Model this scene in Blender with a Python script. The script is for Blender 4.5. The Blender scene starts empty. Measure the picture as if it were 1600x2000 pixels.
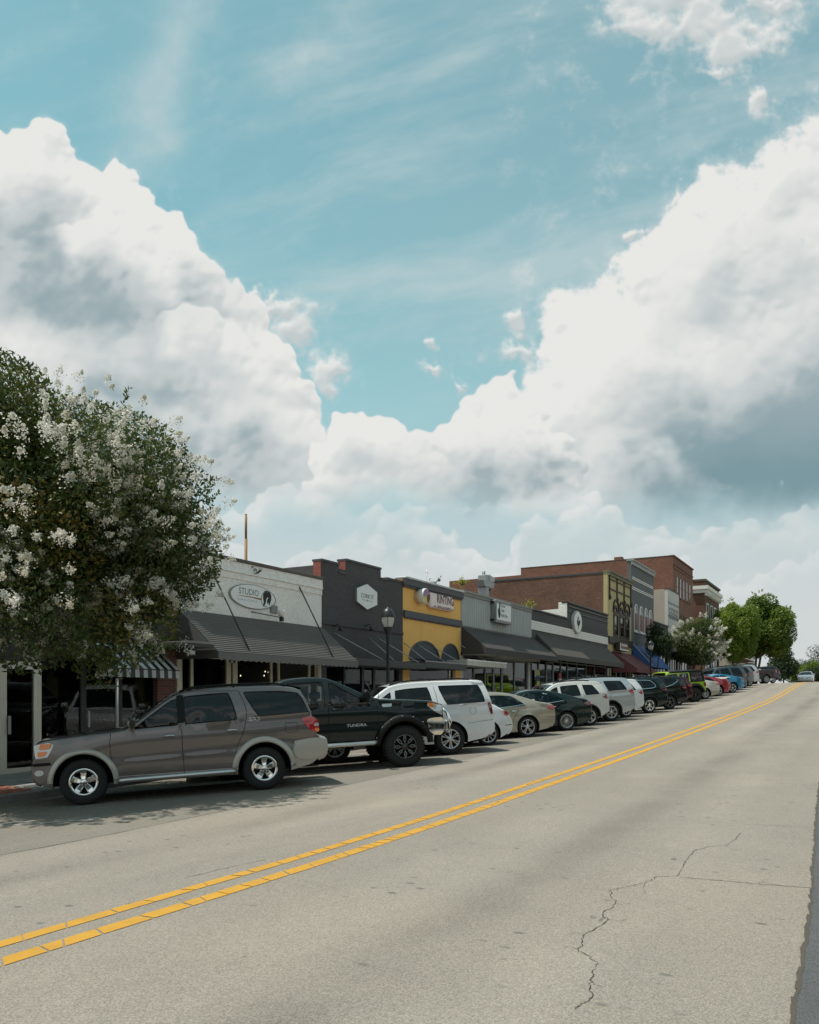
import bpy, bmesh, math, random
from mathutils import Vector, Matrix
from mathutils.geometry import delaunay_2d_cdt
import numpy as np

random.seed(11)
RNG = np.random.default_rng(11)
SC = bpy.context.scene
COL = SC.collection
R = math.radians

# ------------------------------------------------------------------ camera
# world: X runs up the street, Y across it towards the shops, Z up; the camera stands near the right-hand kerb
F_PX, HORIZON, VPX = 1581.0, 1362.0, 1695.0
CAM_Z = 1.70
TH = math.atan((VPX - 800.0) / F_PX)          # street axis lies this far right of the view axis
CT, ST = math.cos(TH), math.sin(TH)
cam_data = bpy.data.cameras.new('camera')
cam = bpy.data.objects.new('camera', cam_data)
COL.objects.link(cam)
SC.camera = cam
cam_data.sensor_fit = 'HORIZONTAL'
cam_data.sensor_width = 36.0
cam_data.lens = F_PX / 1600.0 * 36.0
cam_data.shift_y = (HORIZON - 1000.0) / 1600.0
cam_data.clip_start = 0.1
cam_data.clip_end = 20000.0
cam.location = (0, 0, CAM_Z)
cam.rotation_euler = (R(90), 0, TH - R(90))

SC.view_settings.view_transform = 'Standard'
SC.view_settings.look = 'None'
SC.view_settings.exposure = 0.0
SC.view_settings.gamma = 1.0
SC.view_settings.use_curve_mapping = False
SC.cycles.use_denoising = True
SC.cycles.max_bounces = 8
SC.cycles.transparent_max_bounces = 16
SC.cycles.caustics_reflective = False
SC.cycles.caustics_refractive = False
SC.cycles.sample_clamp_indirect = 4.0

# ------------------------------------------------------------------ sun
SUN_EL, SUN_AZ = R(69.0), math.atan2(0.86, -0.50)      # azimuth of the direction TO the sun, measured from +X towards +Y
sun_dir = Vector((math.cos(SUN_EL) * math.cos(SUN_AZ), math.cos(SUN_EL) * math.sin(SUN_AZ), math.sin(SUN_EL)))
sd = bpy.data.lights.new('sun', 'SUN')
sd.energy = 4.3
sd.angle = R(0.55)
sd.color = (1.0, 0.95, 0.87)
sun = bpy.data.objects.new('sun', sd)
COL.objects.link(sun)
sun.rotation_euler = sun_dir.to_track_quat('Z', 'Y').to_euler()
sun.location = (0, 0, 60)

# ------------------------------------------------------------------ node expression helper
class N:
    """A socket wrapped so that arithmetic builds Math nodes."""
    def __init__(s, nt, sock): s.nt, s.s = nt, sock
    def _m(s, op, *a, clamp=False):
        n = s.nt.nodes.new('ShaderNodeMath'); n.operation = op; n.use_clamp = clamp
        for i, v in enumerate((s,) + a):
            if isinstance(v, N): s.nt.links.new(v.s, n.inputs[i])
            else: n.inputs[i].default_value = v
        return N(s.nt, n.outputs[0])
    def __add__(s, o): return s._m('ADD', o)
    __radd__ = __add__
    def __mul__(s, o): return s._m('MULTIPLY', o)
    __rmul__ = __mul__
    def __sub__(s, o): return s._m('SUBTRACT', o)
    def __rsub__(s, o): return (s * -1.0) + o
    def __truediv__(s, o): return s._m('DIVIDE', o)
    def mx(s, o): return s._m('MAXIMUM', o)
    def mn(s, o): return s._m('MINIMUM', o)
    def sat(s): return s._m('ADD', 0.0, clamp=True)
    def pw(s, o): return s._m('POWER', o)
    def ab(s): return s._m('ABSOLUTE')
    def step(s, a, b):
        n = s.nt.nodes.new('ShaderNodeMapRange'); n.interpolation_type = 'SMOOTHSTEP'
        s.nt.links.new(s.s, n.inputs[0]); n.inputs[1].default_value = a; n.inputs[2].default_value = b
        return N(s.nt, n.outputs[0])
    def lin(s, a, b, c, d, clamp=True):
        n = s.nt.nodes.new('ShaderNodeMapRange'); n.clamp = clamp
        s.nt.links.new(s.s, n.inputs[0])
        for i, v in enumerate((a, b, c, d)): n.inputs[i + 1].default_value = v
        return N(s.nt, n.outputs[0])
def mixc(nt, f, a, b, blend='MIX'):
    n = nt.nodes.new('ShaderNodeMix'); n.data_type = 'RGBA'; n.blend_type = blend
    for i, v in ((0, f), (6, a), (7, b)):
        if isinstance(v, N): nt.links.new(v.s, n.inputs[i])
        elif isinstance(v, (int, float)): n.inputs[i].default_value = v
        else: n.inputs[i].default_value = (*v[:3], 1.0)
    return N(nt, n.outputs[2])
def vmath(nt, op, a, b=None, scale=None):
    n = nt.nodes.new('ShaderNodeVectorMath'); n.operation = op
    for i, v in ((0, a), (1, b)):
        if v is None: continue
        if isinstance(v, N): nt.links.new(v.s, n.inputs[i])
        else: n.inputs[i].default_value = v
    if scale is not None:
        if isinstance(scale, N): nt.links.new(scale.s, n.inputs[3])
        else: n.inputs[3].default_value = scale
    return N(nt, n.outputs['Value'] if op in ('DOT_PRODUCT', 'LENGTH', 'DISTANCE') else n.outputs[0])
def noise(nt, vec, scale, detail=4.0, rough=0.5, lac=2.0, dist=0.0, out=0):
    n = nt.nodes.new('ShaderNodeTexNoise')
    if vec is not None: nt.links.new(vec.s, n.inputs['Vector'])
    n.inputs['Scale'].default_value = scale; n.inputs['Detail'].default_value = detail
    n.inputs['Roughness'].default_value = rough; n.inputs['Lacunarity'].default_value = lac
    n.inputs['Distortion'].default_value = dist
    return N(nt, n.outputs[out])
def voro(nt, vec, scale, detail=0.0, rough=0.5, feature='SMOOTH_F1', smooth=0.4, out='Distance'):
    n = nt.nodes.new('ShaderNodeTexVoronoi'); n.feature = feature
    if vec is not None: nt.links.new(vec.s, n.inputs['Vector'])
    n.inputs['Scale'].default_value = scale
    if 'Detail' in n.inputs: n.inputs['Detail'].default_value = detail; n.inputs['Roughness'].default_value = rough
    if feature == 'SMOOTH_F1': n.inputs['Smoothness'].default_value = smooth
    n.normalize = True if hasattr(n, 'normalize') else False
    return N(nt, n.outputs[out])
def s2l(c):
    return tuple(((v / 255.0) / 12.92) if v / 255.0 <= 0.04045 else (((v / 255.0) + 0.055) / 1.055) ** 2.4 for v in c)

# ------------------------------------------------------------------ procedural cumulus field (numpy), mapped on the sky dome by direction
def gen_clouds(x0, x1, y0, y1, step, seed=5):
    """Cloud colour and cover on a tangent-plane grid (units: 1/1581 of the plane distance; y counts down, horizon at 1362)."""
    f4 = np.float32
    W, Hh = int((x1 - x0) / step), int((y1 - y0) / step)
    X, Y = np.meshgrid((x0 + step * (np.arange(W) + 0.5)).astype(f4), (y0 + step * (np.arange(Hh) + 0.5)).astype(f4))
    rng = np.random.default_rng(seed)
    def perlin(u, v, sd):
        r = np.random.default_rng(sd)
        ang = r.random((256, 256)).astype(f4) * f4(2 * np.pi)
        ga, gb = np.cos(ang), np.sin(ang)
        iu, iv = np.floor(u), np.floor(v)
        fu, fv = u - iu, v - iv
        iu = iu.astype(np.int32) & 255; iv = iv.astype(np.int32) & 255
        iu1, iv1 = (iu + 1) & 255, (iv + 1) & 255
        su = fu * fu * fu * (fu * (fu * 6 - 15) + 10); sv = fv * fv * fv * (fv * (fv * 6 - 15) + 10)
        n00 = ga[iv, iu] * fu + gb[iv, iu] * fv
        n10 = ga[iv, iu1] * (fu - 1) + gb[iv, iu1] * fv
        n01 = ga[iv1, iu] * fu + gb[iv1, iu] * (fv - 1)
        n11 = ga[iv1, iu1] * (fu - 1) + gb[iv1, iu1] * (fv - 1)
        a = n00 + su * (n10 - n00); b = n01 + su * (n11 - n01)
        return (a + sv * (b - a)) * f4(1.5)
    def fbm(size, octs, sd, rough=0.5, sx=1.0, u=None, v=None):
        u = (X if u is None else u); v = (Y if v is None else v)
        s = np.zeros_like(X); amp, tot, sc = 1.0, 0.0, 1.0 / size
        for o in range(octs):
            s += f4(amp) * perlin(u * f4(sc * sx) + 17.3 * o + 500, v * f4(sc) + 9.1 * o + 500, sd + o)
            tot += amp; amp *= rough; sc *= 2.03
        return s / f4(tot)
    def blur(a, sig):
        r = max(1, int(sig / step * 1.2))
        for _ in range(3):
            for ax in (0, 1):
                p = np.pad(a, [(r + 1, r) if i == ax else (0, 0) for i in (0, 1)], mode='edge')
                c = np.cumsum(p, axis=ax, dtype=np.float64)
                n = a.shape[ax]
                hi = np.take(c, np.arange(2 * r + 1, 2 * r + 1 + n), axis=ax); lo = np.take(c, np.arange(0, n), axis=ax)
                a = ((hi - lo) / (2 * r + 1)).astype(f4)
        return a
    def sm(a, b, t):
        t = np.clip((t - a) / (b - a), 0, 1); return t * t * (3 - 2 * t)
    wx = fbm(120, 5, 11, 0.55); wy = fbm(120, 5, 31, 0.55)
    wx2 = fbm(34, 4, 51, 0.55); wy2 = fbm(34, 4, 71, 0.55)
    lowA = fbm(430, 3, 91); lowB = fbm(190, 4, 111, 0.55); mid = fbm(75, 5, 131, 0.58)
    wisp = fbm(90, 6, 151, 0.66)
    # warped sample positions
    wx3 = fbm(13, 2, 191); wy3 = fbm(13, 2, 201)
    U = X + wx * 46 + wx2 * 21 + wx3 * 9; V = Y + wy * 46 + wy2 * 21 + wy3 * 9
    def lobes(pts, rmin, rmax, n_edge, n_in, depth, sd, inr=(50, 120)):
        """Heap of round lobes under a top line: returns the height field of their union."""
        r = np.random.default_rng(sd)
        px = np.array([p[0] for p in pts], float); py = np.array([p[1] for p in pts], float)
        seg = np.hypot(np.diff(px), np.diff(py)); cum = np.concatenate([[0], np.cumsum(seg)])
        S = []
        for k in range(n_edge):
            t = r.random() * cum[-1]; x = np.interp(t, cum, px); y = np.interp(t, cum, py)
            rad = rmin + (rmax - rmin) * r.random() ** 2
            S.append((x, y + rad * (0.35 + 0.95 * r.random()) + 6, rad, rad * 0.5))
        for k in range(n_in):
            x = r.uniform(px[0], px[-1]); y = np.interp(x, px, py)
            dd = r.random() ** 0.8 * depth
            rad = inr[0] + (inr[1] - inr[0]) * r.random()
            S.append((x, y + rad + dd, rad, 30 + dd * 0.25))
        H = np.full_like(X, -1.0)
        for (cx, cy, rad, z0) in S:
            m = rad + 70
            i0, i1 = int((cx - m - x0) / step), int((cx + m - x0) / step); j0, j1 = int((cy - m - y0) / step), int((cy + m - y0) / step)
            i0, j0 = max(0, i0), max(0, j0); i1, j1 = min(W, i1), min(Hh, j1)
            if i0 >= i1 or j0 >= j1: continue
            q = rad * rad - (U[j0:j1, i0:i1] - f4(cx)) ** 2 - (V[j0:j1, i0:i1] - f4(cy)) ** 2
            h = np.where(q > 0, np.sqrt(np.maximum(q, 0)) + f4(z0), f4(-1.0))
            np.maximum(H[j0:j1, i0:i1], h, out=H[j0:j1, i0:i1])
        return H
    def top_at(pts):
        return np.interp(X, [p[0] for p in pts], [p[1] for p in pts]).astype(f4)
    def shade(H, a, d, depth, contrast=1.0, bias=0.0, sd=0, lowgrey=0.5):
        Hs = blur(np.maximum(H, 0) + mid * 12 + lowB * 30, 4.0)
        gy, gx = np.gradient(Hs, step)
        gx = np.clip(gx, -2.2, 2.2); gy = np.clip(gy, -2.2, 2.2)
        inv = 1.0 / np.sqrt(gx * gx + gy * gy + 0.9)
        lam = (gx * 0.32 + gy * 0.80) * inv          # light from above and a little from the left
        Hb = blur(np.maximum(H, 0), 34.0); gy2, gx2 = np.gradient(Hb, step)
        lam2 = np.clip((gx2 * 0.3 + gy2 * 0.85) * 1.3, -1, 1)
        t = 1.0 - np.exp(-np.maximum(d, 0) / depth)
        g = 0.20 + t * (lowgrey - 0.12 + 0.75 * lowA + 0.70 * lowB) + 0.12 * mid * (0.5 + t) - contrast * (0.44 * lam + 0.34 * lam2) * (1.0 - 0.45 * t) + bias
        return np.clip(g, 0, 1.25)
    WHITE, GREY, BASE = [np.array(c, f4) for c in ((232, 232, 229), (176, 187, 190), (124, 152, 160))]
    rgb = np.zeros((Hh, W, 3), f4); cov = np.zeros_like(X)
    def over(c, a):
        nonlocal rgb, cov
        a3 = a[..., None]
        newc = cov * (1 - a) + a
        rgb = np.where(newc[..., None] > 1e-5, (rgb * (cov * (1 - a))[..., None] + c * a3) / np.maximum(newc, 1e-5)[..., None], c)
        cov = newc
    def ramp(g, base=0.0):
        c = WHITE + (GREY - WHITE) * np.clip(g, 0, 1)[..., None]
        return c + (BASE - c) * np.clip(np.maximum(g - 0.82, 0) * 1.2 + base, 0, 1)[..., None]
    # ---- loose puffs
    P = np.full_like(X, -9.0)
    for (cx, cy, sx, sy, w) in [(1290, -5, 140, 74, 1), (1440, 85, 112, 70, 1), (1370, 40, 90, 60, 1), (1505, -25, 90, 36, 1), (1250, 52, 50, 42, .9), (1490, 195, 32, 36, .85), (1385, 150, 60, 26, .7),
                               (1005, 625, 26, 34, .95), (1060, 632, 26, 26, .75), (1222, 462, 34, 18, .85), (1320, 385, 12, 28, .85), (856, 680, 18, 20, .7), (850, 720, 60, 16, .6), (900, 730, 16, 32, .72),
                               (585, 650, 66, 62, .95), (545, 615, 40, 34, .95), (640, 720, 50, 66, .9), (1150, 560, 40, 30, .8), (500, 580, 26, 20, .8), (1020, 690, 70, 26, .75),
                               (-260, 60, 160, 60, .9), (1950, 60, 190, 80, .95), (2150, -250, 150, 60, .9), (-500, -300, 200, 70, .85)]:
        q = 1.0 - np.sqrt(((U - cx) / sx) ** 2 + ((V - cy) / sy) ** 2)
        P = np.maximum(P, q - (1 - w))
    pd = P * 1.1 + 0.08 + wisp * 0.95 + mid * 0.35
    pa = np.clip(sm(0.0, 0.8, pd) * 0.95 + 0.25 * sm(-0.55, 0.3, pd) * np.clip(0.5 + wisp, 0, 1), 0, 0.95)
    gy, gx = np.gradient(blur(np.clip(pd, 0, 0.8) * 60, 4), step)
    pg = np.clip(0.18 + 0.35 * np.clip(pd, 0, 1) - 0.5 * (gy * 0.8 + gx * 0.3) + 0.3 * lowB + (Y > 480) * 0.1, 0, 0.8)
    over(ramp(pg * 0.8), pa)
    # ---- the two big masses and what continues them out of view
    left = [(-900, 420), (-700, 300), (-560, 420), (-420, 330), (-260, 180), (-120, 150), (-20, 238), (20, 300), (45, 262), (90, 250), (140, 292), (200, 338), (235, 338), (300, 385), (350, 425), (375, 480), (410, 540), (470, 570), (520, 625), (548, 700), (585, 740), (620, 800), (655, 870), (700, 930)]
    right = [(985, 860), (1030, 740), (1075, 700), (1090, 590), (1170, 545), (1250, 490), (1290, 440), (1350, 390), (1400, 340), (1490, 315), (1560, 246), (1640, 270), (1760, 190), (1900, 260), (2050, 380), (2200, 300), (2400, 400), (2500, 380)]
    for pts, sd, base, edge, wsp, depth, lg in ((left, 3, 985, 9, 0.45, 150, 0.50), (right, 4, 985, 17, 1.5, 210, 0.45)):
        H = lobes(pts, 11, 58, 190, 300, 420, sd)
        tp = top_at(pts)
        inx = sm(-20, 20, X - pts[0][0]) * sm(-20, 20, pts[-1][0] - X)
        d = (V - tp) + 0
        core = (d - 62) * inx
        fieldv = np.maximum(np.where(H > 0, np.minimum(H - 0, 40), -30), np.clip(core, -60, 60))
        fieldv = blur(fieldv.astype(f4), edge * 0.5) + wisp * 42 * wsp + mid * (11 + 9 * wsp) + wx2 * 8
        a = sm(0, 1, fieldv / (edge * (1.5 + 2.2 * np.clip(lowB + 0.1, 0, 1))))
        a = np.maximum(a, 0.42 * sm(-34, 8, fieldv) * np.clip(0.35 + 1.3 * wisp + 0.5 * mid, 0, 1) * (0.35 + 0.65 * min(1.0, wsp)))
        a = a * inx
        bz = base + lowB * 40 + mid * 16 + (X - 800) * 0.02
        a = a * (1 - sm(-60, 50, Y - bz))
        g = shade(H, a, Y - tp, depth, 1.0, 0.02, sd, lg)
        if pts is right:
            bs = sm(-250, -15, Y - bz) * sm(1120, 1480, X)
            g = g + 0.42 * bs
            for (cx, cy, sx, sy, w) in ((1420, 800, 190, 120, .30), (1540, 700, 120, 120, .18), (1300, 880, 150, 60, .22), (1180, 640, 90, 60, -.15), (1480, 420, 120, 60, -.12)):
                g = g + w * np.exp(-(((U - cx) / sx) ** 2 + ((V - cy) / sy) ** 2))
        else:
            # the grey heart of the left mass, and its paler belly
            for (cx, cy, sx, sy, w) in ((150, 540, 190, 90, .42), (40, 450, 120, 70, .35), (380, 600, 110, 70, .2), (430, 860, 190, 60, .30), (330, 730, 140, 60, .12), (250, 440, 150, 60, -.35), (90, 700, 170, 60, -.22), (520, 780, 90, 80, -.2)):
                g = g + w * np.exp(-(((U - cx) / sx) ** 2 + ((V - cy) / sy) ** 2))
            bs = sm(-90, 10, Y - bz) * 0.6
        g = np.clip(g, 0, 1.25)
        over(ramp(g, bs * (0.62 if pts is right else 0.16)), np.clip(a, 0, 1))
    # ---- brighter heaps standing in front of the grey of the big masses
    def heap(pts, n, rr, sd, fall, edge, opq=0.95, grey=0.3):
        H = lobes(pts, rr[0], rr[1], n, n // 2, fall * 0.5, sd, (rr[1] * 0.7, rr[1] * 1.4))
        tp = top_at(pts)
        inx = sm(0, 45, X - pts[0][0] + wx * 30) * sm(0, 45, pts[-1][0] - X + wx * 30)
        fv = np.maximum(np.where(H > 0, np.minimum(H, 40), -30), np.clip(V - tp - 40, -60, 60))
        fv = blur(fv.astype(f4), edge * 0.5) + mid * 10 + wisp * 8
        a = sm(0, edge * 2.2, fv) * inx * (1 - sm(0.25 * fall, fall, Y - tp + lowB * fall * 0.8)) * opq
        g = shade(H, a, Y - tp, fall * 0.9, 1.0, -0.04, sd, grey)
        over(ramp(np.clip(g, 0, 0.9)), np.clip(a, 0, 1))
    heap([(105, 500), (130, 460), (160, 430), (215, 405), (270, 415), (310, 470), (345, 540), (372, 590)], 90, (8, 34), 41, 130, 9)
    heap([(-60, 300), (0, 285), (45, 300), (100, 318), (150, 345)], 60, (8, 30), 42, 90, 10, 0.8)
    heap([(295, 640), (320, 610), (360, 590), (420, 600), (470, 650), (520, 720), (560, 800)], 90, (8, 32), 43, 150, 10, 0.85)
    heap([(150, 790), (240, 760), (330, 770), (400, 800), (500, 770), (580, 820), (640, 880)], 80, (12, 40), 44, 150, 22, 0.6)
    heap([(-200, 690), (-60, 640), (60, 600), (130, 640), (230, 620), (300, 680)], 70, (14, 46), 45, 190, 26, 0.55)
    heap([(1080, 760), (1130, 690), (1200, 640), (1290, 600), (1350, 610), (1420, 660)], 90, (12, 44), 46, 190, 22, 0.75, 0.22)
    heap([(1100, 900), (1160, 840), (1230, 820), (1300, 850), (1350, 900)], 70, (10, 36), 47, 110, 20, 0.65)
    heap([(1260, 560), (1340, 480), (1420, 430), (1520, 420), (1620, 380), (1800, 400)], 90, (14, 46), 48, 170, 18, 0.75, 0.2)
    # ---- the middle heap
    midp = [(560, 985), (625, 930), (650, 860), (662, 812), (690, 785), (730, 790), (770, 812), (830, 838), (870, 832), (895, 790), (915, 755), (945, 745), (975, 720), (1005, 722), (1035, 775), (1065, 830), (1095, 885), (1150, 960), (1190, 985)]
    H = lobes(midp, 8, 38, 80, 110, 170, 8, (28, 64))
    tp = top_at(midp); inx = sm(0, 30, X - 560) * sm(0, 30, 1190 - X)
    fieldv = np.maximum(np.where(H > 0, np.minimum(H, 40), -30), np.clip((V - tp - 42), -60, 60))
    fieldv = blur(fieldv.astype(f4), 3.5) + mid * 9 + wisp * 6
    a = sm(0, 1, fieldv / (13 + 16 * np.clip(lowB + 0.2, 0, 1))) * inx * (1 - sm(-70, 60, Y - (985 + lowB * 90)))
    g = shade(H, a, Y - tp, 85, 1.05, 0.0, 8, 0.34)
    for (cx, cy, sx, sy, w) in ((985, 915, 90, 42, .55), (1100, 935, 70, 30, .35), (900, 960, 120, 30, .2), (760, 900, 70, 40, .18), (700, 830, 60, 40, -.15), (940, 790, 50, 40, -.1)):
        g = g + w * np.exp(-(((U - cx) / sx) ** 2 + ((V - cy) / sy) ** 2))
    over(ramp(np.clip(g, 0, 1.05)), a)
    # ---- rows of small far heaps above the horizon, paler with distance
    def row(pts, n, rr, sd, amt, hazec, haze, opq, edge=9):
        nonlocal rgb, cov
        H = lobes(pts, rr[0], rr[1], n, n // 2, 60, sd, (20, 46))
        tp = top_at(pts)
        fieldv = np.maximum(np.where(H > 0, np.minimum(H, 40), -30), np.clip((V - tp - 22), -60, 60))
        fieldv = blur(fieldv.astype(f4), 4.5) + mid * 10 + wisp * 10
        a = sm(0, edge * 2.4, fieldv) * opq * np.clip(0.75 + 1.1 * lowB, 0.25, 1)
        g = shade(H, a, Y - tp, 70, 0.9, 0.0, sd, amt)
        c = ramp(np.clip(g, 0, 0.8))
        c = c + (np.array(hazec, f4) - c) * f4(haze)
        a = a * (1 - 0.8 * sm(15, 110, Y - tp + lowB * 40))
        over(c, np.clip(a, 0, 1))
    ext = lambda mid_, y, k: [(-900, y + 20), (-600, y - 30), (-300, y + 15)] + mid_ + [(1850, y - 20), (2100, y + 25), (2500, y)]
    row(ext([(-100, 980), (200, 985), (350, 960), (410, 955), (450, 975), (500, 990), (530, 942), (570, 930), (620, 935), (665, 970), (720, 985), (800, 990), (850, 1000), (905, 1060), (960, 1090), (1010, 1075), (1020, 1000), (1060, 985), (1130, 990), (1200, 995), (1260, 1015), (1330, 1020), (1420, 1012), (1520, 1005), (1600, 990)], 985, 1), 130, (9, 30), 21, 0.30, (214, 218, 218), 0.3, 0.8)
    row(ext([(-100, 1080), (300, 1075), (420, 1040), (480, 1060), (560, 1085), (640, 1045), (700, 1035), (760, 1065), (860, 1085), (930, 1070), (1000, 1090), (1150, 1085), (1250, 1075), (1330, 1085), (1420, 1110), (1500, 1105), (1540, 1075), (1600, 1068)], 1078, 1), 130, (8, 24), 22, 0.26, (213, 217, 217), 0.45, 0.7)
    # cirrus veil (thin, streaked)
    cu = X * 0.55 + Y * 0.85; cv = Y * 1.0 + X * 0.24
    st = fbm(1.0, 6, 171, 0.6, 1.0, (X * 0.0016 - Y * 0.0006), (Y + 0.30 * X) * 0.0068 + lowA * 0.35)
    veil = sm(-0.25, 0.75, st) * sm(980, 600, Y) * (0.35 + 0.65 * sm(250, 700, X))
    bx = 285 + (Y - 240) * -0.36 + 40 * lowB
    plume = np.exp(-((X - bx + wx * 60) / 70) ** 2) * sm(400, 330, Y) * sm(-260, 60, Y) * (0.75 + 0.9 * lowB + 0.5 * wisp)
    plume2 = np.exp(-((X - 560 - (150 - Y) * 0.9) / 80) ** 2) * sm(210, 130, Y) * (0.5 + 0.8 * wisp)
    veil = np.clip((0.10 + 0.10 * sm(200, 1100, X) + 0.10 * sm(200, 800, Y)) * sm(1000, 600, Y) + 0.50 * veil + 0.42 * np.clip(plume, 0, 1) + 0.3 * np.clip(plume2, 0, 1), 0, 0.6)
    ca = np.clip(veil, 0, 1) * (1 - cov)
    tot = cov + ca
    rgb = (rgb * cov[..., None] + np.array((203, 214, 214), f4) * ca[..., None]) / np.maximum(tot, 1e-5)[..., None]
    cov = np.clip(tot, 0, 1)
    s = np.clip(rgb / 255.0, 0, 1)
    lin = np.where(s <= 0.04045, s / 12.92, ((s + 0.055) / 1.055) ** 2.4)
    return lin.astype(f4), cov.astype(f4), W, Hh

# ------------------------------------------------------------------ world: Nishita sky, cumulus and cirrus by direction
def build_sky():
    world = bpy.data.worlds.new('World')
    SC.world = world
    world.use_nodes = True
    nt = world.node_tree
    nt.nodes.clear()
    out = nt.nodes.new('ShaderNodeOutputWorld')
    bg = nt.nodes.new('ShaderNodeBackground')
    nt.links.new(bg.outputs[0], out.inputs[0])
    sky = nt.nodes.new('ShaderNodeTexSky')
    sky.sky_type = 'NISHITA'; sky.sun_disc = False
    sky.sun_elevation = SUN_EL
    sky.sun_rotation = math.atan2(sun_dir.x, sun_dir.y)
    sky.air_density = 1.0; sky.dust_density = 0.7; sky.ozone_density = 1.0; sky.altitude = 200.0
    tc = nt.nodes.new('ShaderNodeTexCoord')
    D = vmath(nt, 'NORMALIZE', N(nt, tc.outputs['Generated']))
    fx = vmath(nt, 'DOT_PRODUCT', D, (CT, ST, 0.0))
    rx = vmath(nt, 'DOT_PRODUCT', D, (ST, -CT, 0.0))
    zx = vmath(nt, 'DOT_PRODUCT', D, (0.0, 0.0, 1.0))
    az = rx._m('ARCTAN2', fx)
    el = zx._m('ARCSINE')
    eld = el * (180.0 / math.pi)
    q = math.pi / 6
    azp = (az + (q + math.pi * 2))._m('PINGPONG', 2 * q) - q      # the cloud field repeats, mirrored, every sixth of a turn
    CX0, CX1, CY0, CY1 = 800 - 913, 800 + 913, -500, 1420
    px = azp._m('TANGENT') * F_PX + 800.0
    py = el.mn(1.2)._m('TANGENT') / azp._m('COSINE') * -F_PX + HORIZON
    uv = nt.nodes.new('ShaderNodeCombineXYZ')
    nt.links.new(px.lin(CX0, CX1, 0.0, 1.0, False).s, uv.inputs[0])
    nt.links.new(py.lin(CY1, CY0, 0.0, 1.0, False).s, uv.inputs[1])
    lin, cov, W, H = gen_clouds(CX0, CX1, CY0, CY1, 1.9)
    buf = np.concatenate([lin, cov[..., None]], axis=2)[::-1].astype(np.float32)
    img = bpy.data.images.new('cloud_field', W, H, alpha=True, float_buffer=True)
    img.alpha_mode = 'CHANNEL_PACKED'
    img.pixels.foreach_set(np.ascontiguousarray(buf).ravel())
    img.update()
    it = nt.nodes.new('ShaderNodeTexImage')
    it.image = img; it.extension = 'EXTEND'; it.interpolation = 'Cubic'
    nt.links.new(uv.outputs[0], it.inputs[0])
    tint = mixc(nt, 1.0, N(nt, sky.outputs[0]), SKY_TINT, 'MULTIPLY')
    air = mixc(nt, eld.step(9.0, 26.0), mixc(nt, eld.step(4.0, 15.0), s2l((207, 212, 212)), s2l((178, 202, 208))), tint)      # humid air near the horizon
    a = N(nt, it.outputs['Alpha']) * py.step(-495.0, -180.0) * eld.step(-2.0, 0.5)
    # unseen overhead white, added to lift the ambient light on the fronts
    over_ = (1.0 - py.step(-495.0, -180.0)) * noise(nt, D, 3.0, 4.0, 0.6).step(0.35, 0.7) * 0.6
    air = mixc(nt, over_, air, s2l((222, 224, 223)))
    col = mixc(nt, a, air, N(nt, it.outputs['Color']))
    nt.links.new(col.s, bg.inputs['Color'])
    bg.inputs['Strength'].default_value = 1.0
    world.cycles.sampling_method = 'MANUAL'
    world.cycles.sample_map_resolution = 512
SKY_TINT = (0.122, 0.195, 0.133)       # sky strength about 0.1, leaning to the teal of the photograph
build_sky()
# ------------------------------------------------------------------ ground shape
_zx = [-60, -20, 0, 3.2, 5, 8.5, 11.7, 17.5, 22.7, 31.3, 40, 48.8, 58, 66, 72, 77, 84, 95, 122, 150, 180, 240, 400, 3000]
_zz = [-1.75, -1.68, -1.64, -1.62, -1.62, -1.58, -1.49, -1.335, -1.17, -0.89, -0.58, -0.23, 0.24, 0.74, 1.08, 1.28, 1.43, 1.63, 2.08, 2.50, 2.6, 1.5, -4.0, -60.0]
def zc(x):
    """height of the street's centre line, smoothed"""
    return float(np.mean([np.interp(x + o, _zx, _zz) for o in (-2.0, -1.0, 0.0, 1.0, 2.0)])) + CAM_Z
def bend(x):
    u = max(0.0, x - 150.0)
    return 0.002 * u * u if u < 100 else 20.0 + (u - 100.0) * 0.4
YC, YK, YF = 4.8, 13.3, 16.0             # centre line, kerb, shop fronts (distance across the street)
def gz(x, y):
    """street surface height"""
    v = y - bend(x)
    if v >= YC: dz = -0.03 * (min(v, 8.5) - YC) - 0.045 * max(0.0, min(v, YK + 0.3) - 8.5)
    else: dz = -0.02 * (YC - max(v, -3.0))
    return zc(x) + dz
def swz(x, y):
    """pavement height beside the shops"""
    return gz(x, YK + bend(x)) + 0.15 + 0.02 * (y - bend(x) - YK)
# picture position of the photograph -> place in the world, used to measure the scene
def at(px, Y):
    t = (px - 800.0) / F_PX
    return Y * (CT + t * ST) / (ST - t * CT)
def yat(px, X):
    t = (px - 800.0) / F_PX
    return X * (ST - t * CT) / (CT + t * ST)
def dep(X, Y): return X * CT + Y * ST
def zat(py, X, Y): return CAM_Z + (HORIZON - py) / F_PX * dep(X, Y)
def on_ground(px, py, lift=0.0):
    """where the sight line through a point of the photograph meets the street"""
    t, w = (px - 800.0) / F_PX, (HORIZON - py) / F_PX
    lo, hi = 1.0, 260.0
    f = lambda d: CAM_Z + w * d - (gz(d * (CT + t * ST), d * (ST - t * CT)) + lift)
    d = lo
    while d < hi and f(d) > 0: d += 0.25
    a, b = d - 0.25, d
    for _ in range(30):
        m = (a + b) / 2
        if f(m) > 0: a = m
        else: b = m
    return (a * (CT + t * ST), a * (ST - t * CT))

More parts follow.
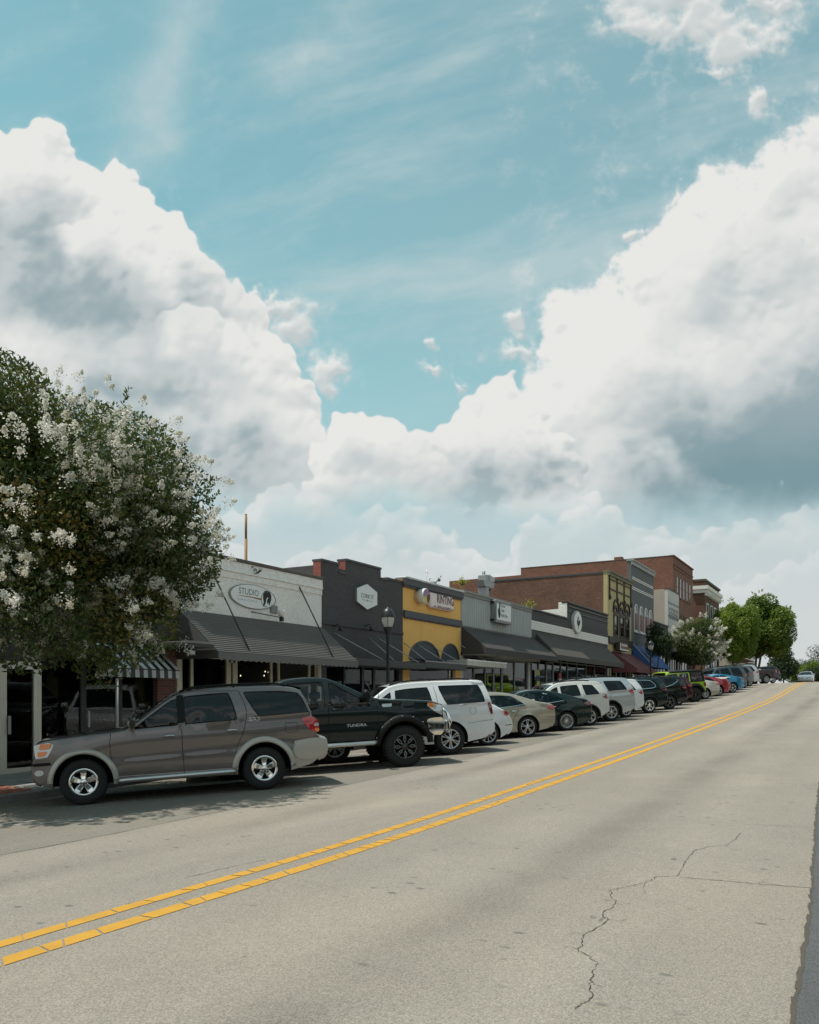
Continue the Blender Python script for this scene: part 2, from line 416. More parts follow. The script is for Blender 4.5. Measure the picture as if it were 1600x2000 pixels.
# ------------------------------------------------------------------ materials
MATS = {}
def new_mat(name):
    m = bpy.data.materials.new(name); m.use_nodes = True
    nt = m.node_tree
    b = nt.nodes['Principled BSDF']
    MATS[name] = m
    return m, nt, b
def objco(nt):
    return N(nt, nt.nodes.new('ShaderNodeTexCoord').outputs['Object'])
def geopos(nt):
    return N(nt, nt.nodes.new('ShaderNodeNewGeometry').outputs['Position'])
def bump(nt, b, h, strength=0.3, dist=0.01):
    n = nt.nodes.new('ShaderNodeBump'); n.inputs['Strength'].default_value = strength; n.inputs['Distance'].default_value = dist
    nt.links.new(h.s, n.inputs['Height']); nt.links.new(n.outputs[0], b.inputs['Normal'])
def setc(nt, b, c, key='Base Color'):
    if isinstance(c, N): nt.links.new(c.s, b.inputs[key])
    else: b.inputs[key].default_value = (*c, 1.0)
def paint(name, c, rough=0.6, var=0.12, scale=2.5, metallic=0.0, spec=0.5, bmp=0.0, bscale=40.0, streak=0.0, grime=None):
    """a painted or plain surface with soft mottling and a little wear"""
    if name in MATS: return MATS[name]
    m, nt, b = new_mat(name)
    P = geopos(nt)
    n = noise(nt, P, scale, 5.0, 0.6)
    f = (n - 0.5) * (2.0 * var) + 1.0
    if streak:
        sv = nt.nodes.new('ShaderNodeVectorMath'); sv.operation = 'MULTIPLY'; nt.links.new(P.s, sv.inputs[0]); sv.inputs[1].default_value = (3.0, 3.0, 0.25)
        f = f - noise(nt, N(nt, sv.outputs[0]), 1.6, 4.0, 0.6).step(0.5, 0.8) * streak
    col = mixc(nt, 1.0, c, f_to_c(nt, f), 'MULTIPLY')
    if grime: col = mixc(nt, noise(nt, P, scale * 1.7, 6.0, 0.65).step(0.52, 0.75) * grime[1], col, grime[0])
    setc(nt, b, col)
    b.inputs['Roughness'].default_value = rough
    b.inputs['Metallic'].default_value = metallic
    b.inputs['Specular IOR Level'].default_value = spec
    if bmp: bump(nt, b, noise(nt, P, bscale, 4.0, 0.6), bmp, 0.02)
    return m
def f_to_c(nt, f):
    n = nt.nodes.new('ShaderNodeCombineColor')
    for i in range(3): nt.links.new(f.s, n.inputs[i])
    return N(nt, n.outputs[0])
def brick_mat(name, c1, c2, mortar, bw=0.21, bh=0.07, var=0.35, painted=False, blot=None):
    if name in MATS: return MATS[name]
    m, nt, b = new_mat(name)
    P = geopos(nt)
    sp = nt.nodes.new('ShaderNodeSeparateXYZ'); nt.links.new(P.s, sp.inputs[0])
    cb = nt.nodes.new('ShaderNodeCombineXYZ')
    nt.links.new((N(nt, sp.outputs[0]) + N(nt, sp.outputs[1])).s, cb.inputs[0]); nt.links.new(sp.outputs[2], cb.inputs[1])
    br = nt.nodes.new('ShaderNodeTexBrick')
    nt.links.new(cb.outputs[0], br.inputs['Vector'])
    br.inputs['Scale'].default_value = 1.0
    br.inputs['Brick Width'].default_value = bw; br.inputs['Row Height'].default_value = bh
    br.inputs['Mortar Size'].default_value = 0.006; br.inputs['Mortar Smooth'].default_value = 0.3; br.inputs['Bias'].default_value = 0.0
    br.inputs['Color1'].default_value = (*c1, 1); br.inputs['Color2'].default_value = (*c2, 1); br.inputs['Mortar'].default_value = (*mortar, 1)
    big = noise(nt, P, 0.55, 6.0, 0.62); fine = noise(nt, P, 9.0, 4.0, 0.6)
    f = (big - 0.5) * (2 * var) + (fine - 0.5) * 0.5 + 1.0
    col = mixc(nt, 1.0, N(nt, br.outputs['Color']), f_to_c(nt, f), 'MULTIPLY')
    if blot: col = mixc(nt, noise(nt, P, 0.9, 7.0, 0.7).step(0.56, 0.70) * blot[1], col, blot[0])
    setc(nt, b, col)
    b.inputs['Roughness'].default_value = 0.85
    bump(nt, b, (1.0 - N(nt, br.outputs['Fac'])) + fine * 0.4, 0.5, 0.008)
    return m
def glass_mat(name, tint=(0.05, 0.055, 0.055), refl=1.0, rough=0.02, clear=0.5):
    """tinted window glass: part see-through, part mirror"""
    if name in MATS: return MATS[name]
    m, nt, b = new_mat(name)
    nt.nodes.remove(b)
    out = [n for n in nt.nodes if n.type == 'OUTPUT_MATERIAL'][0]
    tr = nt.nodes.new('ShaderNodeBsdfTransparent'); tr.inputs[0].default_value = (*[clear * (0.5 + t * 6) for t in tint], 1)
    gl = nt.nodes.new('ShaderNodeBsdfGlossy'); gl.inputs['Roughness'].default_value = rough; gl.inputs[0].default_value = (0.95, 0.97, 0.97, 1)
    fr = nt.nodes.new('ShaderNodeLayerWeight'); fr.inputs[0].default_value = 0.5
    P = geopos(nt)
    bn = nt.nodes.new('ShaderNodeBump'); bn.inputs['Strength'].default_value = 0.03; bn.inputs['Distance'].default_value = 0.05
    nt.links.new(noise(nt, P, 1.7, 2.0).s, bn.inputs['Height']); nt.links.new(bn.outputs[0], gl.inputs['Normal'])
    mx = nt.nodes.new('ShaderNodeMixShader')
    nt.links.new(((N(nt, fr.outputs['Facing']).pw(5.0) * 0.96 + 0.045) * refl).sat().s, mx.inputs[0]); nt.links.new(tr.outputs[0], mx.inputs[1]); nt.links.new(gl.outputs[0], mx.inputs[2])
    nt.links.new(mx.outputs[0], out.inputs[0])
    return m
def simple(name, c, rough=0.5, metallic=0.0, spec=0.5, coat=0.0):
    if name in MATS: return MATS[name]
    m, nt, b = new_mat(name)
    b.inputs['Base Color'].default_value = (*c, 1); b.inputs['Roughness'].default_value = rough
    b.inputs['Metallic'].default_value = metallic; b.inputs['Specular IOR Level'].default_value = spec
    b.inputs['Coat Weight'].default_value = coat
    return m

# ------------------------------------------------------------------ mesh helpers
class MB:
    """collects vertices and faces, then links them as ONE mesh object"""
    def __init__(s): s.v, s.f, s.m, s.sm = [], [], [], []
    def add(s, vs, fs, mi=0, smooth=False):
        o = len(s.v); s.v += [tuple(p) for p in vs]
        for f in fs: s.f.append([i + o for i in f]); s.m.append(mi); s.sm.append(smooth)
        return s
    def box(s, x0, x1, y0, y1, z0, z1, mi=0, bev=0.0):
        if bev <= 0:
            v = [(x, y, z) for z in (z0, z1) for y in (y0, y1) for x in (x0, x1)]
            return s.add(v, [(0, 2, 3, 1), (4, 5, 7, 6), (0, 1, 5, 4), (2, 6, 7, 3), (0, 4, 6, 2), (1, 3, 7, 5)], mi)
        b = bev
        V, Fc = [], []
        idx = {}
        for sx, X in ((-1, x0), (1, x1)):
            for sy, Yy in ((-1, y0), (1, y1)):
                for sz, Z in ((-1, z0), (1, z1)):
                    for ax in range(3):
                        p = [X - sx * b, Yy - sy * b, Z - sz * b]; p[ax] = (X, Yy, Z)[ax]
                        idx[(sx, sy, sz, ax)] = len(V); V.append(tuple(p))
        S = (-1, 1)
        for ax in range(3):
            o1, o2 = [a for a in range(3) if a != ax]
            for sg in S:
                q = []
                for a, c in ((-1, -1), (1, -1), (1, 1), (-1, 1)):
                    k = [0, 0, 0]; k[ax] = sg; k[o1] = a; k[o2] = c; q.append(idx[(*k, ax)])
                Fc.append(q)
        for ax in range(3):
            o1, o2 = [a for a in range(3) if a != ax]
            for a in S:
                for c in S:
                    k = [0, 0, 0]; k[o1] = a; k[o2] = c
                    k0 = list(k); k0[ax] = -1; k1 = list(k); k1[ax] = 1
                    Fc.append([idx[(*k0, o1)], idx[(*k1, o1)], idx[(*k1, o2)], idx[(*k0, o2)]])
        for a in S:
            for c in S:
                for d in S: Fc.append([idx[(a, c, d, 0)], idx[(a, c, d, 1)], idx[(a, c, d, 2)]])
        return s.add(V, Fc, mi)
    def prism(s, poly, depth, mi=0):
        """poly: list of 3-D points of a planar outline; depth: extrusion vector"""
        n = len(poly); d = Vector(depth)
        v = [Vector(p) for p in poly] + [Vector(p) + d for p in poly]
        f = [list(range(n))[::-1], list(range(n, 2 * n))] + [(i, (i + 1) % n, (i + 1) % n + n, i + n) for i in range(n)]
        return s.add(v, f, mi)
    def tube(s, pts, r, n=8, mi=0, cap=True, smooth=True):
        pts = [Vector(p) for p in pts]
        rr = r if isinstance(r, (list, tuple)) else [r] * len(pts)
        v, f = [], []
        up = Vector((0.31, 0.17, 0.93))
        for i, p in enumerate(pts):
            a = pts[max(0, i - 1)]; b = pts[min(len(pts) - 1, i + 1)]
            t = (b - a).normalized()
            u = t.cross(up)
            if u.length < 1e-3: u = t.cross(Vector((1, 0, 0)))
            u.normalize(); w = t.cross(u)
            for k in range(n):
                an = 2 * math.pi * k / n
                v.append(p + (u * math.cos(an) + w * math.sin(an)) * rr[i])
        for i in range(len(pts) - 1):
            for k in range(n):
                f.append((i * n + k, i * n + (k + 1) % n, (i + 1) * n + (k + 1) % n, (i + 1) * n + k))
        s.add(v, f, mi, smooth)
        if cap:
            o = len(s.v) - len(v)
            s.f.append([o + k for k in range(n)][::-1]); s.m.append(mi); s.sm.append(False)
            s.f.append([o + (len(pts) - 1) * n + k for k in range(n)]); s.m.append(mi); s.sm.append(False)
        return s
    def lathe(s, prof, c=(0, 0, 0), axis='Z', n=24, mi=0, smooth=True, sharp=False):
        """prof: (radius, height) list"""
        v, f = [], []
        for (r, h) in prof:
            for k in range(n):
                a = 2 * math.pi * k / n
                x, y = r * math.cos(a), r * math.sin(a)
                p = (x, y, h) if axis == 'Z' else ((x, h, y) if axis == 'Y' else (h, x, y))
                v.append((p[0] + c[0], p[1] + c[1], p[2] + c[2]))
        for i in range(len(prof) - 1):
            for k in range(n):
                f.append((i * n + k, i * n + (k + 1) % n, (i + 1) * n + (k + 1) % n, (i + 1) * n + k))
        return s.add(v, f, mi, smooth)
    def build(s, name, mats, parent=None, loc=None, recalc=True, auto=None):
        me = bpy.data.meshes.new(name)
        off = Vector((0, 0, 0))
        if parent is not None and parent.get('_wb'): off = Vector(parent['_wb'])
        if loc is not None: off = off + Vector(loc)
        me.from_pydata([(p[0] - off.x, p[1] - off.y, p[2] - off.z) for p in s.v], [], s.f)
        mats = mats if isinstance(mats, (list, tuple)) else [mats]
        for m in mats: me.materials.append(m)
        if len(mats) > 1: me.polygons.foreach_set('material_index', s.m)
        me.polygons.foreach_set('use_smooth', s.sm)
        if recalc:
            bm = bmesh.new(); bm.from_mesh(me)
            bmesh.ops.recalc_face_normals(bm, faces=bm.faces)
            bm.to_mesh(me); bm.free()
        me.update()
        o = bpy.data.objects.new(name, me)
        COL.objects.link(o)
        if parent is not None: o.parent = parent
        if loc is not None: o.location = loc
        return o
def tag(o, label, cat=None, group=None, kind=None):
    if label: o['label'] = label
    if cat: o['category'] = cat
    if group: o['group'] = group
    if kind: o['kind'] = kind
    return o
def thing(name, label, cat, loc=(0, 0, 0), rz=0.0, group=None, world=True):
    """an Empty at the thing's base; children of a 'world' thing are written in world coordinates"""
    o = bpy.data.objects.new(name, None); COL.objects.link(o)
    o.location = loc; o.rotation_euler = (0, 0, rz); o.empty_display_size = 0.2
    if world: o['_wb'] = [float(c) for c in loc]
    return tag(o, label, cat, group)
def sub(o, wb):
    """let a part take sub-parts written in world coordinates"""
    return o
class SubParent:
    pass
def child(mb, name, mats, parent, **k):
    """a sub-part: parent is a mesh part whose own parent is the thing (mesh data stays in the thing's frame)"""
    top = parent.parent if parent.parent is not None else parent
    wb = top.get('_wb')
    mb2 = mb
    if wb: mb2.v = [(p[0] - wb[0], p[1] - wb[1], p[2] - wb[2]) for p in mb.v]
    return mb2.build(name, mats, parent, **k)
def text_mesh(body, size, width=None, font_bold=0.0, extrude=0.0, align='CENTER', shear=0.0):
    """outline lettering as plain mesh data in the XY plane"""
    cu = bpy.data.curves.new('lettering', 'FONT')
    cu.body = body; cu.size = size; cu.align_x = align; cu.align_y = 'CENTER'; cu.offset = font_bold; cu.extrude = extrude; cu.shear = shear
    cu.resolution_u = 3
    o = bpy.data.objects.new('lettering', cu); COL.objects.link(o)
    dg = bpy.context.evaluated_depsgraph_get(); dg.update()
    me = bpy.data.meshes.new_from_object(o.evaluated_get(dg))
    v = [tuple(p.co) for p in me.vertices]; f = [list(p.vertices) for p in me.polygons]
    bpy.data.objects.remove(o); bpy.data.curves.remove(cu); bpy.data.meshes.remove(me)
    if width:
        xs = [p[0] for p in v]; k = width / max(1e-6, max(xs) - min(xs)); c = (max(xs) + min(xs)) / 2 if align == 'CENTER' else min(xs)
        v = [((p[0] - c) * k, p[1], p[2]) for p in v]
    return v, f
# ------------------------------------------------------------------ street, pavement, terrain
def struct(o, name=None):
    o['kind'] = 'structure'; return o
def asphalt_mat(name, base, dark, patchy=True):
    m, nt, b = new_mat(name)
    P = geopos(nt)
    sp = nt.nodes.new('ShaderNodeSeparateXYZ'); nt.links.new(P.s, sp.inputs[0])
    px, py = N(nt, sp.outputs[0]), N(nt, sp.outputs[1])
    big = noise(nt, P, 0.22, 4.0, 0.55); med = noise(nt, P, 1.3, 5.0, 0.6); fine = noise(nt, P, 55.0, 3.0, 0.7)
    grain = voro(nt, P, 125.0, feature='F1', out='Color'); gsp = nt.nodes.new('ShaderNodeSeparateColor'); nt.links.new(grain.s, gsp.inputs[0]); gr = N(nt, gsp.outputs[0])
    st = nt.nodes.new('ShaderNodeCombineXYZ'); nt.links.new((px * 0.05).s, st.inputs[0]); nt.links.new((py * 0.9).s, st.inputs[1])
    lane = noise(nt, N(nt, st.outputs[0]), 1.0, 3.0, 0.5)
    f = (big - 0.5) * 0.30 + (med - 0.5) * 0.20 + (fine - 0.5) * 0.48 + (gr - 0.5) * 0.56 + (lane - 0.5) * 0.34 + 1.0
    col = mixc(nt, 1.0, base, f_to_c(nt, f), 'MULTIPLY')
    col = mixc(nt, big.step(0.35, 0.7) * 0.5, col, mixc(nt, 1.0, col, (1.03, 0.99, 0.93), 'MULTIPLY'))
    if patchy:
        # wheel paths worn pale and the drip line between them, broken up along the street
        for yc_, wd_, am_ in ((1.75, 0.45, 0.14), (3.55, 0.45, 0.12), (6.15, 0.45, 0.13), (7.75, 0.40, 0.10), (2.65, 0.36, -0.22), (6.95, 0.34, -0.20)):
            u = (py - yc_ + (lane - 0.5) * 0.5) * (1.0 / wd_)
            g_ = (1.0 - u * u).sat() * noise(nt, P, 0.35, 4.0, 0.6).step(0.3, 0.65) * am_
            col = mixc(nt, 1.0, col, f_to_c(nt, g_ + 1.0), 'MULTIPLY')
        # parking strip of an older, slightly darker mix
        edge = py + (noise(nt, P, 0.9, 4.0) - 0.5) * 0.25
        col = mixc(nt, edge.step(8.10, 8.24) * 0.85, col, mixc(nt, 1.0, col, (0.74, 0.76, 0.76), 'MULTIPLY'))
        # oil drips and small scabs
        ov = nt.nodes.new('ShaderNodeVectorMath'); ov.operation = 'MULTIPLY'; nt.links.new(P.s, ov.inputs[0]); ov.inputs[1].default_value = (0.75, 1.4, 0.0)
        o1 = noise(nt, N(nt, ov.outputs[0]), 2.6, 3.0, 0.62); o2 = noise(nt, P, 0.5, 2.0)
        spots = o1.step(0.70, 0.735) * o2.step(0.38, 0.56)
        col = mixc(nt, spots * 0.6, col, dark)
        om = nt.nodes.new('ShaderNodeVectorMath'); om.operation = 'MULTIPLY'; nt.links.new(P.s, om.inputs[0]); om.inputs[1].default_value = (1.0, 0.6, 0.0)
        o3 = voro(nt, N(nt, om.outputs[0]), 5.5, feature='F1'); o4 = noise(nt, P, 0.8, 3.0)
        col = mixc(nt, (1.0 - o3.step(0.05, 0.11)) * o4.step(0.50, 0.60) * 0.7, col, dark)
    setc(nt, b, col)
    b.inputs['Roughness'].default_value = 0.88
    b.inputs['Specular IOR Level'].default_value = 0.35
    bump(nt, b, fine * 0.6 + gr * 0.7, 0.55, 0.006)
    return m
M_road = asphalt_mat('worn_asphalt', (0.247, 0.218, 0.185), (0.075, 0.073, 0.07))
M_newroad = asphalt_mat('new_asphalt', (0.088, 0.090, 0.094), (0.03, 0.03, 0.03), False)
M_yellow = paint('yellow_road_paint', (0.52, 0.262, 0.020), 0.75, 0.14, 6.0, grime=((0.36, 0.21, 0.05), 0.45), bmp=0.35, bscale=90.0)
_nt = M_yellow.node_tree; _b = _nt.nodes['Principled BSDF']; _lk = _b.inputs['Base Color'].links[0].from_socket
_chip = noise(_nt, geopos(_nt), 38.0, 5.0, 0.7).step(0.60, 0.66) * noise(_nt, geopos(_nt), 1.6, 4.0, 0.6).step(0.40, 0.70)
_tyre = noise(_nt, geopos(_nt), 2.4, 4.0, 0.65).step(0.45, 0.75) * 0.35
setc(_nt, _b, mixc(_nt, _chip * 0.85, mixc(_nt, _tyre, N(_nt, _lk), (0.30, 0.17, 0.035)), (0.20, 0.175, 0.14)))
M_whiteline = paint('worn_white_road_paint', (0.5, 0.5, 0.47), 0.8, 0.25, 7.0, grime=((0.2, 0.2, 0.19), 0.75))
M_crack = simple('dark_crack', (0.045, 0.043, 0.040), 0.95)  # one even dark tone for cracks, seams and joints
M_walk = paint('pavement_concrete', (0.30, 0.29, 0.265), 0.9, 0.2, 1.4, bmp=0.3, grime=((0.17, 0.16, 0.15), 0.5))
M_kerb = paint('kerb_concrete', (0.27, 0.265, 0.25), 0.9, 0.2, 2.0, grime=((0.13, 0.125, 0.12), 0.6))
M_paver = paint('red_clay_paver', (0.36, 0.135, 0.085), 0.85, 0.3, 6.0, bmp=0.3)
M_dirt = paint('mown_grass_and_dirt', (0.085, 0.105, 0.04), 0.95, 0.4, 0.4)

def sheet(xs, ys, zf, mb=None):
    mb = mb or MB()
    v = [(x, y, zf(x, y)) for x in xs for y in ys]
    ny = len(ys)
    f = [(i * ny + j, (i + 1) * ny + j, (i + 1) * ny + j + 1, i * ny + j + 1) for i in range(len(xs) - 1) for j in range(ny - 1)]
    return mb.add(v, f, 0, True)
XS = [-40, -25, -15, -8] + [i * 1.0 for i in range(-4, 100)] + list(range(100, 200, 5)) + [210, 230, 260, 300, 360, 430]
YS_road = [-9, -6, -3, -1.5, 0, 1.5, 3, 4.3, 4.8, 5.3, 6.5, 7.5, 8.5, 9.5, 10.5, 11.5, 12.5, YK + 0.05]
road = struct(sheet(XS, YS_road, lambda x, y: gz(x, y + bend(x)), None).build('road', M_road, recalc=False))
for v in road.data.vertices: v.co.y += bend(v.co.x)
# pavement and kerb along the shops
YS_w = [YK + 0.16, 14.0, 15.0, YF + 1.6]
walk = struct(sheet(XS, YS_w, lambda x, y: swz(x, y + bend(x)) ).build('sidewalk', M_walk, recalc=False))
for v in walk.data.vertices: v.co.y += bend(v.co.x)
k = MB()
prev = None
for x in XS:
    b_ = bend(x); z0 = gz(x, YK + b_); zt = z0 + 0.15
    ring = [(x, YK + b_, z0 - 0.1), (x, YK + b_ + 0.012, zt - 0.02), (x, YK + b_ + 0.03, zt + 0.002), (x, YK + b_ + 0.17, zt + 0.004), (x, YK + b_ + 0.17, z0 - 0.1)]
    if prev: k.add(prev + ring, [(i, i + 1, i + 6, i + 5) for i in range(4)], 0, False)
    prev = ring
k.build('kerb', M_kerb, walk)
# red pavers by the planting at the near end of the pavement
me_p = None
for i in range(11):
    for j in range(13):
        x = 7.35 + i * 0.212 + (0.106 if j % 2 else 0); y = YK + 0.20 + j * 0.106
        z = swz(x, y)
        if me_p is None:
            o = MB().box(-0.1, 0.1, -0.05, 0.05, -0.05, 0.012, 0, 0.006).build('brick', M_paver, walk); me_p = o.data
        else:
            o = bpy.data.objects.new('brick', me_p); COL.objects.link(o); o.parent = walk
        o.location = (x, y, z + random.uniform(-0.002, 0.004)); o.rotation_euler = (0, -math.atan(0.03), random.uniform(-0.02, 0.02))
# expansion joints of the pavement
for x in np.arange(10.2, 60, 1.5):
    MB().box(x - 0.006, x + 0.006, YK + 0.18, YF, -0.01, 0.0025).build('joint', M_crack, walk).location = (0, 0, swz(x, 14.6) + 0.002)
# terrain out to the horizon
def terr(x, y):
    v = y - bend(x)
    base = zc(x) - 0.45
    if x > 150: base -= 0.0
    if v < -10: base += max(-6.0, (v + 10) * 0.01)
    if v > 20: base += max(-8.0, -(v - 20) * 0.02)
    return base
tx = [-900, -300, -120, -60, -40, -20] + list(range(-10, 160, 10)) + [180, 210, 250, 300, 360, 450, 600, 900, 1500, 2600]
ty = [-2500, -900, -300, -120, -60, -30, -12, -8, 0, 8, 14, 20, 30, 60, 120, 300, 900, 2500]
ground = struct(sheet(tx, ty, terr).build('ground', M_dirt, recalc=False))

# ---- markings: double yellow line; near the camera the paint has cracked into pieces
def strip_piece(mb, x0, x1, y0, y1, sk0, sk1, lift=0.004):
    n = max(1, int((x1 - x0) / 1.0))
    vs = []
    for i in range(n + 1):
        t = i / n
        s_ = sk0 * (1 - t) + sk1 * t
        xa = x0 + (x1 - x0) * t
        w = random.uniform(-0.004, 0.004)
        vs += [(xa - s_ * 0.5, y0 + bend(xa) + w, 0), (xa + s_ * 0.5, y1 + bend(xa) + w, 0)]
    vs = [(a, b, gz(a, b) + lift) for a, b, _ in vs]
    mb.add(vs, [(2 * i, 2 * i + 2, 2 * i + 3, 2 * i + 1) for i in range(n)], 0, False)
for (y0, y1) in ((YC - 0.24, YC - 0.10), (YC + 0.10, YC + 0.24)):
    x = 0.2
    sk = random.uniform(-0.05, 0.09)
    while x < 15.0:
        L = random.uniform(0.12, 0.42)
        sk2 = random.uniform(-0.06, 0.10)
        mb = MB(); strip_piece(mb, x, x + L, y0, y1, sk, sk2)
        if random.random() < 0.16 and L > 0.3:
            ym = y0 + (y1 - y0) * random.uniform(0.35, 0.65)
            mb = MB(); strip_piece(mb, x, x + L, y0, ym - 0.006, sk, sk2 * 0.5)
            mb.build('line_piece', M_yellow, road)
            mb = MB(); strip_piece(mb, x + 0.02, x + L, ym + 0.006, y1, sk, sk2)
        mb.build('line_piece', M_yellow, road)
        x += L + random.uniform(0.008, 0.022); sk = sk2
    mb = MB()
    while x < 170:
        L = random.uniform(1.2, 4.0); strip_piece(mb, x, x + L, y0, y1, 0.03, 0.02); x += L + 0.015
    mb.build('centre_line', M_yellow, road)
# ---- cracks and seams
def crack(pts, w, jit=0.03, n=9, name='crack', m=None):
    P_ = []
    for (a, b) in zip(pts[:-1], pts[1:]):
        for i in range(n):
            t = i / n; P_.append((a[0] + (b[0] - a[0]) * t + random.uniform(-jit, jit) * (i > 0), a[1] + (b[1] - a[1]) * t + random.uniform(-jit, jit) * (i > 0)))
    P_.append(pts[-1])
    vs, fs = [], []
    for i, p in enumerate(P_):
        a, b = P_[max(0, i - 1)], P_[min(len(P_) - 1, i + 1)]
        d = Vector((b[0] - a[0], b[1] - a[1])); d = d.normalized() if d.length > 0 else Vector((1, 0)); nn = (-d.y, d.x)
        ww = w * random.uniform(0.35, 1.3)
        for s_ in (-1, 1):
            x, y = p[0] + nn[0] * ww * s_ * 0.5, p[1] + nn[1] * ww * s_ * 0.5
            vs.append((x, y, gz(x, y) + 0.004))
        if i: fs.append((2 * i - 2, 2 * i - 1, 2 * i + 1, 2 * i))
    return MB().add(vs, fs).build(name, m or M_crack, road, recalc=False)
G = on_ground
crack([G(1125, 1972), G(1155, 1950), G(1152, 1915), G(1168, 1883), G(1130, 1856), G(1142, 1826), G(1188, 1796), G(1176, 1788), G(1202, 1766), G(1190, 1740)], 0.0065, 0.016)
crack([G(1190, 1740), G(1215, 1735), G(1262, 1724), G(1285, 1713), G(1323, 1711), G(1340, 1684), G(1356, 1662), G(1385, 1654), G(1420, 1652), G(1436, 1640), G(1448, 1628)], 0.0065, 0.014)
crack([G(1330, 1714), G(1400, 1720), G(1480, 1727), G(1588, 1735)], 0.010, 0.010)
crack([G(1440, 1610), G(1520, 1613), G(1592, 1618)], 0.007, 0.010)
for (_a, _b, _c) in (((1152, 1915), (1165, 1925), (1180, 1928)), ((1130, 1856), (1112, 1850), (1098, 1853)), ((1188, 1796), (1206, 1800), (1224, 1797)), ((1202, 1766), (1220, 1768), (1233, 1764)), ((1262, 1724), (1255, 1736), (1262, 1746)), ((1340, 1684), (1328, 1680), (1316, 1682)), ((1420, 1652), (1432, 1660), (1446, 1661)), ((1480, 1727), (1492, 1720), (1508, 1719)), ((1142, 1826), (1125, 1822), (1110, 1826))):
    crack([G(*_a), G(*_b), G(*_c)], 0.0035, 0.008, 5)
crack([G(1128, 1735), G(1190, 1740)], 0.004, 0.010)
crack([(x, 8.17 + 0.03 * math.sin(x * 1.7)) for x in np.arange(3.0, 44.0, 1.0)], 0.014, 0.02, 3, 'seam')
crack([G(360, 1716), G(450, 1694), G(520, 1680)], 0.008, 0.02)
# ---- newer, darker asphalt along the right-hand edge
edge = [(0.6, 0.55)] + [G(px, py) for px, py in ((1545, 2000), (1556, 1950), (1567, 1890), (1577, 1830), (1583, 1780), (1588, 1710), (1591, 1650), (1595, 1590), (1601, 1530))]
lx, ly = edge[-1]
edge += [(lx + 3, 0.042 * (lx + 3)), (lx + 8, 0.040 * (lx + 8)), (lx + 16, 0.036 * (lx + 16)), (lx + 40, 1.2), (150, 1.2)]
vs, fs = [], []
dense = []
for (a, b) in zip(edge[:-1], edge[1:]):
    n = max(2, int(math.hypot(b[0] - a[0], b[1] - a[1]) / 0.12)) if a[0] < 14 else 6
    for i in range(n): dense.append((a[0] + (b[0] - a[0]) * i / n, a[1] + (b[1] - a[1]) * i / n + (random.uniform(-0.009, 0.009) if a[0] < 14 else 0)))
for i, (x, y) in enumerate(dense):
    for yy in (y, y - 0.5, y - 1.5, -4.0, -8.5): vs.append((x, yy, gz(x, yy) + 0.0045))
    if i: fs += [((i - 1) * 5 + j, i * 5 + j, i * 5 + j + 1, (i - 1) * 5 + j + 1) for j in range(4)]
strip = struct(MB().add(vs, fs, 0, True).build('parking_strip', M_newroad, recalc=True))
mb = MB()
for i in range(1, len(dense)):
    (x0, y0), (x1, y1) = dense[i - 1], dense[i]
    if x1 > 30: break
    w = random.uniform(0.008, 0.026) if x1 < 14 else 0.02
    q = [(x0, y0 - 0.01), (x1, y1 - 0.01), (x1, y1 + w), (x0, y0 + w * 0.8)]
    mb.add([(a, b, gz(a, b) + 0.0065) for a, b in q], [(0, 1, 2, 3)])
mb.build('seam', paint('seam_dirt', (0.075, 0.062, 0.048), 0.95, 0.4, 20.0), strip, recalc=False)
# ---- faded stall stripes between the parked cars (45 degrees) and a bit of edge line under the tree
def stripe(p0, p1, w=0.10, name='stall_stripe'):
    n = 6
    d = Vector((p1[0] - p0[0], p1[1] - p0[1])).normalized(); nn = Vector((-d.y, d.x)) * w * 0.5
    vs, fs = [], []
    for i in range(n + 1):
        x = p0[0] + (p1[0] - p0[0]) * i / n; y = p0[1] + (p1[1] - p0[1]) * i / n
        for s_ in (-1, 1):
            a, b = x + nn.x * s_, y + nn.y * s_; vs.append((a, b, gz(a, b) + 0.004))
        if i: fs.append((2 * i - 2, 2 * i - 1, 2 * i + 1, 2 * i))
    MB().add(vs, fs).build(name, M_whiteline, road, recalc=False)
stripe(G(-60, 1617), G(205, 1599.5), 0.045)

# fallen petals and grit under the flowering tree
_r = np.random.default_rng(3)
vs, fs = [], []
for i in range(2600):
    x, y = _r.normal(9.6, 1.9), 13.2 - abs(_r.normal(0, 1.6))
    if y < 8.4 and _r.random() < 0.7: continue
    z = gz(x, y) + 0.006; a = _r.random() * 6.28; l = _r.uniform(0.004, 0.013)
    o = len(vs)
    for k_ in range(4): vs.append((x + l * math.cos(a + k_ * 1.57) * (1 if k_ % 2 else 0.6), y + l * math.sin(a + k_ * 1.57) * (1 if k_ % 2 else 0.6), z + 0.002 * k_))
    fs.append((o, o + 1, o + 2, o + 3))
_pt = MB().add(vs, fs).build('fallen_petals', simple('withered_petal', (0.42, 0.36, 0.26), 0.8), recalc=False)
tag(_pt, 'pale fallen petals scattered on the asphalt under the flowering tree', 'petals', kind='stuff')
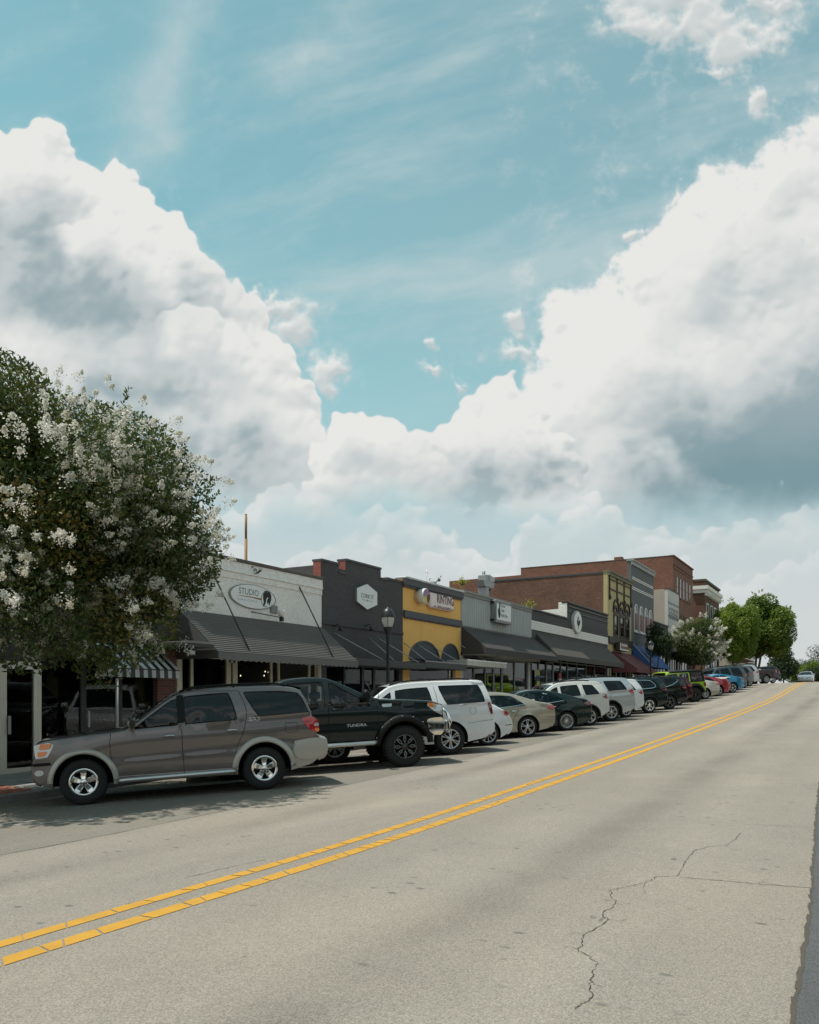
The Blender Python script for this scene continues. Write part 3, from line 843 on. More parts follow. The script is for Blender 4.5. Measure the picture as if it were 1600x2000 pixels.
# ------------------------------------------------------------------ shop buildings
def zF(px, py, Y=YF): return zat(py, at(px, Y), Y)
M_char = brick_mat('charcoal_painted_brick', (0.070, 0.067, 0.067), (0.082, 0.078, 0.077), (0.058, 0.056, 0.056), var=0.30, blot=((0.115, 0.11, 0.107), 0.6))
M_whitebrick = brick_mat('white_painted_brick', (0.84, 0.80, 0.735), (0.86, 0.82, 0.755), (0.80, 0.765, 0.70), var=0.07, blot=((0.62, 0.59, 0.52), 0.4))
M_redbrick = brick_mat('old_red_brick', (0.175, 0.078, 0.048), (0.105, 0.05, 0.034), (0.21, 0.15, 0.11), var=0.45, blot=((0.085, 0.048, 0.034), 0.7))
M_orangebrick = brick_mat('orange_red_brick', (0.235, 0.095, 0.060), (0.17, 0.07, 0.046), (0.24, 0.16, 0.12), var=0.35, blot=((0.11, 0.055, 0.04), 0.5))
M_darkbrick = brick_mat('brown_pier_brick', (0.17, 0.07, 0.045), (0.12, 0.05, 0.035), (0.16, 0.12, 0.1))
M_redend = brick_mat('bright_red_brick', (0.34, 0.09, 0.065), (0.28, 0.075, 0.055), (0.22, 0.12, 0.1))
M_yellowst = paint('ochre_stucco', (0.86, 0.485, 0.135), 0.85, 0.08, 1.2, bmp=0.25, bscale=60, streak=0.08)
M_slate = paint('slate_trim', (0.072, 0.070, 0.075), 0.6, 0.2, 3.0)
M_coping = paint('rust_brown_coping', (0.11, 0.085, 0.065), 0.7, 0.3, 3.0)
M_galv = paint('galvanised_coping', (0.42, 0.44, 0.43), 0.45, 0.2, 3.0, metallic=0.4)
M_corr = paint('grey_corrugated_steel', (0.48, 0.49, 0.475), 0.5, 0.10, 1.0, metallic=0.1, streak=0.15)
M_corrtop = paint('grey_green_flashing', (0.25, 0.25, 0.23), 0.6, 0.2, 2.0, grime=((0.22, 0.19, 0.15), 0.5))
M_awngrey = paint('grey_ribbed_awning_metal', (0.116, 0.111, 0.103), 0.55, 0.18, 2.0, streak=0.1)
M_awnbrown = paint('brown_black_awning_cloth', (0.056, 0.049, 0.046), 0.8, 0.10, 1.0)
M_awnolive = paint('olive_brown_awning_cloth', (0.070, 0.061, 0.051), 0.8, 0.10, 1.0)
M_maroon = paint('maroon_awning_cloth', (0.15, 0.045, 0.045), 0.75, 0.1, 2.0)
M_blueawn = paint('blue_awning_cloth', (0.035, 0.10, 0.27), 0.7, 0.1, 2.0)
M_pale_edge = paint('pale_blue_trim', (0.30, 0.34, 0.48), 0.6, 0.1, 2.0)
M_black = simple('black_paint', (0.014, 0.014, 0.015), 0.45)
M_blackmetal = paint('black_iron', (0.018, 0.019, 0.02), 0.4, 0.2, 5.0)
M_alu = paint('bare_aluminium', (0.76, 0.72, 0.62), 0.4, 0.1, 4.0, metallic=0.35)
M_cream = paint('cream_painted_wood', (0.60, 0.53, 0.40), 0.6, 0.15, 3.0)
M_whitewood = paint('white_painted_wood', (0.82, 0.78, 0.72), 0.6, 0.08, 2.0)
M_greywood = paint('grey_painted_wood', (0.22, 0.215, 0.205), 0.65, 0.12, 3.0)
M_darkwood = paint('dark_painted_board', (0.058, 0.057, 0.056), 0.7, 0.2, 2.0)
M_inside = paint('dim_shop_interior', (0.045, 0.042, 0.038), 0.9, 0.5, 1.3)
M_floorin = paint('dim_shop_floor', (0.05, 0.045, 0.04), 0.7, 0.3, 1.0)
M_olive = paint('old_gold_stucco', (0.50, 0.415, 0.205), 0.85, 0.12, 1.2, streak=0.1)
M_brownpaint = paint('dark_brown_paint', (0.045, 0.028, 0.022), 0.6, 0.2, 3.0)
M_bluegrey = paint('blue_grey_stucco', (0.125, 0.130, 0.130), 0.8, 0.10, 1.0)
M_winered = paint('wine_red_paint', (0.17, 0.02, 0.03), 0.5, 0.1, 4.0)
M_creamst = paint('cream_stucco', (0.46, 0.39, 0.32), 0.85, 0.08, 1.0, streak=0.12)
M_paleside = paint('pale_metal_siding', (0.58, 0.565, 0.53), 0.6, 0.06, 2.0)
M_roof = paint('roof_felt', (0.10, 0.10, 0.10), 0.9, 0.3, 1.0)
M_glass = glass_mat('shop_window_glass', (0.055, 0.06, 0.058), 0.7, 0.01, 0.75)
M_dimglass = glass_mat('low_reflect_window_glass', (0.045, 0.05, 0.05), 0.6, 0.02, 0.7)  # shop glass with weaker reflections, for the two nearest shops
M_upglass = simple('upper_window_glass', (0.016, 0.017, 0.019), 0.08, spec=0.6)
M_stripe_w = paint('white_awning_stripe', (0.46, 0.46, 0.43), 0.8, 0.1, 3.0)
M_signwhite = paint('white_sign_face', (0.80, 0.79, 0.76), 0.5, 0.05, 3.0)
M_signgrey = paint('grey_sign_trim', (0.22, 0.23, 0.22), 0.5, 0.1, 3.0)
M_ink = simple('grey_lettering', (0.13, 0.14, 0.14), 0.7)
M_inkdark = simple('near_black_lettering', (0.02, 0.02, 0.02), 0.7)
M_steel = paint('weathered_sheet_steel', (0.33, 0.34, 0.34), 0.45, 0.15, 3.0, metallic=0.5)
M_concrete = paint('raw_canopy_concrete', (0.50, 0.47, 0.40), 0.85, 0.2, 3.0, streak=0.2)
M_lightbulb = simple('warm_lamp', (0.9, 0.8, 0.6), 0.5)

def building(name, label, x0, x1, z0, group=None):
    return thing(name, label, 'building', ((x0 + x1) / 2, YF, z0), group=group)
def shell(t, x0, x1, yb, ztop, zroof, wall, side, zs, front_y=YF, left_top=None, thick=0.3, zbase=None, rightwall=True):
    """upper front wall over the shop window, side walls with parapets, back wall and roof"""
    z0 = (zbase if zbase is not None else t.location.z) - 0.5
    MB().box(x0, x1, front_y, front_y + thick, zs, ztop).build('front_wall', wall, t)
    lt = left_top or [(front_y + thick, ztop), (yb, ztop)]
    poly = [(x0, lt[0][0], z0)] + [(x0, y, z) for y, z in lt] + [(x0, lt[-1][0], z0)]
    MB().prism(poly, (0.28, 0, 0)).build('side_wall', side, t)
    if rightwall:
        poly = [(x1 - 0.28, front_y + thick, z0), (x1 - 0.28, front_y + thick, ztop - 0.02), (x1 - 0.28, yb, zroof + 0.3), (x1 - 0.28, yb, z0)]
        MB().prism(poly, (0.278, 0, 0)).build('side_wall', side, t)
    MB().box(x0 + 0.28, x1 - 0.28, front_y + thick, yb, zroof - 0.2, zroof).build('roof', M_roof, t)
    MB().box(x0 + 0.28, x1 - 0.28, yb - 0.25, yb - 0.002, z0, zroof - 0.2).build('back_wall', side, t)
    # dim room behind the glass
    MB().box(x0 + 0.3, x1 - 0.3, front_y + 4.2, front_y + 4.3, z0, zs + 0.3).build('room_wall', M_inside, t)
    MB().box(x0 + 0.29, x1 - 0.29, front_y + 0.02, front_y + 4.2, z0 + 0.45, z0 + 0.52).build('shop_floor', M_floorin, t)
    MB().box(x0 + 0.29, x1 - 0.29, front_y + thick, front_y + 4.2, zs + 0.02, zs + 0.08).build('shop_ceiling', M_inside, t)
def store(t, x0, x1, z0, z1, cols, frame, y=YF + 0.12, bulk=0.45, trans=0.0, fw=0.06, door=None, bulkm=None, pier=None, pierm=None, glass=None):
    """shop window: low wall, posts, rails, panes; door = column index that is a glazed door"""
    glass = glass or M_glass
    if pier:
        for (a, b) in ((x0, x0 + pier), (x1 - pier, x1)):
            MB().box(a, b, YF, YF + 0.34, z0 - 0.3, z1, 0, 0.008).build('pier', pierm, t)
        x0 += pier; x1 -= pier
    xs = list(np.linspace(x0, x1, cols + 1)) if isinstance(cols, int) else [x0 + (x1 - x0) * c for c in cols]
    n = len(xs) - 1
    for i, x in enumerate(xs):
        MB().box(x - fw / 2, x + fw / 2, y - 0.05, y + 0.05, z0, z1, 0, 0.006).build('mullion', frame, t)
    zt = z1 - trans if trans else z1
    for i in range(n):
        a, b = xs[i] + fw / 2, xs[i + 1] - fw / 2
        isd = door is not None and i == door
        zb = z0 + (0.12 if isd else bulk)
        if isd:
            d = MB().box(a, b, y - 0.045, y + 0.045, z0 + 0.01, zb).box(a, a + 0.09, y - 0.045, y + 0.045, zb, zt - 0.06).box(b - 0.09, b, y - 0.045, y + 0.045, zb, zt - 0.06).box(a, b, y - 0.045, y + 0.045, zt - 0.14, zt - 0.06).build('door', frame, t)
            child(MB().box(a + 0.09, b - 0.09, y - 0.006, y + 0.006, zb, zt - 0.14), 'pane', glass, d)
            child(MB().box(a + 0.10, a + 0.16, y - 0.10, y - 0.05, z0 + 0.85, z0 + 1.25, 0, 0.01), 'handle', M_steel, d)
        else:
            MB().box(a, b, y - 0.06, y + 0.06, z0 - 0.3, zb - 0.05).build('bulkhead', bulkm or frame, t)
            MB().box(a, b, y - 0.07, y + 0.06, zb - 0.05, zb, 0, 0.006).build('sill', frame, t)
            MB().box(a, b, y - 0.006, y + 0.006, zb, zt).build('pane', glass, t)
        MB().box(a, b, y - 0.04, y + 0.04, zt - 0.05, zt + 0.03).build('rail', frame, t)
        if trans: MB().box(a, b, y - 0.006, y + 0.006, zt + 0.03, z1).build('pane', glass, t)
def awning(t, x0, x1, ztop, zfront, out, mat, val=0.22, y=YF, sides=True, valmat=None, ribs=0, scallop=False, seg=None):
    """sloped awning: cloth or ribbed sheet, triangular cheeks, hanging valance"""
    th = 0.035
    mb = MB()
    if ribs:
        prof = []
        for i in range(ribs):
            t0, t1 = i / ribs, (i + 1) / ribs
            for tt, up in ((t0, 0.0), (t1, 0.034)):
                prof.append((y - out * tt, ztop + (zfront - ztop) * tt + up))
        n = len(prof)
        vs = [(x, a, b) for x in (x0, x1) for a, b in prof] + [(x, a, b - th) for x in (x0, x1) for a, b in (prof[0], prof[-1])]
        mb.add(vs, [(i, i + 1, n + i + 1, n + i) for i in range(n - 1)])
        mb.add([(x0, y, ztop - th), (x1, y, ztop - th), (x1, y - out, zfront - th), (x0, y - out, zfront - th)], [(0, 1, 2, 3)])
    else:
        mb.prism([(x0, y - 0.002, ztop), (x0, y - out, zfront), (x0, y - out, zfront - th), (x0, y - 0.002, ztop - th * 1.6)], (x1 - x0, 0, 0))
    a = mb.build('awning', mat, t)
    if sides:
        for xx in (x0 - 0.012, x1):
            child(MB().prism([(xx, y - 0.002, ztop - 0.01), (xx, y - out, zfront - 0.01), (xx, y - out, zfront - val), (xx, y - 0.002, zfront - val)], (0.012, 0, 0)), 'cheek', valmat or mat, a)
    if val:
        if scallop:
            vm = MB(); n = int((x1 - x0) / 0.22)
            for i in range(n):
                xa, xb = x0 + (x1 - x0) * i / n, x0 + (x1 - x0) * (i + 1) / n
                arc = [(xa + (xb - xa) * k / 6, y - out, zfront - val - 0.05 * math.sin(math.pi * k / 6)) for k in range(7)]
                vm.prism([(xa, y - out, zfront + 0.02), ] + arc + [(xb, y - out, zfront + 0.02)], (0, -0.015, 0))
        else:
            vm = MB().box(x0, x1, y - out - 0.015, y - out, zfront - val, zfront + 0.012)
        child(vm, 'valance', valmat or mat, a)
    return a
def canopy(t, x0, x1, z, out, h, mat, y=YF, rods=(), rodtop=1.0, edge=None):
    c = MB().box(x0, x1, y - out, y - 0.003, z - h, z, 0, 0.012).build('canopy', mat, t)
    if edge: child(MB().box(x0 - 0.01, x1 + 0.01, y - out - 0.02, y - out, z - 0.03, z + 0.025), 'edge_trim', edge, c)
    for (xa, xb) in rods:
        child(MB().tube([(xa, y, z + rodtop), (xb, y - out + 0.05, z + 0.01)], 0.016, 6), 'rod', M_galv, c)
    return c
def window(t, x0, x1, z0, z1, frame, y=YF, glass=None, fw=0.08, arch=False, deep=0.05, split=True, name='window'):
    """a window standing 5 cm proud frame with its pane; an arched head if asked"""
    n = 10
    if arch:
        c, r = (x0 + x1) / 2, (x1 - x0) / 2
        out_ = [(x0, z0)] + [(c - r * math.cos(math.pi * k / n), z1 - r + r * math.sin(math.pi * k / n)) for k in range(n + 1)] + [(x1, z0)]
        r2 = r - fw
        in_ = [(x0 + fw, z0 + fw)] + [(c - r2 * math.cos(math.pi * k / n), z1 - r + r2 * math.sin(math.pi * k / n)) for k in range(n + 1)] + [(x1 - fw, z0 + fw)]
    else:
        out_ = [(x0, z0), (x0, z1), (x1, z1), (x1, z0)]; in_ = [(x0 + fw, z0 + fw), (x0 + fw, z1 - fw), (x1 - fw, z1 - fw), (x1 - fw, z0 + fw)]
    m = len(out_)
    vs = [(a, y - deep, b) for a, b in out_] + [(a, y - deep, b) for a, b in in_] + [(a, y + 0.01, b) for a, b in out_] + [(a, y - 0.004, b) for a, b in in_]
    fs = []
    for i in range(m):
        j = (i + 1) % m
        fs += [(i, j, m + j, m + i), (i, 2 * m + i, 2 * m + j, j), (m + i, m + j, 3 * m + j, 3 * m + i)]
    w = MB().add(vs, fs).build(name, frame, t)
    child(MB().add([(a, y - 0.012, b) for a, b in in_], [list(range(m))]), 'pane', glass or M_upglass, w)
    if split:
        zm = (z0 + z1) / 2 if not arch else z0 + (z1 - z0) * 0.5
        child(MB().box(x0 + fw, x1 - fw, y - deep + 0.004, y - 0.002, zm - 0.03, zm + 0.03), 'glazing_bar', frame, w)
    return w

# ---- 0: aluminium door shop at the near end
z = swz(10.5, YF)
t0 = building('corner_shop', 'dark shop with aluminium framed glass door at the left edge, under the flowering tree', 5.0, 11.62, z)
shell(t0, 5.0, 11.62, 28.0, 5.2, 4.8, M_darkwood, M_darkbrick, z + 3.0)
store(t0, 5.0, 11.60, z, z + 2.40, [0.0, 0.28, 0.56, 0.70, 0.86, 1.0], M_alu, y=YF + 0.06, bulk=0.35, trans=0.0, fw=0.10, door=4, bulkm=M_darkwood, glass=M_dimglass)
MB().box(5.0, 11.60, YF + 0.01, YF + 0.12, z + 2.43, z + 3.0).build('transom_board', M_darkwood, t0)
# ---- 1: dark shop with striped awning
z = swz(13.5, YF)
t1 = building('brick_shop', 'dark brick shop with small striped awning, behind the flowering tree', 11.62, 15.7, z)
shell(t1, 11.62, 15.7, 28.0, 5.0, 4.6, M_darkwood, M_darkbrick, z + 3.05)
store(t1, 11.62, 15.0, z, z + 2.75, [0, 0.34, 0.68, 1.0], M_darkwood, bulk=0.6, door=1, bulkm=M_darkwood, glass=M_dimglass)
MB().box(15.0, 15.66, YF - 0.02, YF + 0.34, z - 0.3, z + 3.05, 0, 0.008).build('pier', M_darkbrick, t1)
MB().box(11.95, 15.38, YF + 0.06, YF + 0.20, z + 2.75, z + 3.05).build('transom_board', M_darkwood, t1)
zt_ = z + 2.86
sa = thing('striped_awning', 'small black and white striped awning over the dark brick shop window', 'awning', (14.0, YF, zt_))
nst = 17
xs0, xs1 = 12.75, 14.95
fr = MB().tube([(xs0, YF - 0.05, zt_), (xs0, YF - 0.85, zt_ - 0.62), (xs1, YF - 0.85, zt_ - 0.62), (xs1, YF - 0.05, zt_)], 0.014, 6).build('frame', M_blackmetal, sa)
for i in range(nst):
    a, b = xs0 + (xs1 - xs0) * i / nst, xs0 + (xs1 - xs0) * (i + 1) / nst
    MB().prism([(a, YF - 0.03, zt_ + 0.02), (a, YF - 0.85, zt_ - 0.60), (a, YF - 0.86, zt_ - 0.82), (a, YF - 0.84, zt_ - 0.82), (a, YF - 0.83, zt_ - 0.61), (a, YF - 0.03, zt_)], (b - a - 0.001, 0, 0)).build('stripe', M_stripe_w if i % 2 == 0 else M_black, sa)
canopy(t1, 14.55, 15.66, z + 2.95, 1.35, 0.12, M_darkwood, edge=M_greywood)
pst = MB().tube([(12.95, YF - 0.9, z - 0.05), (12.95, YF - 0.9, z + 2.0)], 0.035, 10).box(12.87, 13.03, YF - 0.98, YF - 0.82, z - 0.02, z + 0.02).build('sign_post', paint('pale_post_paint', (0.42, 0.42, 0.40), 0.6, 0.1))
tag(pst, 'thin pale post on the pavement behind the taupe utility vehicle hood', 'post')
# ---- 2: white painted studio
X2a, X2b = 15.7, 22.25
z = swz(19, YF); zt = 5.72
t2 = building('white_shop', 'white painted brick studio shop with grey ribbed awning', X2a, X2b, z)
shell(t2, X2a, X2b, 30.0, zt - 0.08, zt - 0.6, M_whitebrick, M_whitebrick, z + 2.55)
MB().box(X2a - 0.02, X2b - 0.003, YF - 0.09, YF + 0.36, zt - 0.08, zt + 0.02, 0, 0.01).build('coping', M_coping, t2)
MB().box(X2a, X2b - 0.004, YF - 0.05, YF, zt - 0.32, zt - 0.08).build('cornice', M_whitebrick, t2)
MB().box(X2a, X2b - 0.006, YF - 0.075, YF - 0.0, zt - 0.40, zt - 0.32, 0, 0.01).build('cornice', M_whitebrick, t2)
MB().box(X2a, X2b - 0.008, YF - 0.035, YF, zt - 0.58, zt - 0.40).build('cornice', M_whitebrick, t2)
a2 = awning(t2, X2a, X2b, 4.06, 2.86, 1.46, M_awngrey, val=0.15, ribs=21, scallop=True)
for (pa, pb) in (((415, 1118), (480, 1281)), ((583.4, 1144.5), (659.6, 1289.4))):
    xa = at(pa[0], YF); za = zat(pa[1], xa, YF); yb = YF - 1.36; xb = at(pb[0], yb)
    child(MB().tube([(xa, YF - 0.01, za), (xa - 0.25 + (xb - xa) * 0.0 + 0.25, yb, 2.95)], 0.022, 6), 'rod', M_blackmetal, a2)
store(t2, X2a, X2b, z, z + 2.55, [0, 0.07, 0.30, 0.36, 0.62, 0.68, 0.94, 1.0], M_cream, bulk=0.55, fw=0.10, door=2, bulkm=M_darkwood, pier=0.2, pierm=M_cream)
# twin flood lamp on a bracket
xl = at(528, YF); zl = zat(1206, xl, YF)
fl = thing('flood_lamp', 'small flood lamp on a black bracket over the grey ribbed awning', 'lamp', (xl, YF, zl))
MB().tube([(at(490, YF), YF - 0.01, zat(1195, at(490, YF), YF)), (xl - 0.05, YF - 0.42, zl - 0.02)], 0.014, 6).build('arm', M_blackmetal, fl)
MB().box(xl - 0.06, xl + 0.06, YF - 0.50, YF - 0.38, zl - 0.14, zl + 0.0, 0, 0.02).build('ballast', M_black, fl)
MB().box(xl - 0.02, xl + 0.30, YF - 0.06, YF - 0.005, zl + 0.14, zl + 0.38, 0, 0.01).build('junction_box', M_signgrey, fl)
MB().lathe([(0.0, 0.0), (0.07, 0.02), (0.13, 0.16), (0.13, 0.20), (0.11, 0.18), (0.0, 0.05)], (xl, YF - 0.42, zl + 0.0), 'Z', 14).build('lamp_head', M_whitewood, fl)
# strings of small lamps seen through the window
for i, (px, py) in enumerate(((462, 1319), (470, 1320), (518, 1312), (524, 1313), (516, 1320), (526, 1321))):
    xx = at(px, YF + 1.2); zz_ = zat(py, xx, YF + 1.2)
    mt = MATS.get('lit_bulb')
    if not mt:
        mt, nt_, b_ = new_mat('lit_bulb'); b_.inputs['Emission Color'].default_value = (1.0, 0.85, 0.6, 1); b_.inputs['Emission Strength'].default_value = 5.0
    o = MB().lathe([(0.0, -0.018), (0.013, -0.01), (0.017, 0.0), (0.013, 0.01), (0.006, 0.018), (0.006, 0.032), (0.0, 0.032)], (xx, YF + 1.2, zz_), 'Z', 8).build('light_bulb', mt)
    tag(o, 'tiny lit bulb in the white studio shop window, ' + ('left one of the far left pair', 'right one of the far left pair', 'upper left of the four', 'upper right of the four', 'lower left of the four', 'lower right of the four')[i], 'bulb', 'bulbs in the studio window')
# ---- 3: charcoal stepped front
X3a, X3b = 22.25, 27.73
z = swz(25, YF)
t3 = building('charcoal_shop', 'charcoal painted brick shop with stepped parapet', X3a, X3b, z)
zA = zF(628, 1091); xn0 = at(662, YF); xn1 = at(676, YF); zn = zF(668, 1117); zB = zF(676, 1091); xn2 = at(744, YF); xn3 = at(756, YF); zn2 = zF(746, 1131); zC = zF(757, 1121)
zC = min(max(zC, zn2 + 0.32), zB - 0.3)
shell(t3, X3a, X3b, 30.0, zn2, 5.5, M_char, M_char, z + 2.6)
for (xa, xb, zz_) in ((X3a, xn0, zA), (xn0, xn1, zn), (xn1, xn2, zB), (xn2, xn3, zn2 + 0.05), (xn3, X3b, zC)):
    if zz_ - 0.06 > zn2: MB().box(xa + 0.002, xb - 0.002, YF, YF + 0.34, zn2, zz_ - 0.07).build('parapet', [M_char], t3)
    MB().box(xa - 0.02, xb + 0.0, YF - 0.04, YF + 0.38, zz_ - 0.07, zz_).build('coping', M_slate, t3)
for (xa, za, zb) in ((X3a, 5.74, zA - 0.07), (xn1, zn, zB - 0.07), (xn3, zn2 + 0.05, zC - 0.07)):
    MB().box(xa - 0.012, xa + 0.001, YF + 0.02, YF + 0.34, za + 0.002, zb).build('brick_end', M_redend, t3)
zb_ = zF(640, 1215)
MB().box(X3a + 0.01, X3b - 0.01, YF - 0.05, YF, zb_ - 0.09, zb_, 0, 0.01).build('string_course', M_char, t3)
canopy(t3, 22.75, X3b - 0.02, 3.02, 1.05, 0.24, M_darkwood, rods=((23.0, 24.6), (25.2, 25.4), (25.9, 27.2)), rodtop=0.9)
for px in (651, 712):
    xq = at(px, YF); zq = zF(px, 1226)
    MB().tube([(xq, YF, zq + 0.05), (xq, YF - 0.22, zq + 0.12), (xq, YF - 0.30, zq)], 0.015, 6).lathe([(0.0, 0.02), (0.05, 0.0), (0.09, -0.12), (0.08, -0.12), (0.0, -0.02)], (xq, YF - 0.30, zq), 'Z', 10).build('gooseneck_lamp', M_black, t3)
store(t3, X3a, X3b, z, z + 2.6, [0, 0.24, 0.48, 0.66, 1.0], M_black, bulk=0.5, door=2, pier=0.3, pierm=M_char)
# ---- 4: ochre printing shop
X4a, X4b = 27.73, 32.96
z = swz(30, YF); zt = zF(787, 1124)
t4 = building('ochre_shop', 'ochre yellow stucco shop with dark bands and two blind arches', X4a, X4b, z)
shell(t4, X4a, X4b, 32.0, zt - 0.1, zt - 0.7, M_yellowst, M_redbrick, z + 2.75)
zc1 = zF(787, 1143.5)
MB().box(X4a - 0.02, X4b, YF - 0.16, YF, zc1 + 0.03, zt - 0.12).box(X4a - 0.02, X4b, YF - 0.10, YF, zc1 - 0.05, zc1 + 0.03).build('cornice', M_slate, t4)
MB().box(X4a - 0.03, X4b + 0.0, YF - 0.20, YF + 0.36, zt - 0.12, zt - 0.04, 0, 0.012).build('coping', M_galv, t4)
zb1, zb2 = zF(787, 1191.5), zF(787, 1205)
MB().box(X4a + 0.01, X4b - 0.01, YF - 0.09, YF, zb2, zb1, 0, 0.012).build('band', M_slate, t4)
dn = MB()
for i in range(24):
    xa = X4a + 0.08 + i * (X4b - X4a - 0.16) / 24
    dn.box(xa, xa + 0.11, YF - 0.07, YF, zb2 - 0.05, zb2)
dn.build('dentils', M_slate, t4)
for (pa, pb, pt) in ((800, 857, 1255), (863, 896, 1260)):
    xa, xb = at(pa, YF), at(pb, YF); c = (xa + xb) / 2; r = (xb - xa) / 2; za = zat(pt, c, YF)
    rz_ = min(r * 1.05, za - (z + 2.6)); n = 18
    out_ = [(xa, z + 2.62)] + [(c - r * math.cos(math.pi * k / n), za - rz_ + rz_ * math.sin(math.pi * k / n)) for k in range(n + 1)] + [(xb, z + 2.62)]
    MB().prism([(a, YF - 0.012, b) for a, b in out_], (0, 0.02, 0)).build('blind_arch', paint('blue_slate_panel', (0.052, 0.058, 0.068), 0.6, 0.12, 2.0), t4)
    hood = [(c - (r + d_) * math.cos(math.pi * k / n), za - rz_ + (rz_ + d_) * math.sin(math.pi * k / n)) for d_ in (0.0, 0.07) for k in range(n + 1)]
    MB().add([(a, YF - 0.045, b) for a, b in hood] + [(a, YF, b) for a, b in hood], [(k, k + 1, n + k + 2, n + k + 1) for k in range(n)] + [(k, k + 2 * (n + 1), k + 1 + 2 * (n + 1), k + 1) for k in range(n)] + [(n + 1 + k, n + 2 + k, n + 2 + k + 2 * (n + 1), n + 1 + k + 2 * (n + 1)) for k in range(n)]).build('arch_moulding', M_slate, t4)
canopy(t4, X4a + 0.02, 31.5, 3.12, 1.0, 0.26, M_darkwood, rods=((27.8, 27.9), (28.9, 29.6), (30.2, 31.2)), rodtop=0.75, edge=M_signgrey)
store(t4, X4a, X4b, z, z + 2.75, [0, 0.9, 1.0], M_alu, bulk=0.5, fw=0.07, pier=0.55, pierm=M_yellowst)
# ---- 5: grey corrugated front
X5a, X5b = 32.96, 41.63
z = swz(37, YF); zt = zF(900, 1152); zc0 = zF(900, 1163); zlow = zF(903, 1222)
t5 = building('corrugated_shop', 'grey corrugated steel fronted shop with wide dark awning', X5a, X5b, z)
shell(t5, X5a, X5b, 33.0, zt - 0.1, zt - 0.8, M_corrtop, M_redbrick, z + 2.9)
cm = MB(); nr = 42
for i in range(nr):
    xa = X5a + 0.02 + i * (X5b - X5a - 0.04) / nr; w = (X5b - X5a - 0.04) / nr
    P_ = [(xa, -0.02), (xa + w * 0.5, -0.02), (xa + w * 0.6, -0.085), (xa + w * 0.88, -0.085), (xa + w, -0.02)]
    cm.add([(a, YF + b, zz_) for a, b in P_ for zz_ in (zlow, zc0)], [(2 * k, 2 * k + 2, 2 * k + 3, 2 * k + 1) for k in range(4)])
cm.build('corrugated_cladding', M_corr, t5)
MB().box(X5a, X5b, YF - 0.16, YF + 0.34, zt - 0.10, zt).box(X5a, X5b, YF - 0.11, YF, zt - 0.22, zt - 0.10).box(X5a, X5b, YF - 0.07, YF, zc0, zt - 0.22).build('flashing', M_corrtop, t5)
awning(t5, X5a + 0.1, X5b + 0.9, zlow - 0.05, 3.90, 1.25, M_awnbrown, val=0.26)
canopy(t5, 31.55, 35.9, 3.32, 1.0, 0.24, M_concrete, rods=((32.9, 33.7),), rodtop=0.75, edge=M_whitewood)
MB().box(X5a + 0.15, X5b - 0.15, YF - 0.62, YF - 0.0, z + 2.72, z + 2.90).build('soffit_fascia', M_concrete, t5)
store(t5, X5a, X5b, z, z + 2.7, [0, 0.16, 0.32, 0.44, 0.58, 0.78, 1.0], M_greywood, bulk=0.5, fw=0.09, door=3, pier=0.28, pierm=M_corr, bulkm=M_greywood)
# ---- 6: dark boarded front with a white band; low part and high part
X6a, X6m, X6b = 41.63, 47.85, 56.70
z = swz(49, YF); zlo = zF(1037, 1188); zhi = zF(1108, 1175)
t6 = building('dark_shop', 'dark painted shop with long white band and raised right half', X6a, X6b, z)
shell(t6, X6a, X6b, 34.0, zlo - 0.08, zlo - 0.7, M_darkwood, M_redbrick, z + 3.0)
MB().box(X6m, X6b - 0.01, YF - 0.004, YF + 0.3, zlo - 0.08, zhi - 0.08).build('front_wall', M_darkwood, t6)
MB().box(X6a, X6m - 0.01, YF - 0.10, YF + 0.34, zlo - 0.08, zlo).build('coping', M_black, t6)
MB().box(X6m - 0.05, X6b - 0.005, YF - 0.12, YF + 0.34, zhi - 0.08, zhi).box(X6m, X6b - 0.006, YF - 0.08, YF - 0.004, zhi - 0.30, zhi - 0.22).box(X6m, X6b - 0.006, YF - 0.06, YF - 0.004, zhi - 0.62, zhi - 0.55).build('cornice', M_black, t6)
MB().prism([(X6m - 0.03, YF + 0.001, zlo + 0.0), (X6m - 0.03, YF + 0.001, zhi - 0.0), (X6m - 0.03, YF + 0.55, zhi - 0.02), (X6m - 0.03, YF + 0.55, zhi - 0.42), (X6m - 0.03, YF + 2.2, zhi - 0.46), (X6m - 0.03, YF + 2.2, zlo - 0.4), (X6m - 0.03, YF + 0.35, zlo - 0.4), (X6m - 0.03, YF + 0.35, zlo)], (0.25, 0, 0)).build('step_wall', M_whitebrick, t6)
zw1, zw0 = zF(1037, 1211), zF(1037, 1229)
for i in range(4):
    h_ = (zw1 - zw0) / 4
    MB().box(X6a + 0.01, X6b - 0.01, YF - 0.045, YF - 0.004, zw0 + i * h_ + 0.006, zw0 + (i + 1) * h_ - 0.006).build('board', M_whitewood, t6)
for i in range(6):
    zz_ = zlo - 0.15 - i * 0.11
    if zz_ < zw1: break
    MB().box(X6a + 0.01, X6b - 0.01, YF - 0.025, YF - 0.005, zz_ - 0.10, zz_).build('board', M_darkwood, t6)
awning(t6, X6a + 0.9, X6b - 0.35, zF(1130, 1254), 4.02, 1.25, M_awnolive, val=0.28)
store(t6, X6a, X6b, z, z + 3.0, [0, 0.085, 0.17, 0.255, 0.345, 0.43, 0.56, 0.69, 0.82, 1.0], M_greywood, bulk=0.55, trans=0.55, fw=0.10, door=2, pier=0.25, pierm=M_darkwood, bulkm=M_darkwood)
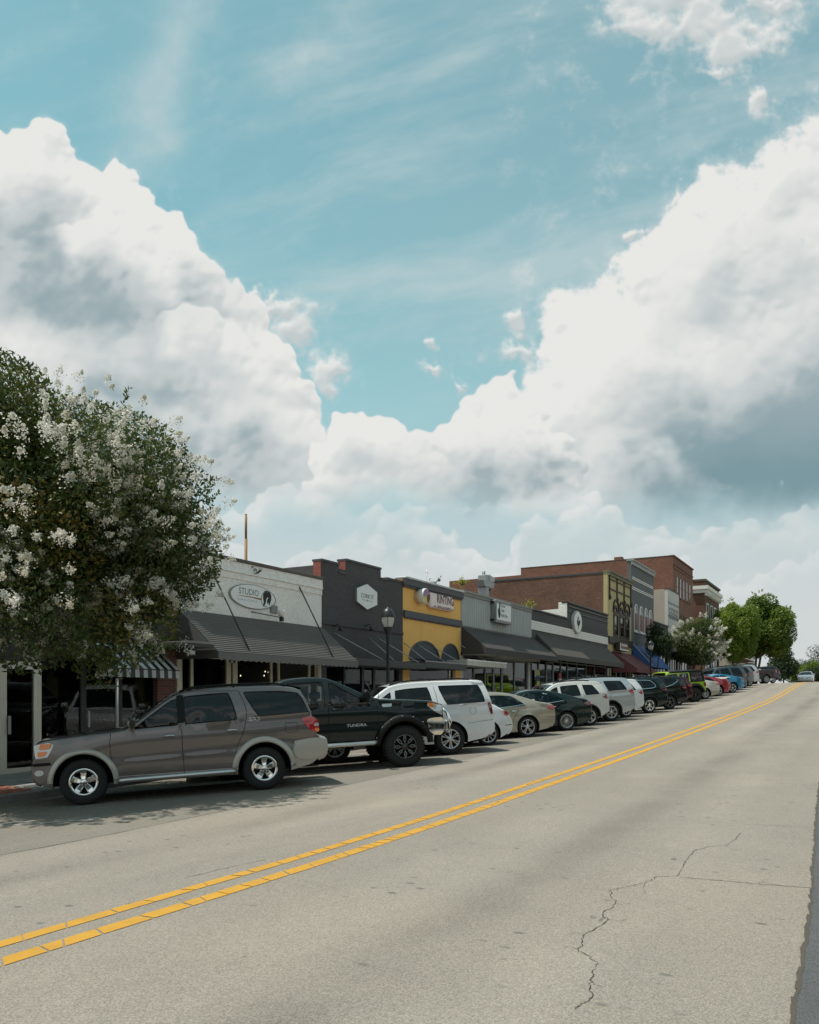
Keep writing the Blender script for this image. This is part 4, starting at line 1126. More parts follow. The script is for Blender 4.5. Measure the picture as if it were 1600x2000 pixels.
# ---- 7: old gold two-storey front
X7a, X7b = 56.70, 63.24
z = swz(60, YF); zt = zF(1187, 1113.5)
t7 = building('gold_shop', 'narrow old gold two storey front with three dark arched windows', X7a, X7b, z)
zs7 = z + 3.05
shell(t7, X7a, X7b, 26.2, zt - 0.1, zt - 0.5, M_olive, M_redbrick, zs7, left_top=[(YF + 0.3, zt - 0.1), (18.8, zt - 0.1), (18.8, zt - 0.2), (25.0, zt - 0.25), (25.0, zt - 0.9), (26.2, zt - 0.9)])
MB().box(X7a - 0.03, X7a + 0.31, YF + 0.36, 25.0, zt - 0.2, zt - 0.08).build('coping', M_slate, t7)
MB().box(X7a - 0.04, X7b - 0.01, YF - 0.22, YF + 0.34, zt - 0.12, zt).box(X7a - 0.02, X7b - 0.01, YF - 0.14, YF, zt - 0.34, zt - 0.12).build('cornice', paint('weathered_cornice', (0.20, 0.18, 0.13), 0.8, 0.25, 2.0), t7)
iron = MB()
zi = zt - 0.55
iron.box(X7a + 0.3, X7b - 0.2, YF - 0.07, YF - 0.0, zi - 0.05, zi + 0.03)
iron.box(X7a + 0.3, X7b - 0.2, YF - 0.07, YF - 0.0, zi - 0.75, zi - 0.66)
for k_ in range(4):
    xx = X7a + 0.3 + k_ * (X7b - X7a - 0.62) / 3
    iron.box(xx, xx + 0.12, YF - 0.09, YF - 0.0, zi - 1.35, zi + 0.28)
    iron.lathe([(0.0, -0.2), (0.10, -0.08), (0.13, 0.05), (0.06, 0.2), (0.0, 0.24)], (xx + 0.06, YF - 0.06, zi - 1.35), 'Z', 8)
iron.build('ornamental_ironwork', M_brownpaint, t7)
zb7 = zF(1190, 1243); zwt = zF(1202, 1182)
for pxc in (1202.5, 1214, 1224.5):
    c = at(pxc, YF); w = 0.62
    window(t7, c - w, c + w, zb7 + 0.05, zb7 + 1.75, M_brownpaint, deep=0.07, fw=0.16)
    window(t7, c - w * 0.62, c + w * 0.62, zb7 + 1.75, zwt, M_brownpaint, deep=0.06, fw=0.16, arch=True, split=False)
    n = 12
    for (r_, th_, dz_) in ((0.72, 0.13, 0.06),):
        pts = [(c - r_ * math.cos(math.pi * k / n), YF - 0.05, zwt - 0.35 + r_ * math.sin(math.pi * k / n)) for k in range(n + 1)]
        MB().tube(pts, 0.07, 6).build('arch_moulding', M_brownpaint, t7)
    MB().box(c - 0.78, c - 0.5, YF - 0.09, YF, zwt - 0.55, zwt - 0.3).box(c + 0.5, c + 0.78, YF - 0.09, YF, zwt - 0.55, zwt - 0.3).build('capital', M_brownpaint, t7)
MB().box(X7a, X7b - 0.01, YF - 0.16, YF, zb7 - 0.5, zb7, 0, 0.02).build('band', M_brownpaint, t7)
zaw = zF(1208, 1274)
awning(t7, X7a + 1.3, X7b + 0.7, zaw, zaw - 1.25, 1.75, M_maroon, val=0.3)
store(t7, X7a, X7b, z, z + 3.05, [0, 0.12, 0.38, 0.62, 0.88, 1.0], M_cream, bulk=0.6, trans=0.6, fw=0.14, door=2, pier=0.4, pierm=M_olive, bulkm=M_brownpaint)
# ---- 8: blue-grey two-storey front
X8a, X8b = 63.24, 70.85
z = swz(67, YF); zt = zF(1232, 1091.5)
t8 = building('blue_grey_shop', 'tall blue grey front with white stripes and four red arched windows', X8a, X8b, z)
shell(t8, X8a, X8b, 31.8, zt - 0.1, zt - 1.0, M_bluegrey, M_orangebrick, z + 3.1, left_top=[(YF + 0.3, zt - 0.1), (18.1, zt - 0.1), (18.1, zt - 0.32), (22.0, zt - 0.32), (22.0, zt - 0.42), (25.0, zt - 0.42), (25.0, zt - 0.55), (31.8, zt - 0.6)])
MB().box(X8a - 0.05, X8b + 0.02, YF - 0.2, YF + 0.36, zt - 0.12, zt).box(X8a - 0.02, X8b, YF - 0.12, YF, zt - 0.42, zt - 0.12).build('cornice', paint('pale_grey_trim', (0.33, 0.34, 0.33), 0.6, 0.1, 2.0), t8)
for py in (1127, 1130.5, 1146.5, 1150):
    zz_ = zF(1236, py)
    MB().box(X8a + 0.2, X8b - 0.3, YF - 0.03, YF - 0.001, zz_ - 0.04, zz_ + 0.03).build('stripe', M_whitewood, t8)
zwb, zwt = zF(1242, 1233), zF(1242, 1180)
for pxc in (1242, 1252, 1261.5, 1270):
    c = at(pxc, YF)
    window(t8, c - 0.52, c + 0.52, zwb, zwt, M_whitewood, deep=0.05, fw=0.10, arch=True, split=False)
    MB().box(c - 0.36, c + 0.36, YF - 0.075, YF - 0.052, zwb + 0.1, zwt - 0.75).build('shutter', M_winered, t8)
    MB().box(c - 0.60, c + 0.60, YF - 0.12, YF, zwb - 0.12, zwb).build('sill', M_whitewood, t8)
zaw = zF(1236, 1259)
ab = awning(t8, X8a + 0.5, X8b - 0.6, zaw, zaw - 1.75, 1.55, M_blueawn, val=0.0, sides=True)
child(MB().prism([(X8a + 0.46, YF - 0.01, zaw + 0.02), (X8a + 0.46, YF - 1.57, zaw - 1.75), (X8a + 0.46, YF - 1.57, zaw - 1.62), (X8a + 0.46, YF - 0.01, zaw + 0.17)], (0.03, 0, 0)), 'edge_trim', M_pale_edge, ab)
store(t8, X8a, X8b, z, z + 3.1, [0, 0.2, 0.4, 0.6, 0.8, 1.0], M_whitewood, bulk=0.5, fw=0.10, door=1, pier=0.35, pierm=M_bluegrey)
# ---- 8b: low dark shop
X9a, X9b = 70.85, 76.59
z = swz(73, YF); zt = zF(1283, 1217)
t8b = building('low_dark_shop', 'low dark shop between the blue grey front and the pale sided building', X9a, X9b, z)
shell(t8b, X9a, X9b, 30.0, zt, zt - 0.6, M_darkwood, M_redbrick, z + 3.0)
MB().box(X9a, X9b - 0.01, YF - 0.1, YF + 0.34, zt, zt + 0.1).build('coping', M_black, t8b)
canopy(t8b, X9a + 0.1, X9b - 0.1, z + 3.3, 1.4, 0.3, M_greywood)
store(t8b, X9a, X9b, z, z + 3.0, 4, M_greywood, bulk=0.5, door=2, pier=0.3, pierm=M_darkwood)
# ---- 9: pale sided building
Xaa, Xab = 76.59, 81.4
z = swz(79, YF); zt = zF(1305, 1148.5)
t9 = building('pale_building', 'pale cream building with striped siding on its upper front', Xaa, Xab, z)
shell(t9, Xaa, Xab, 30.0, zt - 0.08, zt - 0.6, M_paleside, M_creamst, z + 3.2, front_y=YF - 0.0)
MB().box(Xaa - 0.03, Xab, YF - 0.08, YF + 0.34, zt - 0.08, zt).build('coping', M_darkwood, t9)
for i in range(14):
    zz_ = zt - 0.25 - i * 0.24
    MB().box(Xaa + 0.02, Xab - 0.02, YF - 0.03, YF - 0.001, zz_ - 0.22, zz_).build('board', M_signgrey if i in (4, 9) else M_paleside, t9)
zz_ = zF(1310, 1190)
for k_ in range(4): window(t9, Xaa + 0.5 + k_ * 1.05, Xaa + 1.2 + k_ * 1.05, zz_ - 0.9, zz_ + 0.1, M_darkwood, deep=0.045)
awning(t9, Xaa + 0.2, Xab - 0.2, z + 4.2, z + 3.1, 1.4, M_awnbrown, val=0.25)
store(t9, Xaa, Xab, z, z + 3.2, 4, M_greywood, bulk=0.5, door=1, pier=0.3, pierm=M_creamst)
# ---- 10: tall brick building
Xba, Xbb = 80.5, 90.65
YB = YF + 0.35
z = swz(86, YF); zt = zF(1322, 1083)
t10 = building('tall_brick_building', 'tallest red brick building with five narrow upper windows', Xba + 1.0, Xbb, z)
shell(t10, Xab + 0.0, Xbb, 32.0, zt - 0.1, zt - 0.8, M_orangebrick, M_orangebrick, z + 3.3, front_y=YB)
MB().prism([(Xba, YB, 8.0), (Xba, YB, zt - 0.1), (Xba, 32.0, zt - 0.1), (Xba, 32.0, 8.0)], (0.9, 0, 0)).build('side_wall', M_orangebrick, t10)
MB().box(Xba - 0.03, Xbb + 0.02, YB - 0.12, YB + 0.34, zt - 0.1, zt).box(Xba, Xbb, YB - 0.07, YB, zt - 0.9, zt - 0.78).box(Xba, Xbb, YB - 0.05, YB, zt - 1.2, zt - 1.1).build('cornice', M_orangebrick, t10)
MB().box(Xba - 0.02, Xba + 0.3, YB + 0.34, 32.0, zt - 0.1, zt - 0.02).build('coping', M_coping, t10)
chm = MB().box(Xba + 0.1, Xba + 0.8, 21.3, 22.1, zt - 0.1, zt + 0.28, 0, 0.03).build('chimney', M_orangebrick, t10)
zwt, zwb = zF(1331, 1131, YB), zF(1331, 1170, YB)
for i in range(5):
    c = Xba + 2.0 + i * 1.62
    window(t10, c - 0.34, c + 0.34, zwb, zwt, M_brownpaint, y=YB, deep=0.02, fw=0.06)
    MB().box(c - 0.45, c + 0.45, YB - 0.08, YB - 0.0, zwb - 0.12, zwb).build('sill', M_orangebrick, t10)
    window(t10, c - 0.42, c + 0.42, zwb - 4.0, zwb - 1.6, M_brownpaint, y=YB, deep=0.02, fw=0.06)
store(t10, Xab, Xbb, z, z + 3.3, 5, M_greywood, y=YB + 0.12, bulk=0.5, door=2, pier=0.4, pierm=M_orangebrick)
# ---- 11: far brick with heavy pale cornice
Xca, Xcb = 95.98, 106.0
z = swz(100, YF); zt = zF(1377, 1133)
t11 = building('far_brick_building', 'far dark red brick building with white bracketed cornice beside green trees', Xca, Xcb, z)
shell(t11, Xca, Xcb, 30.0, zt - 0.1, zt - 0.8, M_redbrick, M_redbrick, z + 3.2)
zk = zF(1377, 1150)
MB().box(Xca - 0.35, Xcb + 0.3, YF - 0.40, YF + 1.5, zk - 0.05, zk + 0.35).box(Xca - 0.2, Xcb + 0.2, YF - 0.25, YF + 1.4, zk - 0.45, zk - 0.05).build('cornice', M_whitewood, t11)
for i in range(14): MB().box(Xca - 0.1 + i * 0.72, Xca + 0.12 + i * 0.72, YF - 0.34, YF, zk - 0.75, zk - 0.06).build('bracket', M_whitewood, t11)
MB().box(Xca - 0.25, Xcb + 0.2, YF - 0.15, YF + 1.3, zt - 0.1, zt + 0.12).build('coping', M_coping, t11)
for i in range(3):
    xx = Xca + 0.9 + i * 2.6
    window(t11, xx, xx + 1.5, zk - 4.6, zk - 1.5, M_whitewood, deep=0.06, fw=0.14)
    MB().box(xx - 0.2, xx + 1.7, YF - 0.2, YF, zk - 4.85, zk - 4.6).build('sill', M_whitewood, t11)
store(t11, Xca, Xcb, z, z + 3.2, 5, M_greywood, bulk=0.5, door=2, pier=0.4, pierm=M_redbrick)
MB().box(Xbb, Xca, 22.0, 22.4, swz(93, YF) - 0.5, swz(93, YF) + 4.5).build('garden_wall', M_redbrick)
tag(bpy.data.objects['garden_wall'], 'plain brick wall set back between the two far brick buildings', 'wall')
# ---- far low shops beyond the trees
def far_shop(name, label, x0, x1, h, wall, roofc, y0=YF, slope=False):
    z = swz((x0 + x1) / 2, YF)
    t = building(name, label, x0, x1, z)
    MB().box(x0, x1, y0, y0 + 10, z - 1.0, z + h).build('wall', wall, t)
    if slope: MB().prism([(x0 - 0.2, y0 - 1.2, z + h - 0.9), (x0 - 0.2, y0 + 4, z + h + 1.7), (x0 - 0.2, y0 + 10, z + h - 0.4)], (x1 - x0 + 0.4, 0, 0)).build('roof', roofc, t)
    else: MB().box(x0 - 0.1, x1 + 0.1, y0 - 0.15, y0 + 10, z + h, z + h + 0.25).build('roof', roofc, t)
    n = max(2, int((x1 - x0) / 3))
    for i in range(n):
        xa = x0 + (x1 - x0) * (i + 0.2) / n; xb = x0 + (x1 - x0) * (i + 0.75) / n
        window(t, xa, xb, z + 0.7, z + 2.5, M_whitewood, y=y0, deep=0.05)
    return t
far_shop('far_shop', 'far low pinkish shop past the big green tree', 112.0, 122.0, 4.0, M_creamst, M_roof)
far_shop('far_shop', 'far low brick shop with sloping brown roof, past the big green tree', 122.6, 134.0, 4.2, M_orangebrick, paint('brown_shingle', (0.16, 0.10, 0.08), 0.8), slope=True)
far_shop('far_shop', 'far pale tall shop at the end of the row', 135.0, 142.0, 7.2, M_paleside, M_roof)
# ------------------------------------------------------------------ vehicles
def car_paint(name, c, metallic=0.35, rough=0.32, coat=1.0):
    if name in MATS: return MATS[name]
    m, nt, b = new_mat(name)
    g = nt.nodes.new('ShaderNodeNewGeometry')
    P = N(nt, g.outputs['Position'])
    dust = noise(nt, P, 2.2, 5.0, 0.6).step(0.45, 0.8) * 0.035
    sp = nt.nodes.new('ShaderNodeTexCoord'); so = nt.nodes.new('ShaderNodeSeparateXYZ'); nt.links.new(sp.outputs['Object'], so.inputs[0])
    low = (1.0 - N(nt, so.outputs[2]).step(0.25, 0.8)) * 0.10 * noise(nt, P, 5.0, 4.0).step(0.3, 0.7)
    col = mixc(nt, (dust + low), c, (0.22, 0.20, 0.17))
    col = mixc(nt, N(nt, g.outputs['Backfacing']), col, (0.02, 0.02, 0.02))
    setc(nt, b, col)
    b.inputs['Metallic'].default_value = metallic; b.inputs['Roughness'].default_value = rough
    b.inputs['Coat Weight'].default_value = coat; b.inputs['Coat Roughness'].default_value = 0.04
    dk = max(c) < 0.06
    b.inputs['Specular IOR Level'].default_value = 0.15 if dk else 0.35
    b.inputs['Coat IOR'].default_value = 1.4 if dk else 1.5
    return m
C_black = simple('black_plastic', (0.009, 0.009, 0.009), 0.5, 0.0, 0.2)
C_rubber = paint('tyre_rubber', (0.016, 0.016, 0.016), 0.85, 0.25, 8.0)
C_liner = simple('wheel_well_black', (0.006, 0.006, 0.006), 0.95)
C_chrome = simple('chrome', (0.80, 0.80, 0.78), 0.10, 1.0)
C_alloy = simple('silver_alloy', (0.56, 0.57, 0.57), 0.28, 0.85)
C_darkalloy = simple('dark_alloy', (0.16, 0.16, 0.17), 0.3, 0.8)
C_blackrim = simple('gloss_black_rim', (0.010, 0.010, 0.011), 0.2, 0.0, 0.6, 0.6)
C_milled = simple('milled_edge', (0.62, 0.62, 0.62), 0.3, 0.9)
C_red = simple('red_lens', (0.42, 0.012, 0.016), 0.08, 0.0, 0.6, 1.0)
C_darkred = simple('dark_red_lens', (0.16, 0.006, 0.010), 0.08, 0.0, 0.6, 1.0)
C_amber = simple('amber_lens', (0.80, 0.20, 0.01), 0.1, 0.0, 0.6, 1.0)
C_clear = simple('clear_lens', (0.55, 0.56, 0.56), 0.08, 0.3, 0.6, 1.0)
C_seat = paint('grey_car_seat', (0.06, 0.058, 0.055), 0.85, 0.2, 4.0)
C_plate = paint('white_plate', (0.5, 0.5, 0.48), 0.5, 0.1)
C_tint = glass_mat('tinted_car_glass', (0.012, 0.014, 0.014), 1.0, 0.01, 0.24)
C_clearglass = glass_mat('clear_car_glass', (0.07, 0.08, 0.08), 0.9, 0.01, 0.8)

def chaikin(P, it=2, closed=False):
    P = [Vector((p[0], p[1])) for p in P]
    for _ in range(it):
        Q = [] if closed else [P[0]]
        n = len(P)
        for i in range(n if closed else n - 1):
            a, b = P[i], P[(i + 1) % n]
            Q += [a * 0.75 + b * 0.25, a * 0.25 + b * 0.75]
        if not closed: Q.append(P[-1])
        P = Q
    return P
def resample(P, step, closed=False):
    P = [Vector((p[0], p[1])) for p in P]
    if closed: P = P + [P[0]]
    L = [0.0]
    for a, b in zip(P[:-1], P[1:]): L.append(L[-1] + (b - a).length)
    n = max(3, int(round(L[-1] / step)))
    out, j = [], 0
    for i in range(n if closed else n + 1):
        s = L[-1] * i / n
        while j < len(L) - 2 and L[j + 1] < s: j += 1
        t = (s - L[j]) / max(1e-9, L[j + 1] - L[j])
        out.append(P[j].lerp(P[j + 1], t))
    return out
def inpoly(px, py, poly):
    x = np.array([p[0] for p in poly]); y = np.array([p[1] for p in poly])
    ins = np.zeros(px.shape, bool)
    j = len(poly) - 1
    for i in range(len(poly)):
        c = ((y[i] > py) != (y[j] > py)) & (px < (x[j] - x[i]) * (py - y[i]) / (y[j] - y[i] + 1e-12) + x[i])
        ins ^= c; j = i
    return ins
def cdt(loops, opens, step, bbox):
    """constrained triangulation of closed loops and open constraint lines with a grid of inner points"""
    V, E = [], []
    for lp in loops:
        o = len(V); V += [tuple(p) for p in lp]; n = len(lp); E += [(o + i, o + (i + 1) % n) for i in range(n)]
    for lp in opens:
        o = len(V); V += [tuple(p) for p in lp]; E += [(o + i, o + i + 1) for i in range(len(lp) - 1)]
    B = np.array(V)
    gx, gy = np.meshgrid(np.arange(bbox[0], bbox[1], step), np.arange(bbox[2], bbox[3], step))
    gx = gx + (np.arange(gx.shape[0])[:, None] % 2) * step * 0.5
    pts = np.stack([gx.ravel(), gy.ravel()], 1)
    d = np.full(len(pts), 9.0)
    for k in range(0, len(B), 256):
        dd = np.sqrt(((pts[:, None, :] - B[None, k:k + 256, :]) ** 2).sum(2)).min(1); d = np.minimum(d, dd)
    pts = pts[d > step * 0.55]
    V += [tuple(p) for p in pts]
    r = delaunay_2d_cdt([Vector(v) for v in V], E, [], 0, 1e-5)
    return [tuple(v) for v in r[0]], [tuple(f) for f in r[2]]

class Car:
    def __init__(s, sp): s.sp = sp; s.setup()
    def setup(s):
        sp = s.sp
        s.L = max(p[0] for p in sp['out']); s.w0 = sp['w'] / 2
        s.xf = sp['fo']; s.xr = sp['fo'] + sp['wb']; s.cx = (s.xf + s.xr) / 2
        s.arch = sp['r'] + sp.get('gap', 0.055)
        s.bx = [p[0] for p in sp['belt']]; s.bz = [p[1] for p in sp['belt']]
        s.outl = resample(chaikin(sp['out'], sp.get('rnd', 2)), 0.055)
        s.zb0 = sp.get('clear', 0.24)
        up = sorted(((p.x, p.y) for p in s.outl), key=lambda q: q[0])
        s.topx = np.array([q[0] for q in up]); s.topz = np.array([q[1] for q in up])
    def top(s, x):
        m = np.abs(s.topx - x) < 0.06
        return float(s.topz[m].max()) if m.any() else float(np.interp(x, s.topx, s.topz))
    def belt(s, x): return float(np.interp(x, s.bx, s.bz))
    def W(s, x, z):
        sp = s.sp; w = s.w0
        cf, df = sp.get('cf', (0.95, 0.17)); cr, dr = sp.get('cr', (0.75, 0.12))
        if x < cf: w -= df * (1 - max(x, 0) / cf) ** 2.4
        if x > s.L - cr: w -= dr * (1 - max(s.L - x, 0) / cr) ** 2.4
        zb = s.belt(x)
        if z > zb:
            u = z - zb; w -= sp.get('th', 0.26) * u + sp.get('th2', 0.18) * u * u
        else:
            u = zb - z; w -= 0.035 * math.exp(-(u / 0.07) ** 2) * sp.get('shoulder', 1.0)
        zl = sp.get('zl', 0.62)
        if z < zl: w -= sp.get('tuck', 0.05) * ((zl - z) / 0.4) ** 1.6
        zc_ = sp.get('crease', zb - 0.27)
        w += 0.010 * math.exp(-((z - zc_) / 0.045) ** 2) - 0.014 * math.exp(-((z - zc_ + 0.16) / 0.10) ** 2)
        for xw in (s.xf, s.xr):
            d = math.hypot(x - xw, z - sp['r']) - s.arch
            if d < 0.24: w += sp.get('bulge', 0.014) * (1 - max(d, 0) / 0.24) ** 2
        return w
    def P(s, x, z, side, off=0.0):
        """photograph-like side coordinates (x back from the nose, z up) -> car space"""
        return (s.cx - x, side * (s.W(x, z) + off), z)
    def build(s):
        sp = s.sp
        zb0 = s.zb0
        r_e = sp.get('edge', 0.045)
        O = s.outl
        n = len(O)
        nrm = []
        for i in range(n):
            a, b = O[max(0, i - 1)], O[min(n - 1, i + 1)]
            t = (b - a).normalized(); nrm.append(Vector((-t.y, t.x)))       # outline runs nose-bottom -> over -> tail-bottom: outward normal
        if nrm[n // 2].y < 0: nrm = [-q for q in nrm]
        inn = [O[i] - nrm[i] * r_e for i in range(n)]
        # lower edge with the two wheel openings
        lower = []
        def arc(xw):
            zc_ = sp['r']; Rr = s.arch
            a0 = math.asin(max(-1, min(1, (zb0 - zc_) / Rr)))
            k = 18
            return [Vector((xw + Rr * math.cos(a), zc_ + Rr * math.sin(a))) for a in [a0 + (math.pi - 2 * a0) * i / k for i in range(k + 1)]]
        pr, pf = arc(s.xr), arc(s.xf)
        tail, nose = inn[-1], inn[0]
        lower = resample([tail, Vector((max(s.xr + s.arch + 0.04, tail.x - 0.12), zb0 if tail.y < zb0 + 0.1 else (zb0 + tail.y) / 2)), pr[0]], 0.09)[1:-1]
        lower += pr + resample([pr[-1], pf[0]], 0.09)[1:-1] + pf + resample([pf[-1], Vector((min(s.xf - s.arch - 0.04, nose.x + 0.12), zb0 if nose.y < zb0 + 0.1 else (zb0 + nose.y) / 2)), nose], 0.09)[1:-1]
        loop = inn + lower
        wins = []
        for wd in sp['wins']:
            x0b, x1b, x0t, x1t = wd[:4]; m = wd[4] if len(wd) > 4 else 0.10
            up = wd[5] if len(wd) > 5 else 0.03
            bot = [(x0b + (x1b - x0b) * i, s.belt(x0b + (x1b - x0b) * i) + up) for i in (0, 0.08, 0.3, 0.5, 0.7, 0.92, 1)]
            tp = [(x1t + (x0t - x1t) * i, s.top(x1t + (x0t - x1t) * i) - m) for i in (0, 0.08, 0.3, 0.5, 0.7, 0.92, 1)]
            wins.append(resample(chaikin(bot + tp, 1, True), 0.05, True))
        regions = [(nm, resample(pg, 0.08, True), mt) for nm, pg, mt in sp.get('regions', [])]
        opens = []
        V, F = cdt([loop] + wins + [r[1] for r in regions], opens, sp.get('grid', 0.085), (0, s.L, zb0, max(p.y for p in O)))
        F = np.array([f for f in F if len(f) == 3])
        va = np.array(V)
        c = va[F].mean(1)
        keep = inpoly(c[:, 0], c[:, 1], loop)
        for wn in wins: keep &= ~inpoly(c[:, 0], c[:, 1], wn)
        lab = np.zeros(len(F), int)
        for k, rg in enumerate(regions): lab[inpoly(c[:, 0], c[:, 1], rg[1])] = k + 1
        parts = {}
        def pm(k): return parts.setdefault(k, MB())
        sides = {0: 'body'}
        for k, rg in enumerate(regions): sides[k + 1] = rg[0]
        mats = {'body': sp['paint']}
        for rg in regions: mats[rg[0]] = rg[2]
        for k in set(lab[keep]):
            fs = F[keep & (lab == k)]
            ids = np.unique(fs); mp = {int(a): i for i, a in enumerate(ids)}
            for sd in (1, -1):
                vs = [s.P(V[i][0], V[i][1], sd) for i in ids]
                ff = [[mp[int(a)] for a in f] for f in fs]
                pm(sides[k]).add(vs, ff, 0, True)
        # the skin over nose, hood, screen, roof and tail
        fr = [1.0, 0.93, 0.78, 0.58, 0.36, 0.14, -0.0]
        crown = sp.get('crown', 0.035)
        ph = [0, 22, 45, 68, 90]
        rows = []
        for i in range(n):
            row = []
            wi = s.W(inn[i].x, inn[i].y)
            for a in ph:
                q = inn[i] + nrm[i] * (r_e * math.sin(R(a))); row.append((s.cx - q.x, wi - r_e * (1 - math.cos(R(a))), q.y))
            wy = wi - r_e
            for f in fr[1:]:
                q = O[i] + nrm[i] * (crown * (1 - f * f)); row.append((s.cx - q.x, wy * f, q.y))
            rows.append(row)
        nr = len(rows[0])
        def zone(i):
            m = (O[i] + O[i + 1]) / 2
            for nm, (xa, xb, za, zb_) in sp['glass'].items():
                if xa <= m.x <= xb and za <= m.y <= zb_: return nm
            return None
        for i in range(n - 1):
            zn = zone(i)
            m = (O[i] + O[i + 1]) / 2
            lb = 'body'
            for nm, pg, mt in regions:
                if inpoly(np.array([m.x - nrm[i].x * 0.06]), np.array([m.y - nrm[i].y * 0.06]), pg)[0]: lb = nm
            for j in range(nr - 1):
                g = zn if (zn and j >= 5) else lb
                q = [rows[i][j], rows[i + 1][j], rows[i + 1][j + 1], rows[i][j + 1]]
                for sd in (1, -1):
                    pm(g).add([(a, sd * b, c_) for a, b, c_ in q], [(0, 1, 2, 3) if sd == 1 else (3, 2, 1, 0)], 0, True)
        t = s.t
        objs = {}
        for nm, mb in parts.items():
            gl = nm in sp['glass']
            o = mb.build(nm, (sp.get('wglass', C_tint) if gl else mats[nm]), t)
            bm = bmesh.new(); bm.from_mesh(o.data)
            bmesh.ops.remove_doubles(bm, verts=bm.verts, dist=0.0008)
            bmesh.ops.recalc_face_normals(bm, faces=bm.faces)
            # make sure the normals face outwards
            sgn = sum((f.normal.dot(f.calc_center_median() - Vector((0, 0, 0.7)))) * f.calc_area() for f in bm.faces)
            if sgn < 0: bmesh.ops.reverse_faces(bm, faces=bm.faces)
            bm.to_mesh(o.data); bm.free(); o.data.update()
            objs[nm] = o
        s.body = objs['body']
        # side windows, set into the openings, with a black seal
        for sd in (1, -1):
            for k, wn in enumerate(wins):
                vs, fs = cdt([wn], [], 0.16, (min(p.x for p in wn), max(p.x for p in wn), min(p.y for p in wn), max(p.y for p in wn)))
                va2 = np.array(vs); ff = [f for f in fs if len(f) == 3 and inpoly(np.array([va2[list(f)].mean(0)[0]]), np.array([va2[list(f)].mean(0)[1]]), wn)[0]]
                gm = sp.get('gl', [C_tint] * 9)[k] if isinstance(sp.get('gl'), list) else sp.get('gl', C_tint)
                w = MB().add([s.P(a, b, sd, -0.012) for a, b in vs], ff, 0, True).build('window', gm, t)
                m = len(wn)
                seal = MB().add([s.P(p.x, p.y, sd, 0.002) for p in wn] + [s.P(p.x, p.y, sd, -0.014) for p in wn], [(i, (i + 1) % m, (i + 1) % m + m, i + m) for i in range(m)])
                cen = Vector((sum(p.x for p in wn) / m, sum(p.y for p in wn) / m))
                inn2 = [p + (cen - p).normalized() * 0.022 for p in wn]
                seal.add([s.P(p.x, p.y, sd, 0.0) for p in wn] + [s.P(p.x, p.y, sd, -0.004) for p in inn2], [(i, (i + 1) % m, (i + 1) % m + m, i + m) for i in range(m)])
                child(seal, 'seal', sp.get('trim', C_black), w)
        # wheel wells and floor pan
        well = MB()
        for xw, ar in ((s.xr, pr), (s.xf, pf)):
            k = len(ar)
            for sd in (1, -1):
                vs = [s.P(p.x, p.y, sd, -0.002) for p in ar] + [(s.cx - p.x, sd * (s.w0 - 0.36), p.y) for p in ar]
                well.add(vs, [(i, i + 1, k + i + 1, k + i) for i in range(k - 1)])
                well.add([(s.cx - p.x, sd * (s.w0 - 0.36), p.y) for p in ar], [list(range(k))])
        x0_, x1_ = min(p.x for p in inn) + 0.12, max(p.x for p in inn) - 0.12
        well.add([(s.cx - x0_, -s.w0 + 0.14, zb0 + 0.03), (s.cx - x1_, -s.w0 + 0.14, zb0 + 0.03), (s.cx - x1_, s.w0 - 0.14, zb0 + 0.03), (s.cx - x0_, s.w0 - 0.14, zb0 + 0.03)], [(0, 1, 2, 3)])
        if not sp.get('far'):
            for sd in (1, -1):
                well.add([s.P(s.xf + s.arch, zb0, sd, -0.01), s.P(s.xr - s.arch, zb0, sd, -0.01), (s.cx - s.xr + s.arch, sd * (s.w0 - 0.14), zb0 + 0.03), (s.cx - s.xf - s.arch, sd * (s.w0 - 0.14), zb0 + 0.03)], [(0, 1, 2, 3)])
        well.build('underbody', C_liner, t)
        for xw in (s.xf, s.xr):
            for sd in (1, -1): s.wheel(xw, sd)
        s.details()
        return t
    # ---- overlays on the side
    def patch(s, name, poly, mat, off=0.012, sides=(1, -1), parent=None, step=0.07, rnd=1, skirt=0.02):
        pg = resample(chaikin(poly, rnd, True) if rnd else poly, 0.045, True)
        xs = [p.x for p in pg]; zs = [p.y for p in pg]
        vs, fs = cdt([pg], [], step, (min(xs), max(xs), min(zs), max(zs)))
        va = np.array(vs)
        ff = [f for f in fs if len(f) == 3 and inpoly(np.array([va[list(f)].mean(0)[0]]), np.array([va[list(f)].mean(0)[1]]), pg)[0]]
        for sd in sides:
            mb = MB().add([s.P(a, b, sd, off) for a, b in vs], ff, 0, True)
            m = len(pg)
            mb.add([s.P(p.x, p.y, sd, off) for p in pg] + [s.P(p.x, p.y, sd, off - skirt) for p in pg], [(i, (i + 1) % m, (i + 1) % m + m, i + m) for i in range(m)])
            (child(mb, name, mat, parent) if parent else mb.build(name, mat, s.t))
    def line(s, pts, w=0.010, mat=None, off=0.0025, sides=(1, -1), name='panel_gap', raw=False):
        pg = resample(pts if raw else chaikin(pts, 2), 0.05)
        for sd in sides:
            vs, fs = [], []
            for i, p in enumerate(pg):
                a, b = pg[max(0, i - 1)], pg[min(len(pg) - 1, i + 1)]
                t = (b - a).normalized(); nn = Vector((-t.y, t.x)) * w * 0.5
                vs += [s.P(p.x + nn.x, p.y + nn.y, sd, off), s.P(p.x - nn.x, p.y - nn.y, sd, off)]
                if i: fs.append((2 * i - 2, 2 * i - 1, 2 * i + 1, 2 * i))
            MB().add(vs, fs, 0, True).build(name, mat or C_liner, s.t)
